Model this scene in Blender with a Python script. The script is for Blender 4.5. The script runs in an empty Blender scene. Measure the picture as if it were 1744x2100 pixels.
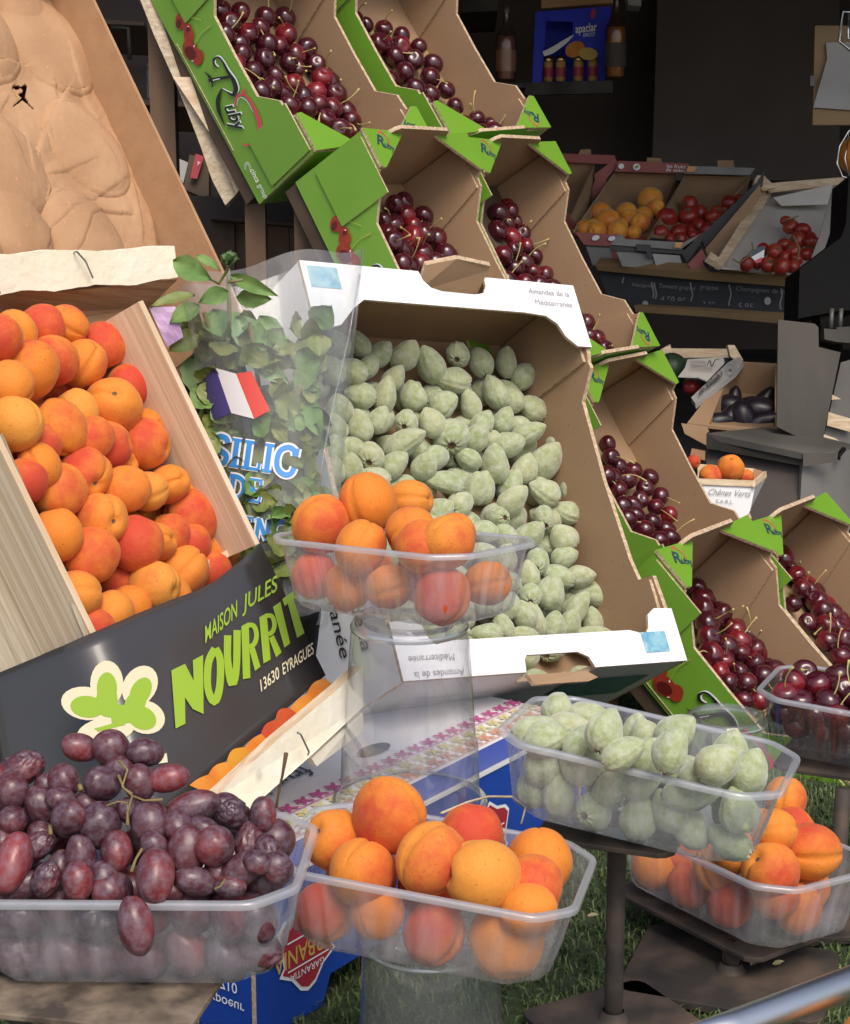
import bpy, bmesh, math, random
from mathutils import Matrix, Vector, noise
random.seed(7)
S = bpy.context.scene
COL = S.collection
R_ = math.radians
# ------------------------------------------------------------------ camera, sky, sun, exposure
CAM_H, PITCH, FOC = 0.645, R_(12), 3600.0          # focal length in units of a 1744 x 2100 frame
cd = bpy.data.cameras.new("camera"); cam = bpy.data.objects.new("camera", cd); COL.objects.link(cam)
cd.sensor_fit = 'VERTICAL'; cd.sensor_height = 24; cd.lens = FOC / 2100 * 24
cd.clip_start = 0.05; cd.clip_end = 300
cam.location = (0, 0, CAM_H); cam.rotation_euler = (R_(90) - PITCH, 0, 0)
S.camera = cam
SUN_EL, SUN_AZ = R_(54), R_(163)                    # azimuth from +Y clockwise: behind the viewer, to the right
w = bpy.data.worlds.new("World"); S.world = w; w.use_nodes = True
nt = w.node_tree; bg = nt.nodes["Background"]
sky = nt.nodes.new("ShaderNodeTexSky"); sky.sky_type = 'NISHITA'; sky.sun_disc = False
sky.sun_elevation = SUN_EL; sky.sun_rotation = SUN_AZ; sky.dust_density = 4.0; sky.ozone_density = 0.6
nt.links.new(sky.outputs[0], bg.inputs[0]); bg.inputs[1].default_value = 0.15
sl = bpy.data.lights.new("sun", 'SUN'); sl.energy = 1.5; sl.angle = R_(28); sl.color = (1.0, 0.94, 0.86)
so = bpy.data.objects.new("sun", sl); COL.objects.link(so)
sd = Vector((math.sin(SUN_AZ) * math.cos(SUN_EL), math.cos(SUN_AZ) * math.cos(SUN_EL), math.sin(SUN_EL)))
so.rotation_euler = sd.to_track_quat('Z', 'Y').to_euler(); so.location = (0, -3, 5)
S.view_settings.view_transform = 'Standard'; S.view_settings.look = 'None'; S.view_settings.gamma = 1
S.view_settings.exposure = 0.28
S.cycles.transparent_max_bounces = 32; S.cycles.max_bounces = 10
S.cycles.use_denoising = True
S.cycles.caustics_reflective = False; S.cycles.caustics_refractive = False

# ------------------------------------------------------------------ geometry of the view: a point at a pixel and a distance
cs, sn = math.cos(PITCH), math.sin(PITCH)
C2W = Matrix(((1, 0, 0, 0), (0, -sn, cs, 0), (0, -cs, -sn, CAM_H), (0, 0, 0, 1)))
CAMP = Vector((0, 0, CAM_H))
def V(px, py, d): return C2W @ Vector(((px - 872) / FOC * d, (py - 1050) / FOC * d, d))
def P2(p):
    c = C2W.inverted() @ p
    return (872 + FOC * c.x / c.z, 1050 + FOC * c.y / c.z, c.z)
def frame(x, y, z, t):                               # camera-space axes and origin -> world matrix
    x, y, z = Vector(x).normalized(), Vector(y), Vector(z)
    y = (y - x * y.dot(x)).normalized(); z = x.cross(y)
    return C2W @ Matrix(((x.x, y.x, z.x, t[0]), (x.y, y.y, z.y, t[1]), (x.z, y.z, z.z, t[2]), (0, 0, 0, 1)))
def on_plane(M, px, py, a, b=0.0, c=0.0):            # pixel -> local point on z = a + b*y + c*x
    Mi = M.inverted(); o = Mi @ CAMP; d = (Mi @ V(px, py, 1.0)) - o
    t = (a + b * o.y + c * o.x - o.z) / (d.z - b * d.y - c * d.x)
    return o + d * t
def on_axis(M, px, py, k, val):
    Mi = M.inverted(); o = Mi @ CAMP; d = (Mi @ V(px, py, 1.0)) - o
    return o + d * ((val - o[k]) / d[k])
class Flat:                                          # a plane through three (px, py, depth)
    def __init__(s, a, b, c):
        m = Matrix(((1, a[0], a[1]), (1, b[0], b[1]), (1, c[0], c[1])))
        s.k = m.inverted() @ Vector((1 / a[2], 1 / b[2], 1 / c[2]))
        n = (V(*b) - V(*a)).cross(V(*c) - V(*a)).normalized()
        s.n = n if n.dot(CAMP - V(*a)) > 0 else -n
    def d(s, px, py): return 1 / (s.k[0] + s.k[1] * px + s.k[2] * py)
    def __call__(s, px, py, off=0.0): return V(px, py, s.d(px, py)) + s.n * off

# ------------------------------------------------------------------ materials
MATS = {}
def principled(name):
    m = bpy.data.materials.new(name); m.use_nodes = True
    t = m.node_tree; return m, t, t.nodes["Principled BSDF"]
def lnk(t, a, b): t.links.new(a, b)
def mat(name, col, col2=None, scale=20, rough=0.6, bump=0.0, bscale=60, stretch=(1, 1, 1), detail=4, lo=.35, hi=.65,
        metal=0, coat=0, sheen=0, spec=.5, sss=0, dist=0.0, spots=None):
    m, t, b = principled(name); N = t.nodes
    tc = N.new("ShaderNodeTexCoord"); mp = N.new("ShaderNodeMapping"); mp.inputs[3].default_value = stretch
    lnk(t, tc.outputs["Object"], mp.inputs[0])
    b.inputs["Roughness"].default_value = rough; b.inputs["Metallic"].default_value = metal
    b.inputs["Coat Weight"].default_value = coat; b.inputs["Coat Roughness"].default_value = .15
    b.inputs["Sheen Weight"].default_value = sheen; b.inputs["Specular IOR Level"].default_value = spec
    b.inputs["Base Color"].default_value = (*col, 1)
    if sss: b.inputs["Subsurface Weight"].default_value = sss; b.inputs["Subsurface Scale"].default_value = .004
    if col2:
        n = N.new("ShaderNodeTexNoise"); n.inputs["Scale"].default_value = scale; n.inputs["Detail"].default_value = detail
        n.inputs["Distortion"].default_value = dist
        lnk(t, mp.outputs[0], n.inputs["Vector"])
        r = N.new("ShaderNodeValToRGB"); r.color_ramp.elements[0].position = lo; r.color_ramp.elements[1].position = hi
        r.color_ramp.elements[0].color = (*col, 1); r.color_ramp.elements[1].color = (*col2, 1)
        lnk(t, n.outputs[0], r.inputs[0]); out = r.outputs[0]
        if spots:
            n2 = N.new("ShaderNodeTexNoise"); n2.inputs["Scale"].default_value = spots[0]; n2.inputs["Detail"].default_value = 2
            lnk(t, mp.outputs[0], n2.inputs["Vector"])
            r2 = N.new("ShaderNodeValToRGB"); r2.color_ramp.elements[0].position = spots[1]; r2.color_ramp.elements[1].position = spots[1] + .06
            lnk(t, n2.outputs[0], r2.inputs[0])
            mx = N.new("ShaderNodeMix"); mx.data_type = 'RGBA'; mx.inputs[7].default_value = (*spots[2], 1)
            lnk(t, r2.outputs[0], mx.inputs[0]); lnk(t, out, mx.inputs[6]); out = mx.outputs[2]
        lnk(t, out, b.inputs["Base Color"])
    if bump:
        n = N.new("ShaderNodeTexNoise"); n.inputs["Scale"].default_value = bscale; n.inputs["Detail"].default_value = 4
        lnk(t, mp.outputs[0], n.inputs["Vector"])
        bp = N.new("ShaderNodeBump"); bp.inputs["Strength"].default_value = bump; bp.inputs["Distance"].default_value = .002
        lnk(t, n.outputs[0], bp.inputs["Height"]); lnk(t, bp.outputs[0], b.inputs["Normal"])
    MATS[name] = m; return m
def thin(name, tint=(.93, .95, .97), haze=.12, gloss=.10, hazecol=(.85, .88, .93), rough=.08, edge=.55, noisy=0):
    """thin clear plastic: light passes through, a little is scattered by the film, grazing angles mirror"""
    m = bpy.data.materials.new(name); m.use_nodes = True; t = m.node_tree; N = t.nodes; N.clear()
    o = N.new("ShaderNodeOutputMaterial"); tr = N.new("ShaderNodeBsdfTransparent"); tr.inputs[0].default_value = (*tint, 1)
    df = N.new("ShaderNodeBsdfDiffuse"); df.inputs[0].default_value = (*hazecol, 1)
    tl = N.new("ShaderNodeBsdfTranslucent"); tl.inputs[0].default_value = (*hazecol, 1)
    ad = N.new("ShaderNodeMixShader"); ad.inputs[0].default_value = .4; lnk(t, df.outputs[0], ad.inputs[1]); lnk(t, tl.outputs[0], ad.inputs[2])
    m1 = N.new("ShaderNodeMixShader"); m1.inputs[0].default_value = haze
    lnk(t, tr.outputs[0], m1.inputs[1]); lnk(t, ad.outputs[0], m1.inputs[2])
    if noisy:
        tc = N.new("ShaderNodeTexCoord"); mp = N.new("ShaderNodeMapping"); mp.inputs[3].default_value = (1, 1, .12); lnk(t, tc.outputs["Object"], mp.inputs[0])
        nz = N.new("ShaderNodeTexNoise"); nz.inputs["Scale"].default_value = 70; nz.inputs["Detail"].default_value = 3; lnk(t, mp.outputs[0], nz.inputs["Vector"])
        mr = N.new("ShaderNodeMapRange"); mr.inputs[1].default_value = .3; mr.inputs[2].default_value = .75
        mr.inputs[3].default_value = haze * .55; mr.inputs[4].default_value = haze * 1.7
        lnk(t, nz.outputs[0], mr.inputs[0]); lnk(t, mr.outputs[0], m1.inputs[0])
    gl = N.new("ShaderNodeBsdfGlossy"); gl.inputs["Roughness"].default_value = rough
    lw = N.new("ShaderNodeLayerWeight"); lw.inputs[0].default_value = .35
    mr2 = N.new("ShaderNodeMapRange"); mr2.inputs[3].default_value = gloss * .5; mr2.inputs[4].default_value = edge
    lnk(t, lw.outputs["Facing"], mr2.inputs[0])
    pw = N.new("ShaderNodeMath"); pw.operation = 'POWER'; pw.inputs[1].default_value = 1.6
    lnk(t, mr2.outputs[0], pw.inputs[0])
    ad2 = N.new("ShaderNodeMath"); ad2.operation = 'ADD'; ad2.inputs[1].default_value = gloss * .4; lnk(t, pw.outputs[0], ad2.inputs[0])
    m2 = N.new("ShaderNodeMixShader"); lnk(t, ad2.outputs[0], m2.inputs[0]); lnk(t, m1.outputs[0], m2.inputs[1]); lnk(t, gl.outputs[0], m2.inputs[2])
    lnk(t, m2.outputs[0], o.inputs[0]); MATS[name] = m; return m

def fruit_mat(name, base, yellow, red, rough, coat=0, sheen=0, speck=.25, bloom=None, bumpy=0.0, sss=.0, spec=.5):
    """skin whose blush is set per fruit by the object's colour: R = how much blush, G = how much yellow, B = where it sits"""
    m, t, b = principled(name); N = t.nodes
    tc = N.new("ShaderNodeTexCoord"); oi = N.new("ShaderNodeObjectInfo"); sp = N.new("ShaderNodeSeparateColor")
    lnk(t, oi.outputs["Color"], sp.inputs[0])
    ad = N.new("ShaderNodeVectorMath"); ad.operation = 'MULTIPLY_ADD'; lnk(t, tc.outputs["Object"], ad.inputs[0]); ad.inputs[1].default_value = (1, 1, 1)
    cx = N.new("ShaderNodeCombineXYZ"); mu = N.new("ShaderNodeMath"); mu.operation = 'MULTIPLY'; mu.inputs[1].default_value = 37.0
    lnk(t, oi.outputs["Random"], mu.inputs[0]); lnk(t, mu.outputs[0], cx.inputs[0]); lnk(t, mu.outputs[0], cx.inputs[2]); lnk(t, cx.outputs[0], ad.inputs[2])
    n1 = N.new("ShaderNodeTexNoise"); n1.inputs["Scale"].default_value = 1.6; n1.inputs["Detail"].default_value = 8; n1.inputs["Roughness"].default_value = .62; lnk(t, ad.outputs[0], n1.inputs["Vector"])
    sx = N.new("ShaderNodeSeparateXYZ"); lnk(t, tc.outputs["Object"], sx.inputs[0])
    g = N.new("ShaderNodeMath"); g.operation = 'MULTIPLY_ADD'; lnk(t, sx.outputs[1], g.inputs[0]); g.inputs[1].default_value = .42
    lnk(t, n1.outputs[0], g.inputs[2])                                         # .5 +- .42 across the fruit, roughened
    s2 = N.new("ShaderNodeMath"); s2.operation = 'ADD'; lnk(t, g.outputs[0], s2.inputs[0]); lnk(t, sp.outputs[0], s2.inputs[1])
    mr = N.new("ShaderNodeMapRange"); mr.interpolation_type = 'SMOOTHSTEP'; mr.inputs[1].default_value = .76; mr.inputs[2].default_value = 1.50
    lnk(t, s2.outputs[0], mr.inputs[0])
    m0 = N.new("ShaderNodeMix"); m0.data_type = 'RGBA'; m0.inputs[6].default_value = (*base, 1); m0.inputs[7].default_value = (*yellow, 1); lnk(t, sp.outputs[1], m0.inputs[0])
    m1 = N.new("ShaderNodeMix"); m1.data_type = 'RGBA'; m1.inputs[7].default_value = (*red, 1); lnk(t, mr.outputs[0], m1.inputs[0]); lnk(t, m0.outputs[2], m1.inputs[6])
    out = m1.outputs[2]
    if speck:
        n2 = N.new("ShaderNodeTexNoise"); n2.inputs["Scale"].default_value = 14; n2.inputs["Detail"].default_value = 5; lnk(t, ad.outputs[0], n2.inputs["Vector"])
        r2 = N.new("ShaderNodeMapRange"); r2.inputs[1].default_value = .35; r2.inputs[2].default_value = .75; r2.inputs[4].default_value = speck; lnk(t, n2.outputs[0], r2.inputs[0])
        hs = N.new("ShaderNodeMix"); hs.data_type = 'RGBA'; hs.blend_type = 'MULTIPLY'; hs.inputs[7].default_value = (.85, .62, .45, 1)
        lnk(t, r2.outputs[0], hs.inputs[0]); lnk(t, out, hs.inputs[6]); out = hs.outputs[2]
        n4 = N.new("ShaderNodeTexNoise"); n4.inputs["Scale"].default_value = 10.5; n4.inputs["Detail"].default_value = 1; lnk(t, ad.outputs[0], n4.inputs["Vector"])
        r4 = N.new("ShaderNodeMapRange"); r4.inputs[1].default_value = .69; r4.inputs[2].default_value = .75; r4.inputs[4].default_value = .55; lnk(t, n4.outputs[0], r4.inputs[0])
        h4 = N.new("ShaderNodeMix"); h4.data_type = 'RGBA'; h4.blend_type = 'MULTIPLY'; h4.inputs[7].default_value = (.5, .25, .15, 1)
        lnk(t, r4.outputs[0], h4.inputs[0]); lnk(t, out, h4.inputs[6]); out = h4.outputs[2]
    b.inputs["Roughness"].default_value = rough
    if bloom:
        n3 = N.new("ShaderNodeTexNoise"); n3.inputs["Scale"].default_value = 2.6; n3.inputs["Detail"].default_value = 7; n3.inputs["Roughness"].default_value = .65; lnk(t, ad.outputs[0], n3.inputs["Vector"])
        r3 = N.new("ShaderNodeMapRange"); r3.inputs[1].default_value = bloom[3]; r3.inputs[2].default_value = bloom[4]; r3.inputs[4].default_value = bloom[5]; lnk(t, n3.outputs[0], r3.inputs[0])
        mb = N.new("ShaderNodeMix"); mb.data_type = 'RGBA'; mb.inputs[7].default_value = (*bloom[:3], 1); lnk(t, r3.outputs[0], mb.inputs[0]); lnk(t, out, mb.inputs[6]); out = mb.outputs[2]
        rr = N.new("ShaderNodeMapRange"); rr.inputs[3].default_value = rough; rr.inputs[4].default_value = min(.9, rough + .5); lnk(t, r3.outputs[0], rr.inputs[0]); lnk(t, rr.outputs[0], b.inputs["Roughness"])
    lnk(t, out, b.inputs["Base Color"])
    b.inputs["Coat Weight"].default_value = coat; b.inputs["Coat Roughness"].default_value = .12
    b.inputs["Sheen Weight"].default_value = sheen; b.inputs["Sheen Roughness"].default_value = .5; b.inputs["Specular IOR Level"].default_value = spec
    if sss: b.inputs["Subsurface Weight"].default_value = sss; b.inputs["Subsurface Scale"].default_value = .15; b.inputs["Subsurface Radius"].default_value = (1, .4, .2)
    if bumpy:
        n5 = N.new("ShaderNodeTexNoise"); n5.inputs["Scale"].default_value = 3.5; n5.inputs["Detail"].default_value = 6; lnk(t, ad.outputs[0], n5.inputs["Vector"])
        bp = N.new("ShaderNodeBump"); bp.inputs["Strength"].default_value = bumpy; bp.inputs["Distance"].default_value = .1
        lnk(t, n5.outputs[0], bp.inputs["Height"]); lnk(t, bp.outputs[0], b.inputs["Normal"])
    MATS[name] = m; return m

fruit_mat("apricot_skin", (.70, .215, .024), (.71, .31, .05), (.54, .062, .028), .70, sheen=.08, speck=.4, spec=.3, bumpy=.05)
fruit_mat("almond_skin", (.27, .33, .13), (.38, .40, .19), (.22, .28, .10), .92, sheen=.5, speck=.22, bloom=(.53, .56, .44, .32, .72, .85), bumpy=.14, spec=.15)
fruit_mat("cherry_skin", (.062, .006, .013), (.034, .005, .012), (.19, .011, .018), .20, coat=.45, speck=.2, bumpy=.02)
fruit_mat("grape_skin", (.10, .021, .028), (.045, .016, .026), (.24, .034, .034), .32, coat=.15, speck=.3, bloom=(.23, .185, .23, .42, .72, .55), bumpy=.05)
fruit_mat("peach_skin", (.85, .33, .02), (.85, .42, .04), (.60, .10, .02), .5, sheen=.3)
fruit_mat("tomato_skin", (.34, .026, .022), (.40, .06, .03), (.22, .010, .014), .35, coat=.2)
mat("eggplant_skin", (.010, .007, .013), (.016, .011, .018), 8, .4)
mat("crate_part_green", (.012, .03, .016), (.02, .045, .02), 20, .5)
mat("cherry_stem_green", (.50, .46, .17), (.42, .30, .11), 60, .55)
mat("stem_brown", (.10, .055, .03), (.17, .10, .05), 80, .8)
mat("stem_pale", (.16, .12, .045), (.24, .17, .07), 60, .7)
mat("vine_green", (.13, .16, .05), (.25, .20, .09), 60, .7)
mat("cardboard_brown", (.33, .208, .117), (.36, .232, .134), 22, .88, .10, 260, (1, 1, 1), detail=9, lo=.25, hi=.75, spots=(190, .68, (.27, .17, .095)))
mat("cardboard_edge", (.40, .28, .17), (.62, .48, .33), 260, .9, .5, 300)
mat("print_green", (.15, .32, .028), (.17, .35, .036), 9, .34, .07, 160, (.3, 1, 1), coat=.15)
mat("print_red", (.27, .025, .012), (.36, .05, .02), 70, .4)
mat("print_dark", (.012, .014, .012), rough=.4)
mat("print_navy", (.03, .06, .10), rough=.4)
mat("print_pink", (.66, .06, .11), rough=.4)
mat("print_white", (.86, .87, .88), rough=.45)
mat("print_grey", (.30, .30, .31), rough=.6)
mat("print_stem", (.30, .42, .06), rough=.4)
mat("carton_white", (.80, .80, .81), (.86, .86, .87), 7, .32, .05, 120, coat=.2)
mat("carton_label_art", (.10, .34, .50), (.35, .56, .62), 60, .4, dist=1.5)
mat("carton_art_dark", (.03, .12, .13), (.08, .20, .20), 90, .4, dist=2)
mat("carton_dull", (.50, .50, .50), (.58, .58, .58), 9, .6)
mat("wood_pale", (.58, .42, .26), (.76, .62, .45), 26, .75, .35, 40, (1.2, .10, 6), detail=7, dist=.6)
mat("wood_veneer", (.34, .25, .15), (.60, .51, .38), 34, .75, .5, 110, (1.4, .085, 2.4), detail=10, dist=2.4, lo=.25, hi=.7)
mat("wood_white", (.86, .79, .60), (.90, .86, .72), 12, .85, .6, 90, (1, 1, 1), detail=7, spots=(16, .66, (.30, .28, .27)))
mat("wood_warm", (.42, .20, .09), (.60, .35, .18), 26, .7, .4, 45, (.25, 1, 5), detail=7, dist=.8)
mat("hardboard", (.38, .215, .11), (.43, .255, .135), 40, .8, .15, 200, detail=8)
mat("pulp_paper", (.38, .212, .108), (.47, .28, .152), 14, .85, .25, 160, detail=9, spots=(210, .68, (.55, .27, .15)))
mat("wood_dark", (.06, .034, .02), (.21, .12, .065), 9, .6, .4, 40, (1, 6, .10), detail=7, dist=.7)
mat("wood_shelf", (.05, .032, .02), (.10, .065, .04), 10, .7, .3, 40, (.3, 1, 1), detail=6)
mat("wood_batten", (.24, .155, .075), (.32, .21, .10), 12, .65, .2, 60, (.15, 1, 1))
mat("staple_metal", (.35, .35, .36), rough=.35, metal=1)
mat("apron_black", (.040, .037, .036), (.048, .045, .044), 4, .30, .05, 25, coat=.5)
mat("apron_green", (.46, .62, .06), rough=.3)
mat("apron_lime", (.27, .42, .035), rough=.3)
mat("apron_cream", (.66, .60, .40), rough=.35)
mat("apron_fruit_orange", (.60, .18, .02), (.68, .28, .04), 40, .3)
mat("apron_fruit_gold", (.62, .30, .03), (.55, .22, .02), 40, .3)
mat("apron_fruit_red", (.40, .04, .02), (.55, .10, .03), 40, .3)
thin("punnet_film", haze=.24, gloss=.07, hazecol=(.80, .82, .88), noisy=1, edge=.42)
thin("punnet_rim", haze=.40, gloss=.16, hazecol=(.86, .90, .97), rough=.28, edge=.5)
thin("punnet_dark_film", tint=(.72, .72, .72), haze=.05, gloss=.12, noisy=1)
thin("cup_film", tint=(.985, .985, .99), haze=.10, gloss=.13, edge=.8, hazecol=(.92, .93, .95))
thin("cup_rim", tint=(.88, .9, .92), haze=.48, gloss=.40, edge=.9, hazecol=(.93, .95, .97))
thin("sleeve_film", tint=(.97, .98, .97), haze=.12, gloss=.07, edge=.45, noisy=1)
thin("glass_clear", tint=(.80, .72, .62), haze=.0, gloss=.12)
thin("glass_rose", tint=(.85, .7, .65), haze=.03, gloss=.10, edge=.35)
thin("glass_amber", tint=(.75, .55, .35), haze=.03, gloss=.10, edge=.35)
mat("bag_blue", (.04, .24, .62), (.05, .30, .70), 10, .4)
mat("bag_white", (.78, .79, .82), rough=.45)
mat("flag_blue", (.055, .045, .17), rough=.45)
mat("flag_white", (.62, .60, .60), rough=.45)
mat("flag_red", (.60, .055, .035), rough=.45)
mat("bag_lilac", (.45, .24, .50), (.62, .45, .66), 30, .45)
mat("basil_leaf", (.11, .21, .055), (.19, .30, .09), 55, .55, .5, 90, spec=.3)
mat("basil_dark", (.12, .17, .035), (.24, .26, .07), 45, .5, .5, 90)
mat("basil_pale", (.20, .32, .14), (.26, .37, .17), 45, .42, .4, 90)
mat("blue_carton", (.012, .055, .34), (.016, .07, .40), 6, .3, .06, 90, coat=.25)
mat("badge_red", (.38, .03, .05), rough=.4)
mat("badge_gold", (.62, .40, .10), rough=.4)
mat("strip_magenta", (.55, .10, .30), rough=.5)
mat("strip_yellow", (.66, .60, .26), rough=.5)
mat("strip_orange", (.70, .34, .20), rough=.5)
mat("iron_rust", (.036, .030, .026), (.115, .08, .058), 26, .75, .6, 70, detail=9, lo=.42, hi=.72, metal=.2)
mat("stone_plate", (.06, .045, .034), (.24, .185, .13), 38, .75, .5, 90, detail=9, lo=.38, hi=.66, spots=(60, .66, (.05, .04, .035)))
mat("chrome_rail", (.62, .62, .63), rough=.36, metal=1)
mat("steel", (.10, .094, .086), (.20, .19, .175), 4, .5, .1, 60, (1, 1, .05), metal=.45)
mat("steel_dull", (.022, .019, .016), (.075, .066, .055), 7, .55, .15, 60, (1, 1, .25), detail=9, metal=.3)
mat("black_plastic", (.006, .006, .006), rough=.7, spec=.15)
mat("slate", (.018, .02, .024), (.03, .032, .036), 14, .7)
mat("chalk", (.24, .23, .23), rough=.9)
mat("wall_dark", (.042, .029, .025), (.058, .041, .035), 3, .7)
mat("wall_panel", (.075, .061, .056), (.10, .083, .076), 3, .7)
mat("crate_red", (.30, .07, .06), (.36, .10, .09), 20, .6)
mat("crate_black", (.02, .022, .024), (.035, .036, .04), 20, .55)
mat("crate_grey", (.20, .20, .19), (.26, .26, .25), 20, .6)
mat("gift_blue", (.025, .045, .62), rough=.35, coat=.2)
mat("gold_lid", (.60, .44, .16), rough=.3, metal=1)
mat("honey_amber", (.50, .27, .06), (.6, .36, .1), 40, .25, coat=.3)
mat("label_red", (.42, .04, .06), rough=.5)
mat("yellow_card", (.42, .27, .02), rough=.6)
mat("foam_white", (.50, .48, .44), (.58, .56, .52), 18, .6)
mat("paper_grey", (.36, .35, .34), (.43, .42, .41), 10, .8)
mat("wire_metal", (.6, .6, .6), rough=.25, metal=1)
mat("turf_base", (.028, .042, .016), (.042, .060, .022), 60, .95)
mat("shop_floor", (.03, .026, .024), (.05, .044, .04), 9, .8)
mat("print_red_dark", (.10, .008, .008), rough=.4)
mat("rose_drink", (.34, .15, .10), (.40, .20, .13), 20, .3, coat=.5)
mat("pavement", (.34, .32, .29), (.42, .40, .36), 9, .9, .2, 80)
mat("dry_leaf", (.35, .33, .17), (.42, .36, .2), 80, .7)

# ------------------------------------------------------------------ mesh helpers
PARTS = {}
class MB:
    def __init__(s): s.v, s.f, s.m, s.mats = [], [], [], []
    def mi(s, name):
        if name not in s.mats: s.mats.append(name)
        return s.mats.index(name)
    def add(s, verts, faces, m):
        k = len(s.v); s.v += [Vector(p) for p in verts]; i = s.mi(m) if isinstance(m, str) else None
        for n, f in enumerate(faces):
            s.f.append([k + a for a in f]); s.m.append(i if i is not None else s.mi(m[n]))
    def box(s, a, b, m):
        x0, y0, z0 = a; x1, y1, z1 = b
        s.add([(x0, y0, z0), (x1, y0, z0), (x1, y1, z0), (x0, y1, z0), (x0, y0, z1), (x1, y0, z1), (x1, y1, z1), (x0, y1, z1)],
              [(3, 2, 1, 0), (4, 5, 6, 7), (0, 1, 5, 4), (1, 2, 6, 5), (2, 3, 7, 6), (3, 0, 4, 7)], m)
    def prism(s, poly, vec, ma, mb=None, me=None):            # polygon of 3D points pushed along vec; ma = far side, mb = near side
        n = len(poly); vec = Vector(vec); P = [Vector(p) for p in poly]; Q = [p + vec for p in P]
        s.add(P + Q, [list(range(n))[::-1], list(range(n, 2 * n))] + [(i, (i + 1) % n, n + (i + 1) % n, n + i) for i in range(n)],
              [mb or ma, ma] + [me or ma] * n)
    def tube(s, pts, r, m, n=8, cap=True):
        pts = [Vector(p) for p in pts]; r = r if isinstance(r, (list, tuple)) else [r] * len(pts)
        ring = []; up = Vector((.3, .5, .81))
        for i, p in enumerate(pts):
            t = (pts[min(i + 1, len(pts) - 1)] - pts[max(i - 1, 0)]).normalized()
            a = t.cross(up);  a = a.normalized() if a.length > 1e-4 else t.orthogonal().normalized()
            b = t.cross(a); up = b.cross(t) if False else up
            ring.append([p + (a * math.cos(2 * math.pi * k / n) + b * math.sin(2 * math.pi * k / n)) * r[i] for k in range(n)])
        vs = [q for rr in ring for q in rr]; fs = []
        for i in range(len(pts) - 1):
            for k in range(n): fs.append((i * n + k, i * n + (k + 1) % n, (i + 1) * n + (k + 1) % n, (i + 1) * n + k))
        if cap: fs += [list(range(n))[::-1], list(range((len(pts) - 1) * n, len(pts) * n))]
        s.add(vs, fs, m)
    def lathe(s, prof, m, n=40, closed_top=False, center=(0, 0, 0), close_bottom=False):
        c = Vector(center); vs = []; fs = []
        for r, z in prof:
            vs += [c + Vector((r * math.cos(2 * math.pi * k / n), r * math.sin(2 * math.pi * k / n), z)) for k in range(n)]
        for i in range(len(prof) - 1):
            for k in range(n): fs.append((i * n + k, i * n + (k + 1) % n, (i + 1) * n + (k + 1) % n, (i + 1) * n + k))
        if closed_top: fs.append(list(range((len(prof) - 1) * n, len(prof) * n)))
        if close_bottom: fs.append(list(range(n))[::-1])
        s.add(vs, fs, m)
    def mesh(s, name, smooth=False):
        me = bpy.data.meshes.new(name); me.from_pydata(s.v, [], s.f)
        for m in s.mats: me.materials.append(MATS[m])
        me.polygons.foreach_set("material_index", s.m)
        if smooth: me.polygons.foreach_set("use_smooth", [True] * len(s.f))
        me.update(); return me
    def build(s, name, parent=None, smooth=False, bevel=0, M=None, angle=None):
        o = bpy.data.objects.new(name, s.mesh(name, smooth)); COL.objects.link(o)
        if parent is not None: o.parent = parent; PARTS.setdefault((parent.name, name), o)
        if M is not None: o.matrix_world = M
        if bevel:
            b = o.modifiers.new("bevel", 'BEVEL'); b.width = bevel; b.segments = 2; b.limit_method = 'ANGLE'; b.angle_limit = R_(50)
        return o
def tag(o, label, cat, group=None, kind=None):
    if label: o["label"] = label
    if cat: o["category"] = cat
    if group: o["group"] = group
    if kind: o["kind"] = kind
    return o
MW = {}
def empty(name, M, label, cat, group=None):
    o = bpy.data.objects.new(name, None); COL.objects.link(o); o.empty_display_size = .02
    o.matrix_world = M; MW[o.name] = M.copy(); return tag(o, label, cat, group)
def at(p): return Matrix.Translation(p)
def wpart(name, root, mb, smooth=False, bevel=0):              # mesh given in world points -> part of root
    Mi = MW[root.name].inverted(); mb.v = [Mi @ p for p in mb.v]
    o = mb.build(name, root, smooth, bevel); PARTS[(root.name, name)] = o; return o
def slab(mb, pts, thick, m, mb_=None, me=None):                 # a board whose front face passes through (px,py,depth) points
    P = [V(*p) for p in pts]; n = (P[1] - P[0]).cross(P[2] - P[0]).normalized()
    c = sum(P, Vector()) / len(P)
    if n.dot(CAMP - c) < 0: n = -n; P = P[::-1]
    mb.prism([p - n * thick for p in P], n * thick, m, mb_, me)
def stroke(pts, ws, sub=4):                                     # flat brush stroke -> quads in 2D
    n = len(pts); ws = ws if isinstance(ws, (list, tuple)) else [ws] * n
    P = []; W = []
    def cr(a, b, c, d, t): return .5 * ((2 * b) + (-a + c) * t + (2 * a - 5 * b + 4 * c - d) * t * t + (-a + 3 * b - 3 * c + d) * t ** 3)
    for i in range(n - 1):
        a, b, c, d = pts[max(i - 1, 0)], pts[i], pts[i + 1], pts[min(i + 2, n - 1)]
        for k in range(sub):
            t = k / sub; P.append((cr(a[0], b[0], c[0], d[0], t), cr(a[1], b[1], c[1], d[1], t))); W.append(ws[i] * (1 - t) + ws[i + 1] * t)
    P.append(pts[-1]); W.append(ws[-1]); L = []; R = []
    for i, p in enumerate(P):
        q0, q1 = P[max(i - 1, 0)], P[min(i + 1, len(P) - 1)]
        dx, dy = q1[0] - q0[0], q1[1] - q0[1]; l = math.hypot(dx, dy) or 1
        nx, ny = -dy / l * W[i] / 2, dx / l * W[i] / 2
        L.append((p[0] + nx, p[1] + ny)); R.append((p[0] - nx, p[1] - ny))
    return [[L[i], L[i + 1], R[i + 1], R[i]] for i in range(len(P) - 1)]
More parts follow.
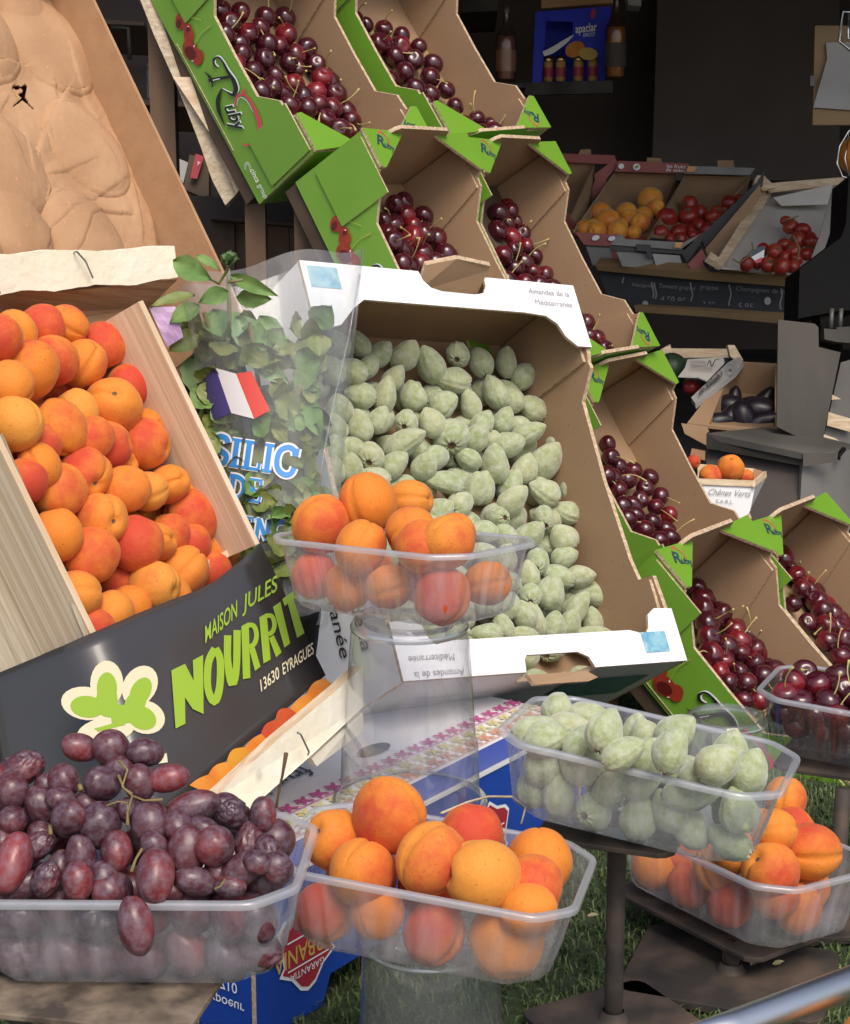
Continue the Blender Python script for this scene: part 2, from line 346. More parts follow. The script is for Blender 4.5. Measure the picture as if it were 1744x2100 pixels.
def line(pts, wd):
    out = []
    for a, b in zip(pts[:-1], pts[1:]): out += stroke([a, b], wd, 1)
    return out
def ell(cx, cy, rx, ry, ang=0, n=22):
    c, s = math.cos(ang), math.sin(ang)
    return [(cx + rx * math.cos(t) * c - ry * math.sin(t) * s, cy + rx * math.cos(t) * s + ry * math.sin(t) * c) for t in [2 * math.pi * k / n for k in range(n)]]
_dg = {}
def glyphs(txt, bold=0.0, shear=0.0, space=1.0):                # outlines of a word at size 1 (y up)
    k = (txt, bold, shear, space)
    if k in _dg: return _dg[k]
    cu = bpy.data.curves.new("word", 'FONT'); cu.body = txt; cu.size = 1; cu.offset = bold; cu.shear = shear; cu.space_character = space; cu.resolution_u = 4
    ob = bpy.data.objects.new("word", cu); COL.objects.link(ob)
    dg = bpy.context.evaluated_depsgraph_get(); me = bpy.data.meshes.new_from_object(ob.evaluated_get(dg))
    polys = [[(me.vertices[i].co.x, me.vertices[i].co.y) for i in p.vertices] for p in me.polygons]
    bpy.data.objects.remove(ob); bpy.data.curves.remove(cu); bpy.data.meshes.remove(me)
    _dg[k] = polys; return polys
def word(txt, o, u, v, bold=0.0, shear=0.0, space=1.0):         # placed: origin, baseline vector per em, up vector per em
    return [[(o[0] + x * u[0] + y * v[0], o[1] + x * u[1] + y * v[1]) for x, y in p] for p in glyphs(txt, bold, shear, space)]
def decal(name, root, polys, f, m, label=None, under=None):     # f: 2D -> world point; overlapping shapes are stacked a hair apart
    mb = MB()
    for i, p in enumerate(polys):
        P = [f(*q) for q in p]; k = (i % 60) * 1.2e-5
        mb.add([v + (CAMP - v).normalized() * k for v in P], [list(range(len(p)))], m)
    o = wpart(name, root, mb)
    if under: o.parent = PARTS[(root.name, under)]

    if label: o["label"] = label
    return o
# ================================================================== SETTING
def structure(name, mb, smooth=False): o = mb.build(name, None, smooth); o["kind"] = "structure"; return o
g = MB(); g.add([(-60, -40, 0), (60, -40, 0), (60, 80, 0), (-60, 80, 0)], [(0, 1, 2, 3)], "pavement"); structure("ground", g)
g = MB(); g.add([(-12, 2.38, .004), (14, 2.38, .004), (14, 12, .004), (-12, 12, .004)], [(0, 1, 2, 3)], "shop_floor"); structure("floor", g)
g = MB(); g.add([(-1.6, .3, .004), (1.5, .3, .004), (1.5, 2.35, .004), (-1.6, 2.35, .004)], [(0, 1, 2, 3)], "turf_base")
tag(structure("turf", g), None, None)
def turf_blades():
    mb = MB(); rnd = random.Random(3)
    m = bpy.data.materials.new("turf_blade"); m.use_nodes = True; t = m.node_tree; b = t.nodes["Principled BSDF"]
    ra = t.nodes.new("ShaderNodeTexNoise"); ra.inputs["Scale"].default_value = 60
    tc = t.nodes.new("ShaderNodeTexCoord"); lnk(t, tc.outputs["Object"], ra.inputs["Vector"])
    cr = t.nodes.new("ShaderNodeValToRGB"); cr.color_ramp.elements[0].color = (.042, .078, .020, 1); cr.color_ramp.elements[1].color = (.135, .180, .055, 1)
    cr.color_ramp.elements[0].position = .35; cr.color_ramp.elements[1].position = .65
    lnk(t, ra.outputs[0], cr.inputs[0]); lnk(t, cr.outputs[0], b.inputs["Base Color"]); b.inputs["Roughness"].default_value = .55
    MATS["turf_blade"] = m; vs = []; fs = []
    for i in range(60000):
        x = rnd.uniform(-.42, .78); y = rnd.uniform(1.0, 2.0)
        if y > 1.72 and x < .2: continue
        h = rnd.uniform(.004, .0105); a = rnd.uniform(0, 6.28); l = rnd.uniform(.2, 1.3) * h; wd = rnd.uniform(.0005, .0009)
        cx, sy = math.cos(a), math.sin(a); px, py = -sy * wd, cx * wd
        k = len(vs); b2 = a + rnd.uniform(-1, 1)
        m1 = (x + cx * l * .4, y + sy * l * .4, .004 + h * .7); e = (m1[0] + math.cos(b2) * l * .7, m1[1] + math.sin(b2) * l * .7, .004 + h * rnd.uniform(.75, 1.05))
        vs += [(x - px, y - py, .004), (x + px, y + py, .004), (m1[0] + px, m1[1] + py, m1[2]), (m1[0] - px, m1[1] - py, m1[2]), e]
        fs += [(k, k + 1, k + 2, k + 3), (k + 3, k + 2, k + 4)]
    me = bpy.data.meshes.new("turf_pile"); me.from_pydata(vs, [], fs); me.materials.append(m)
    o = bpy.data.objects.new("turf_pile", me); COL.objects.link(o)
    tag(o, "short green artificial turf pile under the fruit stands", "turf", None, "stuff")
turf_blades()
# the dark shop behind
def wall_thing(name, a, b, m, label, cat):
    mb = MB(); mb.box(a, b, m); o = mb.build(name); return tag(o, label, cat)
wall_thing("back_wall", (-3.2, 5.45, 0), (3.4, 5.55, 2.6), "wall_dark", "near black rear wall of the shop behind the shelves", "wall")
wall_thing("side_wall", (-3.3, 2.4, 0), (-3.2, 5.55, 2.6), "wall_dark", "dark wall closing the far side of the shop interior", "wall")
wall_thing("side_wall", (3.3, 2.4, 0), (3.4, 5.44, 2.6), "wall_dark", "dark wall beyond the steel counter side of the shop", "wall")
wall_thing("low_shade_ceiling", (-3.3, 2.3, 1.42), (3.4, 5.55, 1.5), "wall_dark", "unseen low ceiling added to keep the shop interior dark", "ceiling")  # out of view; hung low and brought forward to block sun and sky

# ================================================================== GREEN CHERRY BOXES
CL, CW, CH, CG, CE, Ch, Cb, Cc = .285, .200, .1018, .0462, .0685, .068, .0917, .0905
ROWS = {1: ((.62, -.21, .756), (-.465, -.875, .138), (.632, -.437, -.64)), 2: ((.553, -.149, .82), (-.433, -.892, .129), (.712, -.426, -.557)),
        3: ((.589, -.169, .79), (-.44, -.887, .139), (.677, -.43, -.597)), 4: ((.572, -.162, .804), (-.597, -.754, .273), (.562, -.637, -.528))}
CHB = {'A1': (1, (-.18, -.334, 1.906), 1.08), 'B1': (1, (-.0352, -.389, 2.088), 1.08), 'A2': (2, (-.015, -.097, 1.834), 1.08), 'B2': (2, (.099, -.128, 2.024), 1.08),
       'B3': (3, (.228, .133, 2.024), 1.08), 'C4': (4, (.331, .318, 1.638), 1.12), 'D4': (4, (.4515, .2923, 1.806), 1.12)}
CHL = {'A1': "green cherry box at the top of the display with large brand script on its side", 'B1': "green cherry box behind the topmost one with its cherries slid down",
       'A2': "green cherry box below the topmost, with printed cherries above the white almond carton",
       'B2': "green cherry box beside the dark shop, second step from the top",
       'B3': "green cherry box between the almond carton and the small Verts punnet", 'C4': "lowest green cherry box, directly right of the almond carton corner",
       'D4': "green cherry box at the right edge of the photo, lowest step"}
def bx(M, p): return M @ Vector(p)
def make_cherry_box(key):
    row, T, sc = CHB[key]; M = frame(*ROWS[row], [t * sc for t in T]) @ Matrix.Scale(sc, 4)
    r = empty("cherry_box", M, CHL[key], "fruit box", "green cherry boxes on the stepped display")
    L, W, H, th = CL, CW, CH, .0042
    b = MB(); b.box((th, th, 0), (W - th, L - th, th), "cardboard_brown"); b.build("base", r)
    prof = [(0, 0), (L, 0), (L, H), (L - CG, H - .002), (L - CG - .003, H - .008), (L - CG - .014, H - .009), (L - Cc, Ch), (L - .5 * L, Ch - .001), (Cb, Ch), (Cb - .022, H - .010), (CG + .003, H - .008), (CG, H - .002), (0, H)]
    for x0, dx in ((0, th), (W, -th)):
        b = MB(); b.prism([(x0, y, z) for y, z in (prof if dx > 0 else prof)], (dx, 0, 0), "cardboard_brown", "print_green", "cardboard_edge"); b.build("side_panel", r)
    # inner doubled corner sheets
    for x0, dx in ((th + .0003, .003), (W - th - .0003, -.003)):
        for y0, y1, s in ((L - .0805, L - th - .002, 1), (th + .002, .0705, 0)):
            b = MB(); q = [(x0, y0, th), (x0, y1, th), (x0, y1, H - .010), (x0, y0 + (.02 if s else 0), H - .012)]
            if not s: q = [(x0, y0, th), (x0, y1, th), (x0, y1 - .018, H - .013), (x0, y0, H - .010)]
            b.prism(q, (dx, 0, 0), "cardboard_brown", None, "cardboard_edge"); b.build("corner_sheet", r)
    for y0, dy in ((0, th), (L, -th)):
        tab = .013 if y0 else .004
        q = [(th, y0, 0), (W - th, y0, 0), (W - th, y0, H - .003), (W - CE * .62, y0, H - .003), (W - CE * .72, y0, H + tab - .004), (W - CE * .8, y0, H + tab), (CE * .8, y0, H + tab), (CE * .72, y0, H + tab - .004), (CE * .62, y0, H - .003), (th, y0, H - .003)]
        b = MB(); b.prism(q, (0, dy, 0), "cardboard_brown", "print_green", "cardboard_edge"); b.build("end_panel", r)
    for sx in (0, 1):
        for sy in (0, 1):
            X = (lambda v: W - v) if sx else (lambda v: v); Y = (lambda v: L - v) if sy else (lambda v: v)
            q = [(X(-.001), Y(-.001), H), (X(CE), Y(.002), H), (X(CE * .96), Y(.006), H), (X(.007), Y(CG), H), (X(-.001), Y(CG * .97), H)]
            b = MB(); b.prism(q, (0, 0, .0032), "print_green", "cardboard_edge", "cardboard_edge"); b.build("corner_flap", r)
    # outer folded tabs on the near side
    for y0, y1 in ((.004, .062), (L - .072, L - .006)):
        b = MB(); b.prism([(-.0004, y0, .030), (-.0004, y1, .030), (-.0004, y1, H - .003), (-.0004, y0, H - .003)], (-.0022, 0, 0), "print_green", None, "cardboard_edge"); b.build("folded_tab", r)
    if row in (1, 4):
        b = MB(); b.prism([(-.0004, .066, .004), (-.0004, L - .08, .004), (-.0004, L - .08, .0045), (-.0004, .066, .0045)], (-.001, 0, 0), "cardboard_edge"); b.build("edge_seam", r)
    return r, M
BOX = {}
for k in CHB: BOX[k] = make_cherry_box(k)
# prints on the near side: traced once on the top box in its own face coordinates, repeated on the others
A1M = BOX['A1'][1]
def za(x, y):
    p = on_axis(A1M, 279 + .24 * x, .24 * y, 0, -.0012); return (p.y, p.z)
def side_print(key, which):
    r, M = BOX[key]
    off = -.0016
    def f(x, y): a = za(x, y); return M @ Vector((off, a[0], a[1]))
    def f2(x, y): a = za(x, y); return M @ Vector((off - .0004, a[0], a[1]))
    def f3(x, y): a = za(x, y); return M @ Vector((off - .0008, a[0], a[1]))
    if 'c' in which:
        decal("cherry_picture", r, [ell(385, 180, 46, 72), ell(442, 240, 34, 42, .4), ell(455, 300, 44, 70), ell(470, 430, 62, 96, -.4), ell(535, 490, 44, 70, .1)], f, "print_red", under="side_panel")
        decal("cherry_shade", r, [ell(470, 450, 40, 60, -.5), ell(450, 250, 16, 20), ell(370, 200, 20, 40, .2)], f2, "print_red_dark", under="side_panel")
        decal("cherry_glint", r, [ell(505, 395, 5, 9), ell(455, 225, 6, 5), ell(490, 520, 8, 4)], f3, "print_white", under="side_panel")
        decal("stem_picture", r, stroke([(415, 168), (480, 150), (565, 172)], [5, 6, 14]) + stroke([(505, 390), (560, 290), (640, 222)], [5, 7, 14]), f2, "print_stem", under="side_panel")
    if 'r' in which:
        hook = stroke([(705, 575), (675, 552), (670, 510), (705, 488), (745, 525), (790, 610), (840, 690), (860, 765), (832, 808), (790, 790), (738, 760)], [6, 16, 20, 14, 14, 24, 36, 40, 28, 12, 5], 5)
        R = hook + stroke([(588, 612), (640, 665), (662, 748)], [3, 24, 4]) + stroke([(625, 690), (710, 672), (810, 655)], [30, 30, 20]) + stroke([(738, 758), (706, 850), (716, 950), (768, 1082)], [10, 36, 32, 2], 6)
        edge = stroke([(x + 7, y - 6) for x, y in [(705, 575), (675, 552), (670, 510), (705, 488), (745, 525), (790, 610), (840, 690), (860, 765), (832, 808), (790, 790), (738, 760)]], [8, 20, 24, 18, 16, 28, 40, 42, 30, 14, 6], 5) + stroke([(642, 712), (652, 690), (720, 672)], [8, 9, 7])
        lower = word("uby", (752, 905), (68, 150), (150, -50), .012, .12, .96)
        lowere = word("uby", (757, 899), (68, 150), (150, -50), .03, .12, .96)
        decal("lettering_edge", r, edge + lowere, f, "print_white", under="side_panel"); decal("lettering", r, R + lower, f2, "print_dark", under="side_panel")
        decal("logo_swirl", r, stroke([(862, 925), (852, 862), (885, 812), (942, 822), (1000, 900), (1050, 1020), (1058, 1120), (1015, 1205), (960, 1240), (903, 1228)], [6, 14, 18, 18, 24, 36, 38, 30, 16, 3], 6) + [[(905, 765), (930, 760), (938, 800), (915, 806)]], f, "print_pink", under="side_panel")
        decal("logo_shine", r, stroke([(870, 900), (878, 850), (910, 832), (960, 870), (1010, 960)], [3, 5, 5, 4, 2], 6), f3, "print_white", under="side_panel")
    if 'g' in which:
        decal("grower_name", r, word("cinca", (978, 1452), (27, 55), (57, -27), .012) + word("group", (1045, 1582), (25, 50), (52, -25), 0), f2, "print_white", under="side_panel")
        decal("grower_mark", r, [ell(958 + 26 * math.cos(a) * s, 1432 + 48 * math.sin(a) * s, 3.2 * s, 3.2 * s) for s in (1, .8, .6, .42) for a in [i * .33 + s for i in range(6, 19)]], f2, "print_white", under="side_panel")
side_print('A1', 'crg'); side_print('A2', 'cr'); side_print('C4', 'cr')
def flap_logo(key, sx, sy):                           # small script and swirl on a corner flap
    r, M = BOX[key]; H = CH + .0036; c = Vector((CW - CE * .36 if sx else CE * .36, CL - CG * .36 if sy else CG * .36, H))
    u = Vector((1, 0, 0)) * .016; v = Vector((0, 1, 0)) * .016
    if not sy: u, v = -u, -v
    o = c - u * .95 - v * .45
    f = lambda x, y: M @ (o + u * x + v * y)
    u2, v2 = (.78, -.30), (.30, .78)
    decal("flap_lettering", r, word("R", (.05, .40), (1.25, -.48), (.48, 1.15), .02, .2) + word("uby", (.78, .14), (.62, -.24), (.24, .72), .012, .15), f, "print_navy", under="corner_flap")
    decal("flap_swirl", r, stroke([(.75, 1.02), (1.0, 1.32), (1.35, 1.18), (1.6, .7), (1.55, .2)], [.05, .10, .10, .09, .02]), lambda x, y: f(x, y), "print_pink", under="corner_flap")
for k, sx, sy in (('A2', 0, 1), ('B2', 0, 1), ('B3', 0, 1), ('C4', 0, 1), ('D4', 0, 1), ('B1', 1, 0), ('A1', 1, 0), ('B2', 1, 0)): flap_logo(k, sx, sy)

# dark stepped stand that carries the boxes
def stand():
    r = empty("display_stand", at((.3, 2.2, 0)), "dark wooden stepped stand carrying the tilted cherry boxes", "display stand")
    for ks in (('A1', 'B1'), ('A2', 'B2'), ('B3',), ('C4', 'D4')):
        M = BOX[ks[0]][1]; L, W = CL, CW; n = Vector((0, 0, -.004)); wmax = (BOX[ks[-1]][1].translation - M.translation)
        x1 = max((M.inverted() @ (BOX[k][1] @ Vector((W, 0, 0)))).x for k in ks)
        b = MB(); b.prism([M @ Vector(p) for p in ((.004, .012, -.0035), (x1, .012, -.0035), (x1, L, -.0035), (.004, L, -.0035))], (M.to_3x3() @ Vector((0, 0, -.016))), "wood_shelf"); wpart("board", r, b)
        for x in (.03, x1 - .03):
            p = M @ Vector((x, L - .02, -.02)); b = MB(); b.box((p.x - .015, p.y - .015, 0), (p.x + .015, p.y + .015, p.z), "wood_dark"); wpart("post", r, b)
            p2 = M @ Vector((x, .03, -.02)); b = MB(); b.box((p2.x - .012, p2.y - .012, 0), (p2.x + .012, p2.y + .012, p2.z), "wood_dark"); wpart("post", r, b)
stand()

# ================================================================== WHITE ALMOND CARTON
AL, AW, AH = .40, .322, .122
AM = frame((.813, -.004, .582), (-.238, -.915, .327), (.531, -.404, -.745), (-.084 * 1.06, .19 * 1.06, 1.54 * 1.06)) @ Matrix.Scale(1.06, 4)
def almond_carton():
    r = empty("almond_carton", AM, "open white almond carton tilted up with cut hand holes and blue stamps", "carton")
    L, W, H, t = AL, AW, AH, .0045
    b = MB(); b.box((t, t, 0), (W - t, L - t, t), "cardboard_brown"); b.build("base", r)
    prof = [(0, 0), (L, 0), (L, H - .001), (L - .075, H - .001), (L - .083, H - .004), (L - .090, H - .003), (L - .115, H - .028), (L * .5, H - .031), (.115, H - .028), (.092, H - .024), (.088, H - .004), (.045, H - .001), (0, H - .001)]
    for x0, dx in ((0, t), (W, -t)):
        b = MB(); b.prism([(x0, y, z) for y, z in prof], (dx, 0, 0), "cardboard_brown", "carton_white", "cardboard_edge"); b.build("side_panel", r)
        for y0, y1 in ((L - .082, L - .006), (.006, .085)):
            x = x0 + (dx + .0004 if dx > 0 else dx - .0004); b = MB(); b.prism([(x, y0, .005), (x, y1, .005), (x, y1, H - .006), (x, y0, H - .006)], (.0035 if dx > 0 else -.0035, 0, 0), "cardboard_brown", None, "cardboard_edge"); b.build("corner_sheet", r)
    b = MB(); x0, x1 = .134, .206                     # upper end wall with a hand hole near its top
    b.prism([(t, L, 0), (W - t, L, 0), (W - t, L, H - .001), (x1, L, H - .001), (x1, L, H - .026), (x0, L, H - .026), (x0, L, H - .001), (t, L, H - .001)], (0, -t, 0), "cardboard_brown", "carton_white", "cardboard_edge"); b.build("end_panel", r)
    b = MB(); xa, xb = .136, .204
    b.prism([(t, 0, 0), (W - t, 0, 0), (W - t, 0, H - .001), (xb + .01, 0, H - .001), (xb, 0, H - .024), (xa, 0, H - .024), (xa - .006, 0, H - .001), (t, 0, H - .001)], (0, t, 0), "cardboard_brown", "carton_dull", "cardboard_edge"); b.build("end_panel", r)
    def lip(pts, name): b = MB(); b.prism([(x, y, H) for x, y in pts], (0, 0, .003), "carton_white", "cardboard_brown", "cardboard_edge"); b.build(name, r)
    w, lg = .036, .070
    a0, a1 = .131, .208
    lip([(0, L), (a0, L), (a0 + .003, L - .010), (a0 + .010, L - .017), (a0 + .022, L - .020), (a1 - .016, L - .0205), (a1 - .005, L - .018), (a1, L - .010), (a1 + .001, L), (W, L), (W, L - lg), (W - .018, L - lg), (W - .030, L - lg + .010), (W - .036, L - lg + .024), (W - .048, L - w - .002), (W - .075, L - w), (.060, L - w), (.046, L - w - .010), (.028, L - lg + .006), (.014, L - lg + .002), (0, L - lg)], "upper_lip")
    h0, h1 = .132, .205
    lip([(0, 0), (h0 - .002, 0), (h0, .012), (h0 + .003, .0155), (h1 - .012, .0155), (h1, .010), (h1 + .004, 0), (W, 0), (W, .052), (W - .022, .053), (W - .032, .047), (W - .036, .034), (W - .042, .028), (W - .060, .027 + .006), (.060, .033), (.042, .030), (.036, .036), (.032, .048), (.022, .054), (0, .052)], "lower_lip")
    b = MB(); b.prism([(a0 + .004, L - .014, H - .012), (a1 - .003, L - .014, H - .012), (a1 + .003, L + .004, H + .010), (a1 + .001, L + .005, H + .016), (a0 + .035, L + .006, H + .021), (a0 + .006, L + .004, H + .008)], (0, .0042, 0), "cardboard_brown", None, "cardboard_edge"); b.build("hand_hole_flap", r)
    b = MB(); b.prism([(h0 + .002, -.001, H - .006), (h1 - .002, -.001, H - .007), (h1 + .008, -.008, H - .006), (h1 - .004, -.011, H - .006), (h0 + .008, -.010, H - .007)], (0, 0, .0042), "cardboard_brown", None, "cardboard_edge"); b.build("hand_hole_flap", r)
    f = lambda x, y: AM @ Vector((x, y, H + .0036))
    decal("stamp", r, [[(.006, L - .005), (.038, L - .005), (.038, L - .027), (.006, L - .027)]], f, "carton_label_art", under="upper_lip")
    decal("stamp", r, [[(W - .048, .010), (W - .018, .010), (W - .018, .030), (W - .048, .030)]], f, "carton_label_art", under="upper_lip")
    s = .0088
    decal("lettering", r, word("Amandes de la", (W - .062, L - .014), (s, 0), (0, s), 0, .1) + word("Méditerranée", (W - .058, L - .026), (s, 0), (0, s), 0, .1), f, "print_grey", under="side_panel")
    decal("lettering", r, word("Amandes de la", (.064, .007), (-s, 0), (0, -s), 0, .1) + word("Méditerranée", (.058, .021), (-s, 0), (0, -s), 0, .1), f, "print_grey", under="side_panel")
    fe = lambda x, y: AM @ Vector((x, -.0012, y))            # print on the lower end, seen from the front
    s = .0085
    rules = line([(.03, .078), (.19, .078)], .0006) + line([(.03, .040), (.19, .040)], .0006) + line([(.03, .078), (.03, .040)], .0006) + line([(.19, .078), (.19, .040)], .0006) + line([(.03, .060), (.19, .060)], .0006) + line([(.12, .078), (.12, .040)], .0006) + line([(.155, .050), (.155, .040)], .0006)
    decal("lettering", r, rules + word("DOMAINE", (.045, .070), (s, 0), (0, s)) + word("AMANDES", (.05, .063), (s * .8, 0), (0, s * .8)) + word("ROUSSILLON ILE DE FRANCE", (.122, .070), (s * .62, 0), (0, s * .75)) + word("AMANDES", (.135, .063), (s * .8, 0), (0, s * .8)) + word("I", (.125, .046), (s * 1.5, 0), (0, s * 1.5)) + word("5 Kgs", (.158, .045), (s, 0), (0, s)), fe, "print_grey")
    decal("lettering", r, word("Amandes de la Méditerranée", (.035, .016), (.0185, 0), (0, .0185), .004, .35), fe, "print_dark")
    decal("art_panel", r, [[(.205, .040), (W - .02, .040), (W - .02, .092), (.205, .092)]], fe, "carton_art_dark")
    fs_ = lambda x, y: AM @ Vector((-.0012, x, y))
    decal("lettering", r, word("Amandes de la", (.185, .078), (-.024, 0), (0, .024), .006, .3) + word("Méditerranée", (.180, .044), (-.024, 0), (0, .024), .006, .3), fs_, "print_dark")
    return r
almond_carton()

# ================================================================== WOODEN APRICOT CRATE, ITS BLACK APRON, THE PAPER LINED CRATE ABOVE
KM = frame((.54, -.317, .78), (-.426, -.902, -.071), (.726, -.294, -.622), (-.336 * .96, .1257 * .96, 1.4457 * .96)) @ Matrix.Scale(.96, 4); KW, KL, KH = .217, .236, .10
def apricot_crate():
    r = empty("fruit_crate", KM, "pale wooden crate full of apricots behind a black printed card", "crate")
    t = .006
    b = MB(); b.box((0, 0, -.004), (KW, KL, 0), "wood_pale"); b.build("base", r)
    b = MB(); b.box((0, 0, 0), (t, KL, KH), "wood_pale"); b.build("side_board", r)
    b = MB(); b.box((KW - t, .0, 0), (KW, KL, KH), "wood_pale"); b.build("side_board", r)
    b = MB(); b.box((t, 0, 0), (KW - t, t, KH - .035), "wood_pale"); b.build("end_board", r)
    # outer veneer board of the near side
    b = MB(); slab(b, [(-40, 800, 1.345), (-1, 872, 1.346), (184, 1308, 1.324), (225, 1420, 1.36), (-40, 1500, 1.39)], .004, "wood_veneer"); wpart("veneer_board", r, b)
    # white slat along the foot of the card
    b = MB(); slab(b, [(436, 1640, 1.258), (575, 1512, 1.32), (702, 1406, 1.382), (745, 1366, 1.402), (745, 1450, 1.402), (640, 1548, 1.344), (560, 1618, 1.306), (470, 1700, 1.258)], .012, "wood_white", "wood_pale", "wood_pale"); wpart("slat", r, b)
    b = MB(); slab(b, [(640, 1556, 1.349), (745, 1462, 1.406), (745, 1500, 1.411), (650, 1572, 1.354)], .006, "wood_white"); wpart("slat", r, b)
    b = MB(); b.tube([V(610, 1502, 1.315), V(617, 1506, 1.313), V(634, 1542, 1.328), V(632, 1548, 1.331)], .0008, "staple_metal", 6); wpart("staple", r, b)
    # card: one sheet bent round the near corner
    main = Flat((181, 1301, 1.311), (534, 1116, 1.471), (668, 1385, 1.428)); left = Flat((181, 1301, 1.311), (300, 1600, 1.274), (0, 1380, 1.336))
    top = [(-30, 1392), (0, 1379), (70, 1350), (126, 1326), (181, 1301), (230, 1281), (279, 1260), (350, 1231), (405, 1210), (440, 1192), (485, 1157), (534, 1116)]
    bot = [(20, 1800), (60, 1790), (130, 1770), (200, 1745), (300, 1690), (340, 1662), (395, 1620), (440, 1580), (480, 1546), (540, 1495), (600, 1443), (668, 1385)]
    NV = 14; b = MB(); vs = []
    for j in range(NV + 1):
        for i in range(len(top)):
            s = j / NV; x = top[i][0] * (1 - s) + bot[i][0] * s; y = top[i][1] * (1 - s) + bot[i][1] * s
            fl = main if i >= 4 else left
            p = fl(x, y); wv = .0006 * math.sin(i * 1.3 + j * .35) * (1 - s) * (0 if i < 4 else 1)
            vs.append(p + fl.n * wv)
    n = len(top); fs = [(j * n + i, (j + 1) * n + i, (j + 1) * n + i + 1, j * n + i + 1) for j in range(NV) for i in range(n - 1)]
    b.add(vs, fs, "apron_black"); ap = wpart("printed_card", r, b, smooth=True)
    so_ = ap.modifiers.new("thick", 'SOLIDIFY'); so_.thickness = .0006; so_.offset = 0
    # print: traced in (x, y) of the zoom with V = .4x, 1116 + .4y
    q = lambda o: (lambda x, y: main(.4 * x, 1116 + .4 * y, o))
    clover = [((440, 820), 130, 85, .15), ((545, 720), 85, 120, .0), ((715, 730), 85, 110, .55), ((740, 890), 105, 85, .3), ((600, 900), 110, 70, 0), ((540, 960), 150, 70, -.2)]
    out = [ell(c[0], c[1], a, bb, g) for c, a, bb, g in clover] + [[(790, 1090), (852, 1075), (858, 1122), (800, 1130)]]
    decal("clover_outline", r, out, q(.0011), "apron_cream", under="printed_card")
    leaf = [ell(445, 838, 88, 56, .1), ell(545, 745, 52, 84, .0), ell(545, 800, 55, 70), ell(718, 760, 50, 78, .5), ell(690, 820, 50, 70, .6), ell(725, 895, 76, 58, .45), ell(640, 875, 80, 45, .2), ell(560, 850, 60, 42, 0), [(565, 870), (640, 850), (640, 930), (500, 965), (480, 950), (570, 925)]]
    decal("clover", r, leaf, q(.0014), "apron_lime", under="printed_card")
    # bold hand lettering, one letter at a time, rising to the right
    big = [[(875, 652), (945, 618), (990, 705), (985, 600), (1038, 572), (1040, 875), (985, 850), (945, 790), (947, 925), (897, 950)],
           None, None, None, None, None, None]
    polys = [big[0]]
    polys += [q_ for q_ in stroke([(1100, 540), (1066, 610), (1062, 740), (1095, 812), (1122, 740), (1126, 600), (1100, 540)], [40, 38, 36, 42, 38, 38, 40], 4)]
    polys += stroke([(1164, 472), (1164, 600), (1186, 718), (1208, 640), (1212, 445)], [38, 36, 44, 36, 38], 4)
    polys += [[(1234, 425), (1272, 405), (1280, 690), (1242, 697)]] + stroke([(1268, 420), (1298, 424), (1312, 470), (1300, 515), (1274, 532)], 25, 4) + [[(1275, 545), (1300, 525), (1332, 632), (1304, 655)]]
    polys += [[(1326, 380), (1364, 358), (1384, 596), (1347, 617)]] + stroke([(1362, 372), (1390, 374), (1404, 414), (1394, 452), (1372, 468)], 23, 4) + [[(1376, 487), (1400, 470), (1440, 558), (1412, 585)]]
    polys += [[(1396, 326), (1434, 300), (1484, 512), (1455, 535)]]
    polys += [[(1470, 300), (1500, 282), (1558, 460), (1520, 485)], [(1444, 286), (1512, 236), (1522, 268), (1456, 322)]]
    decal("lettering", r, polys, q(.0014), "apron_lime", under="printed_card")
    def fit_word(txt, p0, p1, up, bold=.012, lean=.12):
        g = glyphs(txt, bold, lean); xm = max(x for P in g for x, y in P); hm = max(y for P in g for x, y in P)
        return word(txt, p0, ((p1[0] - p0[0]) / xm, (p1[1] - p0[1]) / xm), (up[0] / hm, up[1] / hm), bold, lean)
    def arc_word(txt, p0, p1, sag, s, m, bold=.02, lean=.1, sx=.70):
        n = len(txt); L = math.hypot(p1[0] - p0[0], p1[1] - p0[1]); out = []
        ang = math.atan2(p1[1] - p0[1], p1[0] - p0[0])
        for i, ch in enumerate(txt):
            t = i / max(1, n - 1); a = ang + sag * (t - .5)
            x = p0[0] + (p1[0] - p0[0]) * t; y = p0[1] + (p1[1] - p0[1]) * t - sag * L * .12 * (1 - (2 * t - 1) ** 2) * -1
            j = ((i * 37) % 7 - 3) * .02
            out += word(ch, (x, y), (s * sx * math.cos(a + j), s * sx * math.sin(a + j)), (s * .10, -s * 1.05), bold, lean)
        return out
    decal("lettering", r, fit_word("MAISON", (1046, 514), (1216, 372), (-4, -84)) + fit_word("JULES", (1246, 345), (1420, 240), (-2, -80)), q(.0014), "apron_lime", under="printed_card")
    decal("lettering", r, fit_word("13630", (1328, 766), (1432, 688), (-10, -58)) + fit_word("EYRAGUES", (1446, 676), (1608, 562), (-8, -56)), q(.0014), "apron_cream", under="printed_card")
    up = [(968, 1240), (1065, 1185), (1160, 1120), (1250, 1045), (1335, 975), (1410, 905), (1485, 845), (1570, 770), (1662, 690)]
    lo = [(1050, 1275), (1130, 1240), (1215, 1170), (1300, 1105), (1390, 1030), (1465, 965), (1545, 895), (1630, 825), (1725, 745)]
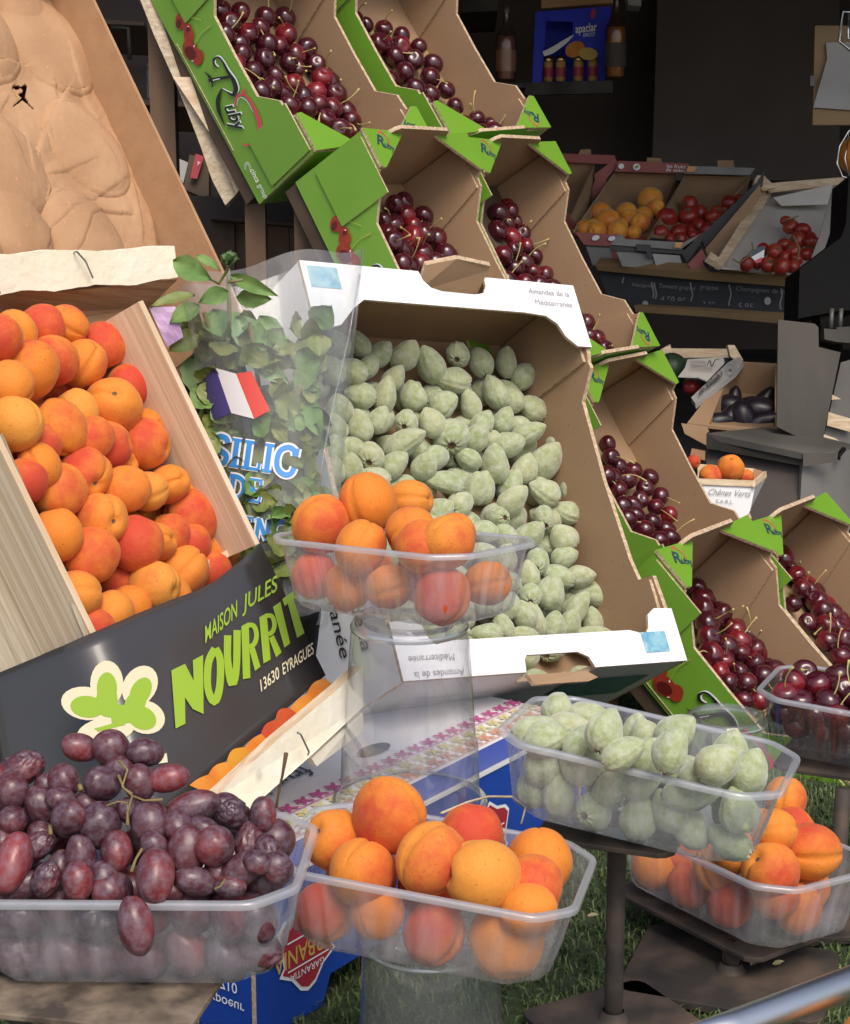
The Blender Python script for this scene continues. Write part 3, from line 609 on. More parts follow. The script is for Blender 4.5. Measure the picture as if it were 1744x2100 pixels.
    for i in range(8):
        (x0, y0), (x1, y1), (x2, y2), (x3, y3) = up[i], up[i + 1], lo[i + 1], lo[i]
        arc = [(x0 + (x1 - x0) * t - (5 + 7 * (i * 7 % 3)) * math.sin(math.pi * t) + (12 if 0 < t < 1 else 0) * 0, y0 + (y1 - y0) * t - (6 + 8 * (i * 7 % 3)) * math.sin(math.pi * t)) for t in (0, .15, .35, .5, .65, .85, 1)]
        decal("fruit_picture", r, [arc + [(x2, y2), (x3, y3)]], q(.0012 + .0001 * (i % 2)), "apron_fruit_red" if i in (4, 5) else "apron_fruit_orange" if i != 2 else "apron_fruit_gold", under="printed_card")
apricot_crate()

TM = frame((.576, -.073, .814), (-.428, -.875, .224), (.697, -.478, -.535), (-.413, -.128, 1.463)); TW, TL, TH = .293, .40, .10
PAD_Z = .052
def paper_crate():
    r = empty("lined_crate", TM, "crate of hidden fruit under torn salmon paper with a rough white slat in front", "crate")
    t = .004
    b = MB(); b.box((0, 0, -.004), (TW, TL, 0), "hardboard"); b.build("base", r)
    b = MB(); b.box((TW - t, -.012, 0), (TW, TL, TH), "hardboard"); b.build("side_board", r)
    b = MB(); b.box((0, 0, 0), (t, TL, TH), "hardboard"); b.build("side_board", r)
    b = MB(); b.box((t, TL - t, 0), (TW - t, TL, TH), "wood_pale"); b.build("end_board", r)
    b = MB(); slab(b, [(-40, 596, 1.45), (150, 596, 1.51), (366, 572, 1.585), (304, 632, 1.60), (180, 646, 1.56), (0, 646, 1.50), (-40, 650, 1.49)], .006, "wood_warm"); wpart("end_board", r, b)
    # rough slat: a wavy strip of torn white wood
    b = MB(); rnd = random.Random(5); up = []; lo = []
    for i in range(25):
        s = i / 24; x = -40 + s * 398; d = 1.42 + s * .15
        up.append((x, 521 - 14 * s + 3 * math.sin(i * .5) + rnd.uniform(-1.2, 1.2), d)); lo.append((x + 6 * s, 607 - 34 * s + 3 * math.sin(i * .7 + 1) + rnd.uniform(-1.5, 1.5), d + .005))
    lo[-1] = (366, 568, 1.575)
    P = [V(*p) for p in up]; Q = [V(*p) for p in lo]; n = len(P); nn = (P[3] - P[0]).cross(Q[0] - P[0]).normalized(); nn = nn if nn.dot(CAMP - P[0]) > 0 else -nn
    b.add(P + Q + [p - nn * .008 for p in P] + [p - nn * .008 for p in Q], [(i, i + 1, n + i + 1, n + i) for i in range(n - 1)] + [(2 * n + i, 2 * n + i + 1, i + 1, i) for i in range(n - 1)] + [(n + i, n + i + 1, 3 * n + i + 1, 3 * n + i) for i in range(n - 1)] + [(n - 1, 2 * n - 1, 4 * n - 1, 3 * n - 1)], "wood_white")
    wpart("slat", r, b)
    b = MB(); b.tube([V(152, 518, 1.492), V(158, 516, 1.488), V(176, 536, 1.494), V(191, 570, 1.503)], .0008, "staple_metal", 6); wpart("staple", r, b)
    # fruit-moulded paper
    edge = [(160, -30), (190, 30), (212, 80), (208, 125), (216, 170), (238, 215), (262, 270), (292, 320), (282, 350), (300, 385), (318, 430), (330, 480), (338, 520)]
    b = MB(); vs = []; NX, NY = 200, 270; rnd = random.Random(2)
    folds = [[(.3157 * a, .3157 * c) for a, c in f] for f in ([(330, 580), (345, 650), (580, 830)], [(390, 640), (310, 800), (230, 990)], [(20, 900), (100, 1130), (200, 1240), (320, 1245)], [(150, 930), (165, 1180), (290, 1240)], [(380, 1430), (300, 1500), (270, 1610)], [(470, 1630), (530, 1440), (640, 1375), (760, 1400)], [(860, 1220), (880, 1350), (910, 1520)], [(420, 400), (480, 560), (600, 760)], [(0, 540), (60, 600), (30, 660)], [(350, 1130), (520, 1090)], [(0, 440), (110, 440)], [(440, 1340), (560, 1320), (740, 1210)], [(640, 1000), (760, 1190)], [(200, 1250), (350, 1380), (440, 1380)])]
    def fold(x, y):
        s = 0
        for k, f in enumerate(folds):
            for (ax, ay), (bx_, by_) in zip(f[:-1], f[1:]):
                dx, dy = bx_ - ax, by_ - ay; t = max(0, min(1, ((x - ax) * dx + (y - ay) * dy) / (dx * dx + dy * dy))); d2 = math.hypot(x - ax - dx * t, y - ay - dy * t); sg = (dx * (y - ay) - dy * (x - ax)) * (1 if k % 2 else -1)
                wd = 2.2 if sg > 0 else 17 + 6 * (k % 3); s = max(s, math.exp(-(d2 / wd) ** 2) * (.0034 if k % 3 else .0024))
        return s
    bumps = [(-70, 60, .052), (95, 95, .05), (-10, 330, .05), (175, 310, .045), (170, 490, .042), (30, 470, .035), (40, 20, .03), (-100, 480, .045)]
    B = [(on_plane(TM, x, y, PAD_Z), rr * 1.05) for x, y, rr in bumps]
    for j in range(NY + 1):
        py = -40 + 590 * j / NY
        for k in range(len(edge) - 1):
            if edge[k][1] <= py <= edge[k + 1][1] or k == len(edge) - 2: break
        e0, e1 = edge[k], edge[k + 1]; s = max(0, min(1.2, (py - e0[1]) / (e1[1] - e0[1]))); ex = e0[0] * (1 - s) + e1[0] * s
        for i in range(NX + 1):
            px = -160 + (ex + 160) * i / NX
            p = on_plane(TM, px, py, PAD_Z); h = 0
            for c, rr in B:
                dd = math.hypot(p.x - c.x, (p.y - c.y) * .85); h = max(h, .0135 * (1 - (dd / rr) ** 2) ** .62 if dd < rr else 0)
            q3 = Vector((p.x * 26, p.y * 26, .3)); wr = noise.noise(q3 * .7) * .0045 + noise.noise(q3 * 6) * .0005 + fold(px, py)
            edgef = min(1, (NX - i) / 7); p.z = PAD_Z - .012 * (1 - edgef) ** 2 + h * (.25 + .75 * edgef) + wr * (1.0 if h < .004 else .55)
            vs.append(TM @ p)
    n = NX + 1
    tear = [((26, 180), (48, 182), 4.5), ((48, 180), (46, 204), 5.5), ((46, 202), (24, 220), 3.2), ((46, 206), (66, 226), 3.0), ((40, 196), (52, 210), 5)]
    def torn(a):
        x, y, _ = P2(vs[a])
        if not (10 < x < 80 and 165 < y < 240): return False
        for (ax, ay), (bx_, by_), w in tear:
            dx, dy = bx_ - ax, by_ - ay; t = max(0, min(1, ((x - ax) * dx + (y - ay) * dy) / (dx * dx + dy * dy)))
            if math.hypot(x - ax - dx * t, y - ay - dy * t) < w * (1 - .5 * t): return True
        return False
    fs = [(j * n + i, j * n + i + 1, (j + 1) * n + i + 1, (j + 1) * n + i) for j in range(NY) for i in range(NX)]
    fs = [f for f in fs if not torn(f[0])]
    b.add(vs, fs, "pulp_paper"); o = wpart("paper_liner", r, b, smooth=True)
    m = o.modifiers.new("thick", 'SOLIDIFY'); m.thickness = .0022; m.offset = -1
paper_crate()

# ================================================================== PUNNETS
PL, PW, PC, PD, PT = .19, .1259, .0217, .0569, .0112
def ring(L, W, c, n=25):
    a, b = L / 2, W / 2; C = [(a - c, -b), (a, -b + c), (a, b - c), (a - c, b), (-a + c, b), (-a, b - c), (-a, -b + c), (-a + c, -b)]
    out = []
    for i in range(8):
        p, q = C[i], C[(i + 1) % 8]; m = max(2, int(math.hypot(q[0] - p[0], q[1] - p[1]) / .0022))
        for k in range(m): s = k / m; out.append((p[0] + (q[0] - p[0]) * s, p[1] + (q[1] - p[1]) * s))
    for _ in range(7):                                  # round the cut corners
        n_ = len(out); out = [((out[i - 1][0] + 2 * out[i][0] + out[(i + 1) % n_][0]) / 4, (out[i - 1][1] + 2 * out[i][1] + out[(i + 1) % n_][1]) / 4) for i in range(n_)]
    return out
def make_punnet(M, label, film="punnet_film", rim="punnet_rim", depth=PD, seedp=0):
    r = empty("plastic_punnet", M, label, "punnet", "clear plastic punnets in front")
    base = ring(PL, PW, PC); n = len(base); b = MB(); vs = []
    zs = [0, -.004, -.006, -.012, -.022, -.032, -.042, depth * -.88, depth * -.95, -depth]
    for j, z in enumerate(zs):
        s = -z / depth; ins = PT * s
        if j >= len(zs) - 2: ins += (.0025 if j == len(zs) - 2 else .007)
        for k, (x, y) in enumerate(base):
            l = math.hypot(x, y); rib = (.0013 * (abs(math.sin(k * .33)) ** 3) + .0006 * math.sin(k * 1.1) if 3 <= j < len(zs) - 1 else 0)
            fx = 1 - (ins + rib) / (PL / 2) if True else 1; fy = 1 - (ins + rib) / (PW / 2)
            vs.append((x * fx, y * fy, z))
    for j in range(len(zs) - 1): b.f += [[j * n + k, j * n + (k + 1) % n, (j + 1) * n + (k + 1) % n, (j + 1) * n + k] for k in range(n)]
    b.v = [Vector(p) for p in vs]; b.f.append(list(range((len(zs) - 1) * n, len(zs) * n))); b.mi(film); b.m = [0] * len(b.f)
    b.build("tray", r, smooth=True)
    b = MB(); rows = [(-.0004, -.0008), (-.0002, .0008), (.0010, .0016), (.0020, .0008), (.0030, .0014), (.0040, .0010), (.0046, -.0004), (.0045, -.0028)]; vs = []
    for ofs, z in rows:
        for x, y in base: vs.append((x * (1 + ofs / (PL / 2)), y * (1 + ofs / (PW / 2)), z))
    fs = [[j * n + k, j * n + (k + 1) % n, (j + 1) * n + (k + 1) % n, (j + 1) * n + k] for j in range(len(rows) - 1) for k in range(n)]
    b.add(vs, fs, rim); b.build("rim", r, smooth=True)
    return r
def rotv(w):
    v = Vector(w); return Matrix.Rotation(v.length, 4, v.normalized()) if v.length > 1e-6 else Matrix.Identity(4)
PUN = {
    'P1': at((.008, 1.071, CAM_H - .457)) @ rotv((-.018, .093, -.236)),
    'P2': at((-.018 * .97, 1.368 * .97, CAM_H - .313 * .97)) @ rotv((-.088, -.031, -.652)) @ Matrix.Scale(.97, 4),
    'P3': at((.157, 1.163, CAM_H - .412)) @ rotv((-.031, .121, -.346)),
    'P4': at((.253, 1.320, CAM_H - .548)) @ rotv((-.067, .042, -.946)),
    'P5': at((-.166, .959, CAM_H - .409)) @ rotv((-.002, -.024, -.065)),
}
PUN['P6'] = at(V(1790, 1428, 1.50)) @ rotv((-.02, .06, -.42)) @ Matrix.Scale(.92, 4)
PLAB = {'P1': "clear punnet of apricots at the bottom centre, on an upturned clear cup", 'P2': "clear punnet of apricots raised on the tall clear cup",
        'P3': "clear punnet of green almonds on a thin iron post stand", 'P4': "clear punnet of apricots low over the turf, under the almond punnet",
        'P5': "clear punnet of dark red grapes on a mottled plate", 'P6': "dark clear punnet of cherries at the right edge"}
PROOT = {k: make_punnet(PUN[k], PLAB[k], *(("punnet_dark_film", "punnet_rim") if k == 'P6' else ())) for k in PUN}

# ================================================================== CLEAR CUPS
def make_cup(base, h, rb, rt, label, film="cup_film"):
    r = empty("upturned_cup", at(base), label, "clear cup", "upturned clear cups")
    b = MB(); sh = rt + (rb - rt) * .62
    b.lathe([(rb * .98, .006), (rb * .955, .010), (sh * 1.02, h * .34), (sh * .985, h * .36), (rt + (rb - rt) * .35, h * .66), (rt * 1.03, h * .955), (rt * .985, h * .985), (rt * .93, h)], film, 64)
    b.lathe([(rt * .93, h), (rt * .84, h * .985), (rt * .80, h * .955), (rt * .4, h * .95), (.001, h * .95)], film, 64); b.build("wall", r, smooth=True)
    b = MB(); b.lathe([(rb * .98, .006), (rb * 1.0, .007), (rb * 1.06, .005), (rb * 1.07, .002), (rb * 1.05, 0.0), (rb * .99, .0012)], "cup_rim", 64); b.build("lip", r, smooth=True)
    b = MB(); b.lathe([(rt * 1.035, h * .93), (rt * 1.05, h * .94), (rt * 1.05, h * .95), (rt * 1.03, h * .96)], "cup_rim", 64); b.build("bead", r, smooth=True)
    return r
c2 = PUN['P2'].translation; BTOP = .122
make_cup((-.012, 1.326, BTOP + .002), c2.z - PD - BTOP - .006, .0585, .0445, "tall upturned clear cup holding the apricot punnet above the blue carton")
make_cup((.004, 1.085, .006), PUN['P1'].translation.z - PD - .008, .052, .0445, "upturned clear cup standing on turf beneath the front apricot punnet")
pc = V(1490, 1470, 1.66); make_cup((pc.x, pc.y, .006), pc.z - .004, .047, .0375, "empty upturned clear cup between almond punnet and cherry punnet")

# ================================================================== BLUE CARTON UNDER THE TALL CUP
def blue_carton():
    N, E = Vector((-.121, 1.158, 0)), Vector((.149, 1.535, 0)); ex = (E - N).normalized(); ey = Vector((-ex.y, ex.x, 0)); Ln = (E - N).length; Wd = .40; H = BTOP
    M = Matrix(((ex.x, ey.x, 0, N.x), (ex.y, ey.y, 0, N.y), (0, 0, 1, .005), (0, 0, 0, 1)))
    r = empty("blue_carton", M, "blue printed carton with a white patterned top standing on the turf", "carton")
    b = MB()
    b.prism([(0, 0, 0), (.075, 0, 0), (.085, 0, .022), (Ln - .085, 0, .022), (Ln - .075, 0, 0), (Ln, 0, 0), (Ln, 0, H - .005), (0, 0, H - .005)], (0, .004, 0), "blue_carton", None, "cardboard_edge")
    b.prism([(0, .0042, 0), (0, .06, 0), (0, .07, .022), (0, Wd - .07, .022), (0, Wd - .06, 0), (0, Wd, 0), (0, Wd, H - .005), (0, .0042, H - .005)], (.004, 0, 0), "blue_carton", None, "cardboard_edge")
    b.box((Ln - .004, .0042, 0), (Ln, Wd, H - .005), "blue_carton"); b.box((.0042, Wd - .004, 0), (Ln - .0042, Wd, H - .005), "blue_carton"); b.build("side_walls", r)
    b = MB(); b.box((-.001, -.001, H - .0048), (Ln + .001, Wd, H - .001), "carton_white"); b.build("lid", r)
    top = lambda x, y: M @ Vector((x, y, H))
    t2 = lambda x, y: M @ Vector((x, y, H + .0006))
    def motif(x, y, s):
        return stroke([(x - s, y - s), (x, y), (x - s, y + s)], [s * .5, s * .7, s * .5], 2) + stroke([(x + s, y - s), (x, y), (x + s, y + s)], [s * .5, s * .7, s * .5], 2) + [[(x - s * 1.6, y), (x - s, y - s * .5), (x - s * .6, y), (x - s, y + s * .5)]]
    decal("blue_band", r, [[(-.0005, 0), (Ln, 0), (Ln, .030), (-.0005, .030)]], top, "blue_carton", under="lid")
    for y, m in ((.044, "strip_orange"), (.060, "strip_yellow"), (.078, "strip_magenta")):
        decal("pattern_strip", r, [q for i in range(24) for q in motif(.016 + i * .0192, y, .0058)] + line([(.004, y - .0085), (Ln - .004, y - .0085)], .0012), t2, m, under="lid")
    decal("hand_hole", r, [ell(Ln * .60, .105, .020, .010), ell(.10, .105, .020, .010)], t2, "print_dark", under="lid")
    decal("lettering", r, word("frutta", (.21, .13), (-.03, 0), (0, -.03), .006, .2) + word("TIF", (.24, .18), (-.04, 0), (0, -.04), .01) + word("selezione", (.15, .115), (-.018, 0), (0, -.018), 0, .2), t2, "print_navy", under="lid")
    decal("lettering_rule", r, [[(.10, .165), (.30, .165), (.30, .168), (.10, .168)], [(.15, .21), (.32, .21), (.32, .222), (.15, .222)]], t2, "gift_blue", under="lid")
    fr = lambda x, y: M @ Vector((x, -.0012, y)); fr2 = lambda x, y: M @ Vector((x, -.0017, y)); fr3 = lambda x, y: M @ Vector((x, -.0022, y))
    shield = lambda cx, cy, s: [(cx + s * a, cy + s * b_) for a, b_ in ((-.78, .45), (-.62, .6), (-.3, .66), (0, .86), (.3, .66), (.62, .6), (.78, .45), (.62, -.2), (.74, -.35), (.42, -.52), (.2, -.78), (0, -.86), (-.2, -.78), (-.42, -.52), (-.74, -.35), (-.62, -.2))]
    for cx, cy, s in ((.057, .058, .040), (.30, .058, .036)):
        decal("badge", r, [shield(cx, cy, s * 1.1)], fr, "print_white", under="side_walls"); decal("badge", r, [shield(cx, cy, s)], fr2, "badge_red", under="side_walls")
        decal("badge_band", r, line([(cx - s * .6, cy + s * .22), (cx + s * .6, cy + s * .22)], .0012) + line([(cx - s * .6, cy - s * .34), (cx + s * .6, cy - s * .34)], .0012), fr3, "print_white", under="side_walls")
        decal("lettering", r, word("URBANIA", (cx + s * .72, cy + s * .08), (-s * .40, 0), (0, -s * .50), .01), fr3, "badge_gold", under="side_walls")
        decal("lettering", r, word("GARANTIA", (cx + s * .46, cy - s * .42), (-s * .20, 0), (0, -s * .2), 0), fr3, "print_white", under="side_walls")
    decal("lettering", r, word("LE", (Ln - .012, .070), (-.026, 0), (0, -.03), .012), fr3, "badge_gold", under="side_walls")
    decal("gold_frame", r, line([(Ln - .05, .085), (Ln - .004, .085)], .002) + line([(Ln - .05, .030), (Ln - .004, .030)], .002) + line([(Ln - .05, .085), (Ln - .05, .03)], .002), fr2, "badge_gold", under="side_walls")
    lf = lambda x, y: M @ Vector((-.0012, x, y))
    decal("lettering", r, word("Expoeur", (.050, .030), (-.0115, 0), (0, -.0115), .004) + word("B-9710", (.050, .044), (-.0115, 0), (0, -.0115), .004), lf, "print_white", under="side_walls")
    return r
blue_carton()
b = MB(); b.tube([V(905, 1668, 1.30), V(960, 1645, 1.32), V(1000, 1634, 1.34), V(1050, 1634, 1.36), V(1078, 1655, 1.36), V(1070, 1690, 1.35)], .0010, "wood_pale", 8)
tag(b.build("twine", None, True), "thin orange strap loop lying on the blue carton beside the tall cup", "strap")

# ================================================================== STANDS, PLATES, RAIL
def iron_stand(top, px, base, hw, hl, yaw, label, plate_m="iron_rust", basehw=.055, baseyaw=.5, post=True):
    """top: centre of the top plate; px: x,y of the post; base: True for a foot plate"""
    r = empty("iron_stand", at((px[0], px[1], .006)), label, "stand", "iron post stands on the turf")
    def plate(name, c, hx, hy, yaw, th, m, nm=.006):
        rnd = random.Random(name + str(c)); pts = []
        for sx, sy in ((-1, -1), (1, -1), (1, 1), (-1, 1)):
            for k in range(3):
                a = math.atan2(sy, sx) - .6 + .6 * k; pts.append((sx * (hx - .012) + .012 * math.cos(a) + rnd.uniform(-.001, .001), sy * (hy - .012) + .012 * math.sin(a) + rnd.uniform(-.001, .001)))
        cy, sy_ = math.cos(yaw), math.sin(yaw)
        b = MB(); b.prism([(c[0] + x * cy - y * sy_, c[1] + x * sy_ + y * cy, c[2] - th) for x, y in pts], (0, 0, th), m); wpart(name, r, b, bevel=.0008)
    plate("top_plate", top, hl, hw, yaw, .004, plate_m)
    if post:
        b = MB(); b.tube([(px[0], px[1], .010), (px[0], px[1], .03), (top[0] + (px[0] - top[0]) * .9, top[1] + (px[1] - top[1]) * .9, top[2] - .004)], .0068, "iron_rust", 14); wpart("post", r, b, smooth=True)
        b = MB(); b.lathe([(.016, .0105), (.011, .014), (.008, .020)], "iron_rust", 16, center=(px[0], px[1], 0)); wpart("weld", r, b, smooth=True)
        plate("foot_plate", (px[0], px[1], .0135), basehw, basehw * .80, baseyaw, .007, "iron_rust")
    return r
def ground_at(px, py, z=.012):
    u = V(px, py, 1) - CAMP; t = (CAM_H - z) / -u.z; p = CAMP + u * t; return (p.x, p.y)
def under(k, dz=.0015): p = PUN[k] @ Vector((0, 0, -PD)); return Vector((p.x, p.y, p.z - dz))
u3, u4, u5, u6 = under('P3', .006), under('P4', .005), under('P5'), under('P6', .004)
iron_stand((u3.x - .018, u3.y, u3.z), ground_at(1258, 2092), True, .034, .05, -.35, "iron post stand carrying the almond punnet")
iron_stand((u4.x - .015, u4.y + .004, u4.z - .001), ground_at(1499, 1992), True, .040, .082, -.95, "low iron stand under the apricot punnet beside the post", baseyaw=-.35, basehw=.078)
iron_stand((u6.x, u6.y, u6.z), ground_at(1712, 1872), True, .05, .07, -.42, "iron post stand carrying the cherry punnet", baseyaw=.1, basehw=.06)
iron_stand((u5.x - .052, u5.y - .012, u5.z), (u5.x - .09, u5.y + .05), True, .068, .104, -.20, "mottled brown plate on a post under the grape punnet", plate_m="stone_plate")
b = MB(); b.tube([V(1380, 2152, .93), V(1500, 2098 + 10, .95), V(1744, 2000 + 15, 1.02), V(1960, 1912 + 18, 1.09)], .0092, "chrome_rail", 24)
tag(b.build("chrome_rail", None, True), "shiny chrome rail crossing the bottom right corner", "rail")
# ================================================================== FRUIT MESHES (unit radius)
def sphere_mesh(name, f, m, nu=36, nv=24, stem=None):
    vs = []; fs = []; mi = []
    for j in range(nv + 1):
        th = math.pi * j / nv
        for i in range(nu):
            ph = 2 * math.pi * i / nu; d = Vector((math.sin(th) * math.cos(ph), math.sin(th) * math.sin(ph), math.cos(th))); vs.append(f(d, th, ph))
    for j in range(nv):
        for i in range(nu):
            fs.append((j * nu + i, (j + 1) * nu + i, (j + 1) * nu + (i + 1) % nu, j * nu + (i + 1) % nu)); mi.append(1 if stem and stem(j, nv) else 0)
    me = bpy.data.meshes.new(name); me.from_pydata(vs, [], fs); me.materials.append(MATS[m])
    if stem: me.materials.append(MATS["stem_brown"])
    me.polygons.foreach_set("material_index", mi); me.polygons.foreach_set("use_smooth", [True] * len(fs)); me.update(); return me
def apricot_f(sd):
    o = Vector((sd * 3.1, sd * 1.7, sd)); depth = .05 + .02 * (sd % 3)
    def f(d, th, ph):
        a = (ph - .0 + math.pi) % (2 * math.pi) - math.pi
        gr = depth * (1.1 * math.exp(-(a / .075) ** 2) + .75 * math.exp(-(a / .26) ** 2)) * max(0, math.sin(th)) ** .5 * (1.15 - .45 * th / math.pi)
        dim = .20 * math.exp(-(th / .26) ** 2) + .03 * math.exp(-((math.pi - th) / .22) ** 2)
        r = 1 - gr - dim + .035 * noise.noise(d * 1.3 + o) + .012 * noise.noise(d * 3 + o)
        return Vector((d.x * r * 1.02, d.y * r * (.93 + .03 * (sd % 2)), d.z * r * (1.0 + .045 * (sd % 3))))
    return f
AP = [sphere_mesh("apricot_mesh", apricot_f(i + 1), "apricot_skin", 44, 30, (lambda j, nv: j < 1) if i % 2 == 0 else None) for i in range(5)]
PE = [sphere_mesh("peach_mesh", apricot_f(i + 11), "peach_skin", 28, 20) for i in range(2)]
def tomato_f(sd):
    o = Vector((sd, sd * 2, 0))
    return lambda d, th, ph: Vector((d.x, d.y, d.z * .86)) * (1 - .14 * math.exp(-(th / .3) ** 2) + .03 * math.cos(5 * ph) * math.sin(th) + .03 * noise.noise(d * 1.5 + o))
TO = [sphere_mesh("tomato_mesh", tomato_f(i + 3), "tomato_skin", 28, 20, lambda j, nv: j < 2) for i in range(2)]
def almond_f(sd):
    o = Vector((sd * 2.3, 1, sd)); wid = .74 + .05 * (sd % 3); flat = .84 + .04 * (sd % 2); bend = .08 * ((sd % 4) - 1.5)
    def f(d, th, ph):
        z = math.cos(th); s = math.sin(th)
        r = s * wid * (1 - .20 * z) * (1 + .07 * math.exp(-((z + .2) / .5) ** 2))
        if z > .6: r *= 1 - .28 * ((z - .6) / .4) ** 1.5
        a = (ph + math.pi) % (2 * math.pi) - math.pi
        rid = 1 - .085 * math.exp(-(a / .085) ** 2) + .045 * math.exp(-((abs(a) - .24) / .11) ** 2) + .016 * math.cos(7 * ph + 2 * math.cos(th))
        rad = 1 - .16 * math.exp(-((math.pi - th) / .20) ** 2) + .055 * math.cos(9 * ph) * math.exp(-((math.pi - th - .35) / .30) ** 2)
        n = 1 + .04 * noise.noise(d * 1.4 + o) + .006 * noise.noise(d * 4 + o)
        return Vector((r * math.cos(ph) * rid * n + bend * (1 - z * z), r * math.sin(ph) * rid * n * flat, z * 1.0 * rad * n))
    return f
AM_ = [sphere_mesh("almond_mesh", almond_f(i), "almond_skin", 40, 30, lambda j, nv: j >= nv - 2) for i in range(6)]
def cherry_f(sd):
    o = Vector((sd, 5, sd * 2))
    return lambda d, th, ph: Vector((d.x * 1.03, d.y * .97, d.z * .95)) * (1 - .20 * math.exp(-(th / .42) ** 2) - .03 * math.exp(-((math.pi - th) / .2) ** 2) - .025 * math.exp(-(((ph + math.pi) % 6.283 - math.pi) / .12) ** 2) * math.sin(th) + .02 * noise.noise(d * 1.5 + o))
CM = [sphere_mesh("cherry_mesh", cherry_f(i), "cherry_skin", 32, 24) for i in range(4)]
def stem_mesh(sd):
    rnd = random.Random(sd); b = MB(); L = rnd.uniform(1.7, 2.6); bx_, by_ = rnd.uniform(-.9, .9), rnd.uniform(-.9, .9); c2 = rnd.uniform(-.5, .5)
    pts = [(bx_ * t * t + c2 * math.sin(t * 3) * .3, by_ * t * t, .66 + L * t * (1 - .18 * t)) for t in [i / 9 for i in range(10)]]
    b.tube(pts, [.062, .055, .05, .048, .048, .05, .052, .06, .085, .115], "cherry_stem_green", 6); return b.mesh("stem_mesh", True)
SM = [stem_mesh(i) for i in range(8)]
def grape_f(sd, wr=0):
    o = Vector((sd, 9, 2 * sd)); k = .70 + .05 * (sd % 3)
    def f(d, th, ph):
        n = 1 + .05 * noise.noise(d * 1.2 + o) - (.04 * math.exp(-(th / .15) ** 2))
        if wr: n += wr * (abs(noise.noise(Vector((d.x * 2.2, d.y * 2.2, d.z * 1.1)) * 1.8 + o)) - .25) * -1.0 + .02 * noise.noise(d * 7 + o)
        return Vector((d.x * k * n, d.y * k * n, d.z * n))
    return f
GM = [sphere_mesh("grape_mesh", grape_f(i), "grape_skin", 34, 26) for i in range(4)]
GW = [sphere_mesh("wrinkled_grape_mesh", grape_f(i + 5, .26), "grape_skin", 44, 34) for i in range(3)]

def relax(P, R, it=60, lim=1.1, keep=.93):
    """spread overlapping fruit apart along the line of sight, nearer ones nearer"""
    D = [(p - CAMP).length for p in P]; U = [(p - CAMP).normalized() for p in P]; D0 = D[:]
    for _ in range(it):
        moved = False
        for i in range(len(P)):
            for j in range(i):
                dv = (U[i] * D[i] - U[j] * D[j]).length; need = (R[i] + R[j]) * keep
                if dv < need:
                    s = .25 * (need - dv); a, b = (i, j) if D[i] < D[j] else (j, i)
                    D[a] -= s; D[b] += s; moved = True
        for i in range(len(P)): D[i] = max(D0[i] - lim * R[i], min(D0[i] + lim * R[i], D[i]))
        if not moved: break
    return [CAMP + U[i] * D[i] for i in range(len(P))]
ORD = "first second third fourth fifth sixth seventh eighth ninth tenth eleventh twelfth thirteenth fourteenth fifteenth sixteenth seventeenth eighteenth nineteenth twentieth twenty-first twenty-second twenty-third twenty-fourth twenty-fifth twenty-sixth twenty-seventh twenty-eighth twenty-ninth thirtieth".split()
def label_rows(objs, noun, where, adj, row_h):
    """objs: [(object, px, py)] -> labels by row and place in the row as seen in the photo"""
    L = sorted(objs, key=lambda o: o[2]); rows = []; 
    for o in L:
        if not rows or o[2] - rows[-1][0][2] > row_h: rows.append([o])
        else: rows[-1].append(o)
    for i, r in enumerate(rows):
        r.sort(key=lambda o: o[1])
        for k, o in enumerate(r):
            a = adj(o[0]); rw = "" if len(rows) == 1 else ("top row " if i == 0 else "bottom row " if i == len(rows) - 1 else ORD[min(i, 29)] + " row ")
            o[0]["label"] = f"{a} {noun}, {ORD[min(k, 29)]} from left, {rw}{'of ' if rw else 'in '}{where}"
def tuck(P, R, M, front):
    """keep fruit that lies in a punnet behind its near wall and above its floor"""
    if front is None: return P
    Mi = M.inverted(); out = []
    for p, r in zip(P, R):
        u = (p - CAMP).normalized()
        for _ in range(60):
            q = Mi @ p
            if q.z > r * .95: break
            ins = PT * max(0, -q.z) / PD
            if q.y - r >= -PW / 2 + ins + .006: break
            p = p + u * .001
        for _ in range(80):                               # nor hang out over the far rim
            if (Mi @ p).y <= PW / 2 - r * .75: break
            p = p - u * .001
        q = Mi @ p; q.z = max(q.z, -PD + r * .9); lx = PL / 2 - PT * .8 - r
        if q.z < r * .6: q.x = max(-lx, min(lx, q.x)); q.y = min(q.y, PW / 2 - PT * .8 - r)
        ov = abs(q.x) + abs(q.y) - (PL / 2 + PW / 2 - PC - 1.5 * PT * max(0, -q.z) / PD - r * 1.414 - .004)
        if q.z < r * .6 and ov > 0: q.x -= math.copysign(ov / 2, q.x); q.y -= math.copysign(ov / 2, q.y)
        out.append(M @ q)
    return out
def rrot(rnd): return Matrix.Rotation(rnd.uniform(0, 6.283), 4, Vector((rnd.gauss(0, 1), rnd.gauss(0, 1), rnd.gauss(0, 1))).normalized())
def put(name, me, p, r, rot, color, cat, group, scale=None):
    o = bpy.data.objects.new(name, me); COL.objects.link(o)
    o.matrix_world = Matrix.Translation(p) @ rot @ (Matrix.Diagonal((*scale, 1)) if scale else Matrix.Scale(r, 4)); o.color = (*color, 1)
    return tag(o, None, cat, group)
CODE = {'o': (.22, .25, "orange"), 'y': (.0, .95, "yellow orange"), 'r': (.58, .0, "red"), 'b': (.42, .28, "red cheeked orange"), 'd': (.36, .0, "deep orange"), 'l': (.10, .7, "pale orange")}
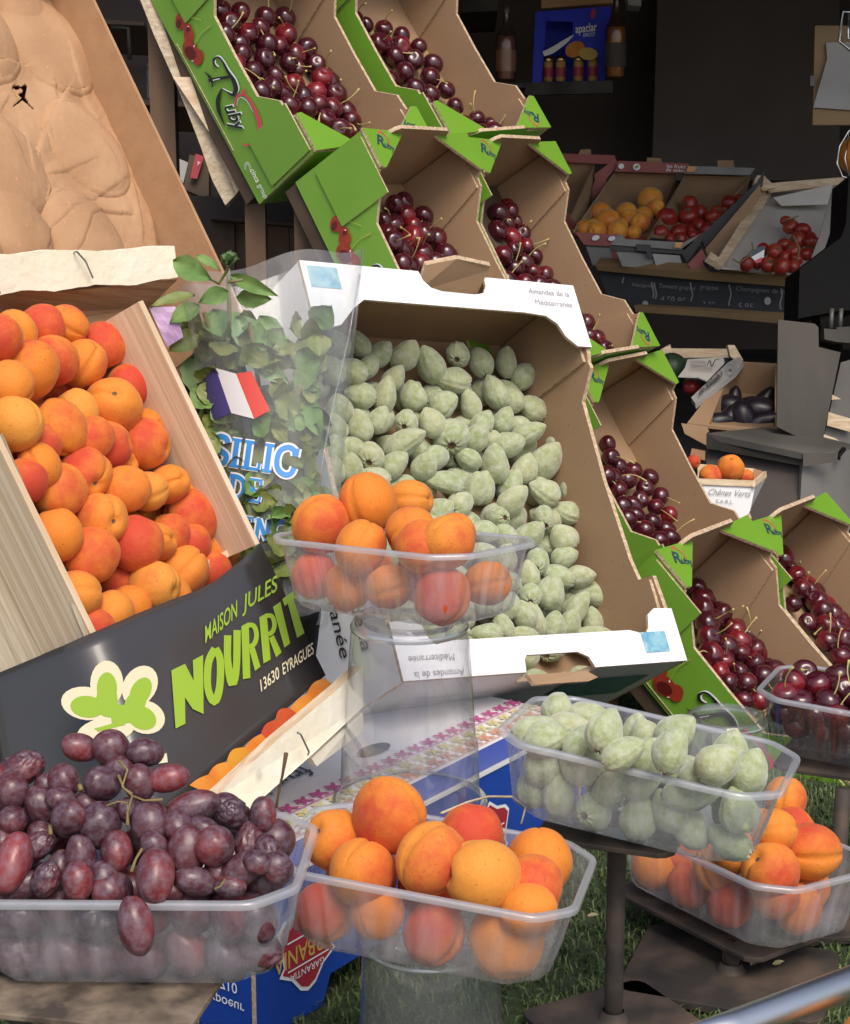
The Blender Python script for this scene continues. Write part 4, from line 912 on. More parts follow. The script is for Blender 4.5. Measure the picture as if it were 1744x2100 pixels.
def face_cam(p, spin, tilt, rnd):                    # rotation taking +Z towards the viewer, then tipped
    z = (CAMP - p).normalized(); x = z.cross(Vector((0, 0, 1))).normalized(); y = z.cross(x)
    return Matrix((x, y, z)).transposed().to_4x4() @ Matrix.Rotation(spin, 4, 'Z') @ Matrix.Rotation(tilt, 4, 'X')
def cleft_cam(p, rnd):                                 # the cleft runs across the visible side
    x = (CAMP - p).normalized() + Vector((rnd.uniform(-.7, .7), rnd.uniform(-.7, .7), rnd.uniform(-.5, .7))); x.normalize(); z = Vector((rnd.uniform(-1, 1), rnd.uniform(-1, 1), rnd.uniform(-1, 1))); z = (z - x * z.dot(x)).normalized(); y = z.cross(x)
    return Matrix((x, y, z)).transposed().to_4x4()
def apricots(items, M, plane, where, group, tr, front=None, row_h=30, seed=1, fillers=(), fr=.021, grow=1.0):
    rnd = random.Random(seed); P = []; R = []
    for it in items:
        x, y, d, c = tr(it[0], 0)[0], tr(0, it[1])[1], it[2] * tr.k, it[3]; z = it[4] if len(it) > 4 else None
        if z == 'f': lp = on_axis(M, x, y, 1, front)
        else: a, b, cc = plane; lp = on_plane(M, x, y, a if z is None else z, b, cc)
        p = M @ lp; dep = P2(p)[2]; P.append(p); R.append(max(.0175, min(.0285, d * .5 * dep / FOC * grow)))
    n = len(items)
    for q in fillers: P.append(M @ Vector(q)); R.append(fr)
    P = relax(P, R); P = tuck(P, R, M, front); out = []
    for i, p in enumerate(P):
        c = items[i][3] if i < n else rnd.choice("oordb"); bl, ye, _ = CODE[c]
        st = i < n and len(items[i]) > 5
        rot = face_cam(p, rnd.uniform(0, 6.28), rnd.uniform(.5, .9), rnd) if st else (cleft_cam(p, rnd) if rnd.random() < .55 else face_cam(p, rnd.uniform(0, 6.28), rnd.choice((-1, 1)) * rnd.uniform(1.0, 2.6), rnd))
        if c in 'rb' and not st:                          # the red cheek towards the viewer, off to one side
            yv = (CAMP - p).normalized() + Vector((rnd.uniform(-.9, .9), 0, rnd.uniform(-.5, .8))); yv.normalize(); xv = yv.orthogonal().normalized(); rot = Matrix((xv, yv, xv.cross(yv))).transposed().to_4x4() @ Matrix.Rotation(rnd.uniform(0, 6.28), 4, 'Y')
        o = put("apricot", AP[(0 if st else rnd.choice((1, 3, 2, 4, 1, 3)))], p, R[i] * 1.02, rot, (bl + rnd.uniform(-.06, .06), max(0, ye + rnd.uniform(-.15, .2)), rnd.random()), "apricot", group); o["_a"] = CODE[c][2]
        q = P2(p); out.append((o, q[0], q[1]))
    label_rows(out, "apricot", where, lambda o: o["_a"], row_h)
    for o, _, _ in out: del o["_a"]
    return out
class Tr:
    def __init__(s, k, ox, oy): s.k, s.ox, s.oy = k, ox, oy
    def __call__(s, x, y): return (s.ox + s.k * x, s.oy + s.k * y)
Z1, Z2, Z3, Z4, Z5, Z6 = Tr(.376, 586, 1569.6), Tr(.38, 1011.5, 1395.2), Tr(.28, 1255.7, 1569.6), Tr(.3655, 558.1, 941.8), Tr(.38, 0, 1465), Tr(.3488, 0, 593)
ZA, ZB, ZC, ZD, ZE, ZF, ZR = Tr(.24, 279, 0), Tr(.28, 627.8, 0), Tr(.36, 593, 230.2), Tr(.2491, 1151, 593), Tr(.28, 1255.7, 941.8), Tr(.4, 544, 502.3), Tr(.5, 872, 628)
# ---- crate
crate = [(95, 260, 240, 'o'), (250, 215, 230, 'r'), (395, 210, 175, 'o'), (0, 290, 100, 'r'), (165, 480, 320, 'd'), (320, 420, 260, 'r'), (490, 440, 255, 'o'), (600, 330, 255, 'r'), (810, 395, 245, 'd'),
         (60, 560, 260, 'o'), (85, 790, 290, 'l'), (230, 920, 210, 'r'), (350, 815, 295, 'o'), (450, 720, 225, 'y'), (665, 690, 310, 'o', None, 1), (760, 570, 240, 'r'), (930, 655, 225, 'y'), (610, 930, 285, 'r'), (840, 910, 275, 'b'),
         (870, 815, 200, 'd'), (1050, 930, 240, 'r'), (150, 1130, 210, 'r'), (345, 1190, 290, 'o'), (500, 1085, 285, 'b', None, 1), (740, 1180, 245, 'o'), (865, 1190, 200, 'l'), (990, 1150, 200, 'o'), (340, 1445, 275, 'd'),
         (595, 1355, 285, 'o', None, 1), (800, 1495, 290, 'r'), (905, 1490, 205, 'o'), (1000, 1440, 225, 'd'), (1125, 1340, 290, 'b'), (1265, 1520, 300, 'o'), (530, 1570, 295, 'b'), (690, 1715, 265, 'r'), (450, 1800, 270, 'o'),
         (655, 1915, 250, 'o'), (910, 1740, 265, 'l'), (1070, 1665, 290, 'o'), (1240, 1655, 190, 'r'), (950, 1835, 320, 'o'), (545, 2010, 140, 'r'), (770, 1870, 130, 'd'), (1085, 1190, 90, 'd'), (230, 1040, 120, 'd'), (690, 1040, 130, 'o'), (540, 880, 140, 'd'), (1120, 1500, 120, 'r')]
rf = random.Random(4)
apricots(crate, KM, (.058, 0, 0), "the wooden crate", "apricots in the wooden crate", Z6, row_h=26, seed=11,
         fillers=[(.035 + .037 * i + rf.uniform(-.006, .006), .02 + .037 * j + rf.uniform(-.006, .006), .022) for i in range(5) for j in range(6)], fr=.019, grow=1.10)
fy = -PW / 2 + PT * .5 + .024
apricots([(265, 410, 335, 'o', .004, 1), (565, 275, 400, 'b', .030), (415, 580, 370, 'o', .004), (795, 510, 385, 'b', .012), (1020, 370, 340, 'r', .004), (1075, 600, 392, 'l', .010), (1415, 530, 370, 'o', .002), (1400, 670, 345, 'b', .002),
          (210, 800, 330, 'r', 'f'), (500, 800, 300, 'd', 'f'), (810, 915, 330, 'r', 'f'), (1200, 965, 395, 'o', 'f'), (1390, 800, 300, 'o', 'f')], PUN['P1'], (0, 0, 0), "the bottom centre punnet", "apricots in the bottom centre punnet", Z1, front=fy, seed=21, row_h=34,
         fillers=[(-.055, .022, -.032), (-.005, .025, -.032), (.05, .02, -.032)], fr=.023)
apricots([(240, 360, 325, 'b', .010), (540, 245, 330, 'd', .026), (775, 235, 240, 'o', .012), (780, 405, 290, 'o', .008), (500, 495, 315, 'o', .004), (840, 490, 290, 'd', .004), (1130, 480, 305, 'o', .006), (1020, 430, 200, 'd', .004),
          (200, 650, 230, 'r', 'f'), (420, 720, 230, 'o', 'f'), (660, 715, 240, 'd', 'f'), (955, 770, 312, 'r', 'f'), (1240, 700, 265, 'o', -.032)], PUN['P2'], (0, 0, 0), "the punnet on the tall cup", "apricots in the punnet on the tall cup", Z4, front=fy - .002, seed=31, row_h=26,
         fillers=[(-.055, .022, -.032), (.0, .025, -.032)], fr=.021)
apricots([(1270, 250, 240, 'o', .020), (1190, 480, 325, 'o', .022), (1400, 450, 220, 'r', .006), (1510, 655, 420, 'd', .010), (1180, 785, 420, 'b', .006, 1), (1060, 480, 300, 'o', .02), (900, 620, 300, 'd', .01),
          (570, 890, 300, 'd', 'f'), (870, 1020, 290, 'r', 'f'), (1220, 960, 330, 'd', 'f'), (1440, 1080, 360, 'd', -.032), (300, 780, 240, 'o', 'f'), (760, 760, 250, 'o', 'f')], PUN['P4'], (0, 0, 0), "the low punnet", "apricots in the low punnet over the turf", Z3, front=fy - .002, seed=41, row_h=30,
         fillers=[(-.04, .02, -.03), (.04, .03, -.032), (-.06, -.02, -.032)], fr=.021)
pe = V(1790, 2146, .99)
o = put("apricot", AP[1], pe, .02, rrot(random.Random(3)), (.25, .2, .5), "apricot", None); o["label"] = "orange fruit cut off by the frame under the chrome rail"
# ---- almonds: x, y, length, width, angle of the long axis (0 = along x), s = scar turned to the viewer
def almonds(items, M, plane, where, group, tr, front=None, row_h=24, seed=1, fillers=(), fl=.02, mind=.012):
    rnd = random.Random(seed); P = []; R = []; G = []
    for it in items:
        x, y = tr(it[0], it[1]); z = it[6] if len(it) > 6 else None
        a, b, c = plane
        lp = on_axis(M, x, y, 1, front) if z == 'f' else on_plane(M, x, y, a if z is None else z, b, c)
        p = M @ lp; k = tr.k * .5 * P2(p)[2] / FOC; P.append(p); l, w_ = max(it[2], it[3]) * k, min(it[2], it[3]) * k
        R.append(max(mind, (l + w_) * .46)); G.append((max(l, .016) * 1.02, max(w_, .0125) * .91, it[4], it[5]))
    n = len(items)
    for q in fillers: P.append(M @ Vector(q)); R.append(.015); G.append((.019, .0138, rnd.uniform(0, 180), rnd.choice((0, 0, 1))))
    P = relax(P, R, lim=.9, keep=.86); P = tuck(P, [r * 1.04 for r in R], M, front); out = []
    for i, p in enumerate(P):
        l, w_, ang, sc = G[i]; me = rnd.choice(AM_); wm = .74
        zc = (CAMP - p).normalized(); xr = Vector((0, 0, 1)).cross(zc).normalized(); yu = zc.cross(xr)
        ax = xr * math.cos(R_(ang)) + yu * math.sin(R_(ang))
        tip = {0: 1.32, 1: 2.55, 2: 1.9}[sc] + rnd.uniform(-.12, .12)       # angle between pointed end and the viewer
        zz = (ax * math.sin(tip) + zc * math.cos(tip)).normalized(); xx = zz.orthogonal().normalized(); rot = Matrix((xx, zz.cross(xx), zz)).transposed().to_4x4() @ Matrix.Rotation(rnd.uniform(0, 6.28), 4, 'Z')
        ls = max(l, w_ * 1.22) if sc == 0 else max(l, w_ * 1.28)
        o = put("green_almond", me, p, 1, rot, (rnd.uniform(0, .5), rnd.uniform(.0, .9) ** 1.4, rnd.random()), "green almond", group, scale=(w_ / wm, w_ / wm, ls))
        o["_a"] = "end on fuzzy" if sc == 1 else ("large" if l > .0225 else "small" if l < .0175 else "fuzzy"); q = P2(p); out.append((o, q[0], q[1]))
    label_rows(out, "green almond", where, lambda o: o["_a"], row_h)
    for o, _, _ in out: del o["_a"]
box1 = [(480, 505, 145, 125, 60, 0), (590, 560, 165, 140, 130, 0), (715, 560, 185, 150, 130, 0), (845, 612, 215, 160, 70, 0), (990, 555, 140, 130, 100, 1), (1105, 602, 165, 145, 70, 2), (1242, 600, 170, 125, 90, 0), (1332, 675, 155, 135, 130, 2),
        (440, 648, 175, 155, 30, 0), (530, 625, 145, 120, 120, 1), (370, 505, 150, 130, 60, 0), (345, 640, 150, 130, 60, 0), (665, 685, 150, 130, 120, 0), (960, 692, 195, 145, 10, 0), (1180, 755, 190, 135, 65, 0), (487, 770, 170, 138, 10, 0), (617, 770, 210, 135, 100, 0), (757, 775, 165, 135, 80, 0),
        (918, 815, 150, 138, 150, 0), (1050, 820, 185, 115, 75, 0), (1260, 790, 140, 100, 50, 0), (1368, 836, 160, 150, 40, 0), (480, 928, 180, 155, 85, 0), (577, 893, 160, 120, 125, 0), (725, 897, 160, 140, 110, 1), (857, 908, 170, 130, 60, 0),
        (1218, 895, 150, 118, 120, 0), (1113, 915, 135, 105, 120, 2), (957, 972, 190, 180, 90, 1), (1348, 967, 210, 135, 155, 0), (717, 1017, 250, 150, 150, 0), (1253, 1015, 178, 138, 170, 0), (540, 1072, 160, 140, 100, 1), (430, 1035, 100, 80, 10, 0),
        (355, 1052, 120, 90, 90, 0), (355, 940, 130, 90, 80, 0), (378, 840, 150, 90, 80, 0), (872, 1100, 220, 135, 170, 1), (1035, 1097, 145, 130, 40, 0), (1182, 1120, 215, 158, 88, 0), (1440, 1105, 220, 165, 125, 0), (1582, 1105, 165, 145, 130, 0),
        (1497, 1012, 90, 75, 110, 0), (1332, 1147, 170, 135, 110, 0), (430, 1142, 165, 125, 100, 0), (665, 1130, 180, 140, 135, 0), (350, 1160, 130, 80, 100, 0), (565, 1190, 145, 100, 20, 0), (812, 1130, 140, 120, 120, 0), (1082, 985, 180, 110, 120, 0), (1140, 1010, 110, 80, 0, 0)]
box2 = [(80, 725, 170, 90, 10, 0), (212, 745, 145, 95, 95, 0), (150, 812, 145, 95, 150, 1), (290, 860, 140, 90, 10, 1), (365, 798, 165, 120, 130, 0), (490, 762, 140, 120, 30, 0), (490, 865, 108, 95, 80, 1), (580, 845, 115, 90, 20, 0), (612, 752, 130, 118, 60, 0), (425, 940, 165, 120, 140, 0),
        (570, 945, 128, 112, 40, 0), (462, 1045, 125, 105, 100, 1), (575, 1035, 120, 85, 150, 0), (420, 1100, 110, 75, 90, 0), (540, 1105, 155, 100, 20, 0), (515, 1172, 150, 120, 110, 0), (432, 1182, 95, 85, 90, 1), (697, 1180, 205, 112, 10, 0), (628, 1240, 160, 85, 120, 0),
        (405, 1262, 135, 85, 60, 0), (448, 1282, 165, 85, 75, 0), (528, 1315, 140, 115, 100, 0), (592, 1300, 125, 90, 110, 0), (690, 1292, 75, 60, 80, 0), (252, 1342, 140, 95, 0, 0), (395, 1357, 145, 65, 5, 0), (690, 1350, 165, 50, 5, 0), (322, 1312, 90, 75, 70, 0), (62, 838, 130, 85, 150, 0),
        (640, 1110, 95, 60, 170, 0), (20, 905, 130, 90, 60, 0), (330, 940, 120, 90, 60, 0), (240, 925, 120, 90, 10, 0), (140, 900, 120, 90, 40, 0), (330, 1030, 120, 90, 100, 0), (240, 1020, 120, 90, 40, 0), (140, 1010, 130, 90, 10, 0), (40, 1000, 130, 90, 60, 0), (330, 1130, 120, 90, 10, 0), (240, 1110, 120, 90, 120, 0), (130, 1110, 120, 90, 60, 0), (40, 1110, 130, 90, 20, 0), (340, 1220, 120, 90, 70, 0), (250, 1230, 120, 90, 10, 0), (150, 1230, 120, 90, 100, 0), (60, 1220, 120, 90, 20, 0), (120, 1330, 120, 90, 20, 0), (30, 1330, 120, 90, 100, 0)]
conv = [tuple([544 + .4 * a[0], 502.3 + .4 * a[1], a[2] * .4, a[3] * .4, 180 - a[4], a[5]]) for a in box1] + [tuple([872 + .5 * a[0], 628 + .5 * a[1], a[2] * .5, a[3] * .5, 180 - a[4], a[5]]) for a in box2]
ra = random.Random(8); fl = []
for i in range(9):
    for j in range(10):
        fl.append((.03 + i * .0325 + ra.uniform(-.006, .006), .022 + j * .034 + ra.uniform(-.006, .006), .020))
almonds(conv, AM, (.034, 0, 0), "the white carton", "green almonds in the white carton", Tr(1, 0, 0), row_h=36, seed=51, fillers=fl)
p3 = [(345, 160, 190, 185, 100, 1), (200, 262, 150, 95, 160, 0), (290, 312, 185, 100, 165, 0), (400, 248, 215, 110, 172, 0), (482, 345, 190, 150, 130, 0), (610, 272, 215, 195, 110, 2, .022), (762, 292, 130, 110, 100, 0, -.004), (705, 395, 210, 160, 150, 0, .012), (985, 278, 250, 150, 140, 0, .012), (968, 375, 245, 215, 110, 0, .024),
      (1222, 450, 265, 190, 145, 0, .012), (1285, 385, 130, 100, 100, 0), (1450, 500, 200, 155, 110, 0), (1130, 522, 200, 110, 170, 0, 0), (500, 205, 130, 80, 160, 0), (840, 320, 150, 110, 60, 0, 0), (830, 420, 150, 110, 120, 0, 0), (1370, 560, 130, 90, 150, 0, -.005),
      (270, 450, 165, 150, 90, 0, 'f'), (350, 605, 285, 165, 85, 0, 'f'), (460, 450, 170, 140, 40, 0, 'f'), (550, 700, 225, 190, 150, 1, 'f'), (640, 570, 240, 160, 130, 0, 'f'), (790, 740, 220, 190, 100, 0, 'f'), (800, 540, 220, 130, 150, 0, 'f'), (1070, 620, 330, 160, 170, 0, 'f'), (1062, 800, 265, 215, 30, 0, 'f'), (1290, 880, 265, 200, 30, 0, 'f'), (1330, 700, 200, 180, 70, 0, 'f'), (210, 570, 150, 130, 80, 0, 'f'), (950, 700, 200, 150, 60, 0, 'f')]
p3 = [a[:4] + (180 - a[4],) + a[5:] for a in p3]
almonds(p3, PUN['P3'], (.004, 0, 0), "the almond punnet", "green almonds in the punnet", Z2, front=-PW / 2 + PT * .5 + .020, row_h=20, seed=61, fillers=[(-.06 + .03 * i, .02, -.035) for i in range(5)] + [(-.06 + .03 * i, .0, -.018) for i in range(5)])
# ---- cherries
def cherries(items, M, plane, where, tr, row_h=16, seed=1, fillers=(), sc=1.0, dflt=.0146, front=None, stems=.6, mirror=None):
    rnd = random.Random(seed); P = []; R = []
    for it in items:
        x, y = tr(it[0], it[1]); d = (it[2] if len(it) > 2 else None)
        lp = on_axis(M, x, y, 1, front) if len(it) > 3 else on_plane(M, x, y, *plane)
        if mirror: 
            m = .0125; lp.z = max(.013, lp.z); lp.x = max(m, min(CW - m, lp.x)); lp.y = max(m, min(CL - m, lp.y))
        p = M @ lp; P.append(p); R.append(max(.0118, min(.0160, (d * tr.k * .5 * P2(p)[2] / FOC * 1.04 if d else dflt))))
    for q in fillers: P.append(M @ Vector(q)); R.append(dflt * .95)
    P = relax(P, R, keep=.9, lim=.9); P = tuck(P, R, M, front); out = []
    nrm = (M.to_3x3() @ Vector((0, 0, 1))).normalized()
    for i, p in enumerate(P):
        c = rnd.random(); bl = rnd.uniform(.45, .9) if c > .80 else rnd.uniform(.0, .35)
        zc = (nrm * rnd.uniform(.3, 1) + (CAMP - p).normalized() * rnd.uniform(.0, .9) + Vector((rnd.uniform(-1, 1), rnd.uniform(-1, 1), rnd.uniform(-1, 1))) * 1.5).normalized()
        xx = zc.orthogonal().normalized(); rot = Matrix((xx, zc.cross(xx), zc)).transposed().to_4x4() @ Matrix.Rotation(rnd.uniform(0, 6.28), 4, 'Z')
        o = put("cherry", rnd.choice(CM), p, R[i], rot, (bl, rnd.random() * .6, rnd.random()), "cherry", "cherries in " + where)
        o["_a"] = "bright red" if bl > .5 else "dark red"
        if rnd.random() < stems:
            s = bpy.data.objects.new("stem", rnd.choice(SM)); COL.objects.link(s); s.parent = o
        q = P2(p); out.append((o, q[0], q[1]))
    label_rows(out, "cherry", where, lambda o: o["_a"] + (" stalked" if o.children else ""), row_h)
    for o, _, _ in out: del o["_a"]
a1 = [(890, 110, 180), (800, 200, 190), (715, 90), (1105, 150, 185), (1275, 150, 185), (960, 290, 190), (1060, 235, 170), (1285, 290, 190), (1120, 380), (900, 460, 180), (1100, 510, 185), (1220, 400, 170), (1460, 410, 180), (1365, 470, 180), (1000, 620, 190), (1190, 650, 170), (1310, 540, 170), (1540, 550, 170), (1365, 590, 170), (1350, 720, 190), (1590, 665, 185), (1720, 650), (1160, 745), (1070, 790), (1540, 790, 180), (1460, 925, 200), (1700, 790), (1310, 900), (1620, 1020, 180), (1690, 920), (1745, 1110), (760, 290), (850, 560), (1240, 820), (1420, 830), (1560, 900), (880, 380)]
a1 = [tuple([279 + .24 * t[0], .24 * t[1]] + ([t[2] * .24] if len(t) > 2 else [])) for t in a1]
a1b = [(250, 550, 130), (330, 680, 160), (180, 800), (400, 815, 170), (340, 890, 150), (240, 950), (300, 980), (190, 600), (260, 740)]
a1 += [tuple([627.8 + .28 * t[0], .28 * t[1]] + ([t[2] * .28] if len(t) > 2 else [])) for t in a1b]
T1 = Tr(1, 0, 0)
cherries(a1, BOX['A1'][1], (.026, -.02, 0), "the topmost green box", T1, seed=71, mirror=1)
cherries([(325, 170), (415, 205, 125), (555, 225, 130), (690, 270, 130), (435, 330, 130), (530, 320), (650, 410, 150), (825, 345, 130), (790, 440), (930, 470, 150), (720, 535, 160), (610, 600), (910, 570), (910, 690, 150), (1030, 660, 130), (800, 650), (880, 770), (990, 840, 150), (1095, 780, 130), (1160, 920), (1250, 870, 130), (1190, 960), (1350, 930), (1420, 960), (690, 340), (570, 330), (1060, 860), (1290, 980)],
         BOX['B1'][1], (.045, -.17, 0), "the second topmost green box", ZB, seed=72, mirror=1)
cherries([(655, 510, 112), (600, 525, 100), (765, 590, 115), (590, 645, 130), (700, 650, 110), (700, 710), (840, 720, 130), (650, 780, 125), (755, 800, 130), (905, 815, 150), (590, 740), (775, 690), (740, 870), (680, 870, 130), (530, 620, 80), (830, 860), (640, 870), (560, 700), (660, 590)],
         BOX['A2'][1], (.018, 0, 0), "the green box above the carton", ZC, seed=73, mirror=1)
b2 = [(1190, 585, 100), (1290, 605, 100), (1185, 672, 105), (1280, 660, 112), (1375, 715, 105), (1145, 705), (1265, 795, 95), (1330, 780, 95), (1410, 830, 105), (1200, 830), (1285, 890, 112), (1385, 915, 95), (1465, 925, 105), (1128, 620), (1230, 740), (1330, 860), (1240, 960), (1420, 990), (1340, 980), (1500, 1010)]
b2 = [tuple([593 + .36 * t[0], 230.2 + .36 * t[1]] + ([t[2] * .36] if len(t) > 2 else [])) for t in b2] + [tuple([1151 + .2491 * t[0], 593 + .2491 * t[1], t[2] * .2491]) for t in [(245, 280, 165), (230, 385, 140), (435, 425, 155), (360, 490, 145), (330, 400, 120), (130, 250, 150)]]
cherries(b2, BOX['B2'][1], (.052, -.24, 0), "the shop side green box", T1, seed=74, mirror=1)
cherries([(360, 1290, 120), (400, 1390, 150), (470, 1460, 150), (590, 1490, 150), (370, 1540), (470, 1650, 150), (540, 1570), (730, 1550, 150), (690, 1640, 150), (820, 1705, 150), (580, 1790), (650, 1735, 140), (500, 1790), (780, 1795, 125), (890, 1860, 135), (610, 1870, 165), (750, 1915, 135), (860, 1985), (900, 2050), (680, 1990), (430, 1560), (540, 1900), (800, 2080)],
         BOX['B3'][1], (.046, -.18, 0), "the green box behind the carton", ZD, seed=75, mirror=1)
cherries([(620, 940, 130), (665, 1020, 150), (775, 980, 150), (805, 1100, 150), (885, 1090, 120), (750, 1170, 150), (970, 1200, 140), (710, 1300, 170), (900, 1260, 180), (1060, 1260), (1230, 1320, 175), (1110, 1350, 155), (840, 1375), (940, 1420, 130), (1020, 1350, 130), (820, 1470, 150), (1040, 1490, 130), (1190, 1515, 160), (790, 1555, 150), (920, 1560, 130), (850, 1635, 150), (980, 1640, 170), (960, 1765, 110), (1080, 1765, 130), (1110, 1600), (1380, 1575), (1240, 1600), (700, 1200), (930, 1330), (1300, 1500), (650, 1100), (720, 1430)],
         BOX['C4'][1], (.022, -.02, 0), "the lowest green box", ZE, seed=76, dflt=.0152, mirror=1)
cherries([(1310, 680, 150), (1440, 640, 165), (1350, 770, 130), (1460, 790, 130), (1540, 780, 115), (1650, 850, 150), (1540, 865, 150), (1390, 950, 145), (1500, 940, 125), (1640, 980, 170), (1320, 1060, 125), (1540, 1110, 170), (1430, 1195, 130), (1650, 1220, 150), (1580, 1330, 170), (1700, 1160, 150), (1700, 1320), (1740, 1060), (1670, 1445), (1720, 860), (1800, 950), (1830, 1100), (1800, 1250), (1790, 1400), (1250, 690), (1560, 1220), (1500, 1040)],
         BOX['D4'][1], (.022, -.02, 0), "the right edge green box", ZE, seed=77, dflt=.0152, mirror=1)
cherries([(1320, 1640, 180), (1500, 1655, 215), (1660, 1575, 190), (1700, 1690, 190), (1410, 1560, 150), (1830, 1640, 190), (1780, 1740, 180), (1250, 1850, 180, 'f'), (1480, 1870, 180, 'f'), (1650, 1880, 180, 'f'), (1350, 1950, 170, 'f'), (1560, 1975, 170, 'f'), (1720, 1990, 170, 'f'), (1380, 1780, 170, 'f'), (1840, 1900, 170, 'f'), (1580, 1780, 170, 'f'), (1200, 1720, 150)],
         PUN['P6'], (.002, 0, 0), "the dark punnet", ZE, seed=78, dflt=.0135, front=-PW / 2 + PT * .5 + .016, fillers=[(-.06, .015, -.03), (-.02, .02, -.03), (.02, .015, -.03), (.05, .0, -.03), (-.04, .03, -.008), (.0, .035, -.008)])

# ---- grapes: one heap of stems in the front left punnet
def grape_bunch():
    M = PUN['P5']; r = empty("grape_bunch", at(M.translation), "heap of dark red seedless grapes on brown stems, some shrivelled, spilling over the punnet rim", "grapes")
    it = [(430, 180, 200, 155, 20), (600, 185, 205, 185, 50), (785, 205, 200, 155, 10), (110, 300, 265, 175, 160, 'w'), (345, 360, 190, 150, 80), (555, 370, 210, 190, 20), (755, 370, 190, 165, 80), (910, 345, 225, 155, 170), (60, 420, 195, 180, 90), (230, 490, 220, 170, 60), (370, 560, 210, 190, 130), (540, 600, 255, 200, 85),
          (815, 590, 245, 210, 80), (1040, 505, 310, 185, 165), (1010, 740, 280, 220, 100), (1160, 710, 210, 190, 120), (1265, 540, 175, 155, 40, 'w'), (1420, 540, 195, 140, 95), (1345, 680, 215, 150, 110, 'w'), (1450, 740, 185, 130, 70, 'w'), (1300, 840, 270, 185, 145), (1500, 830, 180, 150, 60), (70, 570, 155, 140, 10), (70, 800, 330, 180, 110),
          (190, 720, 230, 150, 150, 'w'), (440, 780, 265, 175, 85), (630, 740, 225, 165, 95), (320, 850, 235, 150, 100), (605, 955, 240, 212, 15, 0, .006), (840, 870, 295, 210, 95, 0, .012), (735, 1140, 315, 200, 82, 0, 'h'), (1060, 900, 245, 150, 15), (230, 650, 170, 130, 40), (420, 900, 200, 170, 90), (250, 890, 190, 150, 120, 'w'), (700, 520, 150, 125, 40), (840, 720, 200, 150, 60), (1180, 860, 170, 140, 60), (120, 930, 220, 150, 150), (560, 880, 180, 150, 60), (960, 610, 180, 150, 60), (1100, 620, 180, 140, 30), (480, 500, 180, 140, 60), (650, 300, 170, 140, 30), (260, 400, 170, 140, 60), (900, 960, 200, 140, 170), (1240, 930, 180, 120, 10), (20, 690, 170, 140, 60), (1390, 800, 160, 130, 20), (330, 460, 170, 130, 20), (-80, 500, 210, 180, 60), (-80, 760, 230, 180, 90), (-60, 930, 230, 180, 20), (-60, 340, 220, 170, 20)]
    rnd = random.Random(91); P = []; R = []; G = []
    for t in it:
        x, y = Z5(t[0], t[1]); z = t[6] if len(t) > 6 else None
        if z == 'h': lp = on_axis(M, x, y, 1, -PW / 2 - .016)
        elif z is not None: lp = on_axis(M, x, y, 1, -PW / 2 + z)
        else: lp = on_plane(M, x, y, .002 + (PW / 2 + .0) * .95 - .01, .95)
        p = M @ lp; k = .38 * .5 * P2(p)[2] / FOC; P.append(p); R.append((t[2] + t[3]) * .5 * k); G.append((t[2] * k, t[3] * k, 180 - t[4], len(t) > 5 and t[5] == 'w'))
    for i in range(8):
        for j in range(2):
            P.append(M @ Vector((-.085 + i * .0235 + rnd.uniform(-.004, .004), -PW / 2 + PT * .6 + .014 + rnd.uniform(0, .006), -.042 + j * .024 + rnd.uniform(-.003, .003)))); R.append(.0125); G.append((.015, .0115, rnd.uniform(0, 180), rnd.random() < .3))
    for i in range(7):
        for j in range(2): P.append(M @ Vector((-.08 + i * .026, -.02 + j * .035, -.012 + rnd.uniform(-.005, .02) + j * .014))); R.append(.0125); G.append((.015, .0115, rnd.uniform(0, 180), False))
    P = relax(P, R, lim=.9, keep=.8); P = [p if i == 30 else q for i, (p, q) in enumerate(zip(P, tuck(P, [x * .9 for x in R], M, 1)))]; Mi = MW[r.name].inverted()
    for i, p in enumerate(P[:98]):
        l, w_, ang, wr = G[i]; zc = (CAMP - p).normalized(); xr = Vector((0, 0, 1)).cross(zc).normalized(); yu = zc.cross(xr)
        ax = xr * math.cos(R_(ang)) + yu * math.sin(R_(ang)); tip = rnd.uniform(1.15, 1.9)
        if l / w_ < 1.15: tip = rnd.choice((.5, .7))
        zz = (ax * math.sin(tip) + zc * math.cos(tip)).normalized(); xx = zz.orthogonal().normalized(); rot = Matrix((xx, zz.cross(xx), zz)).transposed().to_4x4() @ Matrix.Rotation(rnd.uniform(0, 6.28), 4, 'Z')
        o = bpy.data.objects.new("grape", rnd.choice(GW if wr else GM)); COL.objects.link(o); o.parent = r
        o.matrix_local = Mi @ Matrix.Translation(p) @ rot @ Matrix.Diagonal((w_ / .71, w_ / .71, max(l, w_ * 1.25) * 1.05, 1))
        o.color = (rnd.uniform(.0, .30) if wr else rnd.choice((rnd.uniform(0, .3), rnd.uniform(.2, .62))), rnd.random(), 0, 1)
        if wr: o["label"] = "shrivelled dark grape"
    b = MB(); q = lambda x, y, dz=0: M @ on_plane(M, *Z5(x, y), .002 + (PW / 2) * .95 + .004 + dz, .95)
    for pts, rad in (([(640, 250), (690, 300), (660, 390), (715, 440), (690, 530), (690, 600)], .0016), ([(715, 440), (780, 465), (880, 460)], .0014), ([(690, 480), (640, 470), (560, 500)], .0012), ([(770, 725), (735, 780), (710, 850)], .0017), ([(1215, 890), (1190, 930), (1160, 945)], .0014), ([(715, 430), (670, 400), (640, 330)], .0014), ([(270, 600), (275, 650)], .0018), ([(430, 380), (440, 410)], .0022)):
        b.tube([q(*t) for t in pts], [rad * .6] + [rad * .45] * (len(pts) - 2) + [rad * .75], "stem_pale", 7); wpart("grape_stem", r, b, smooth=True); b = MB()
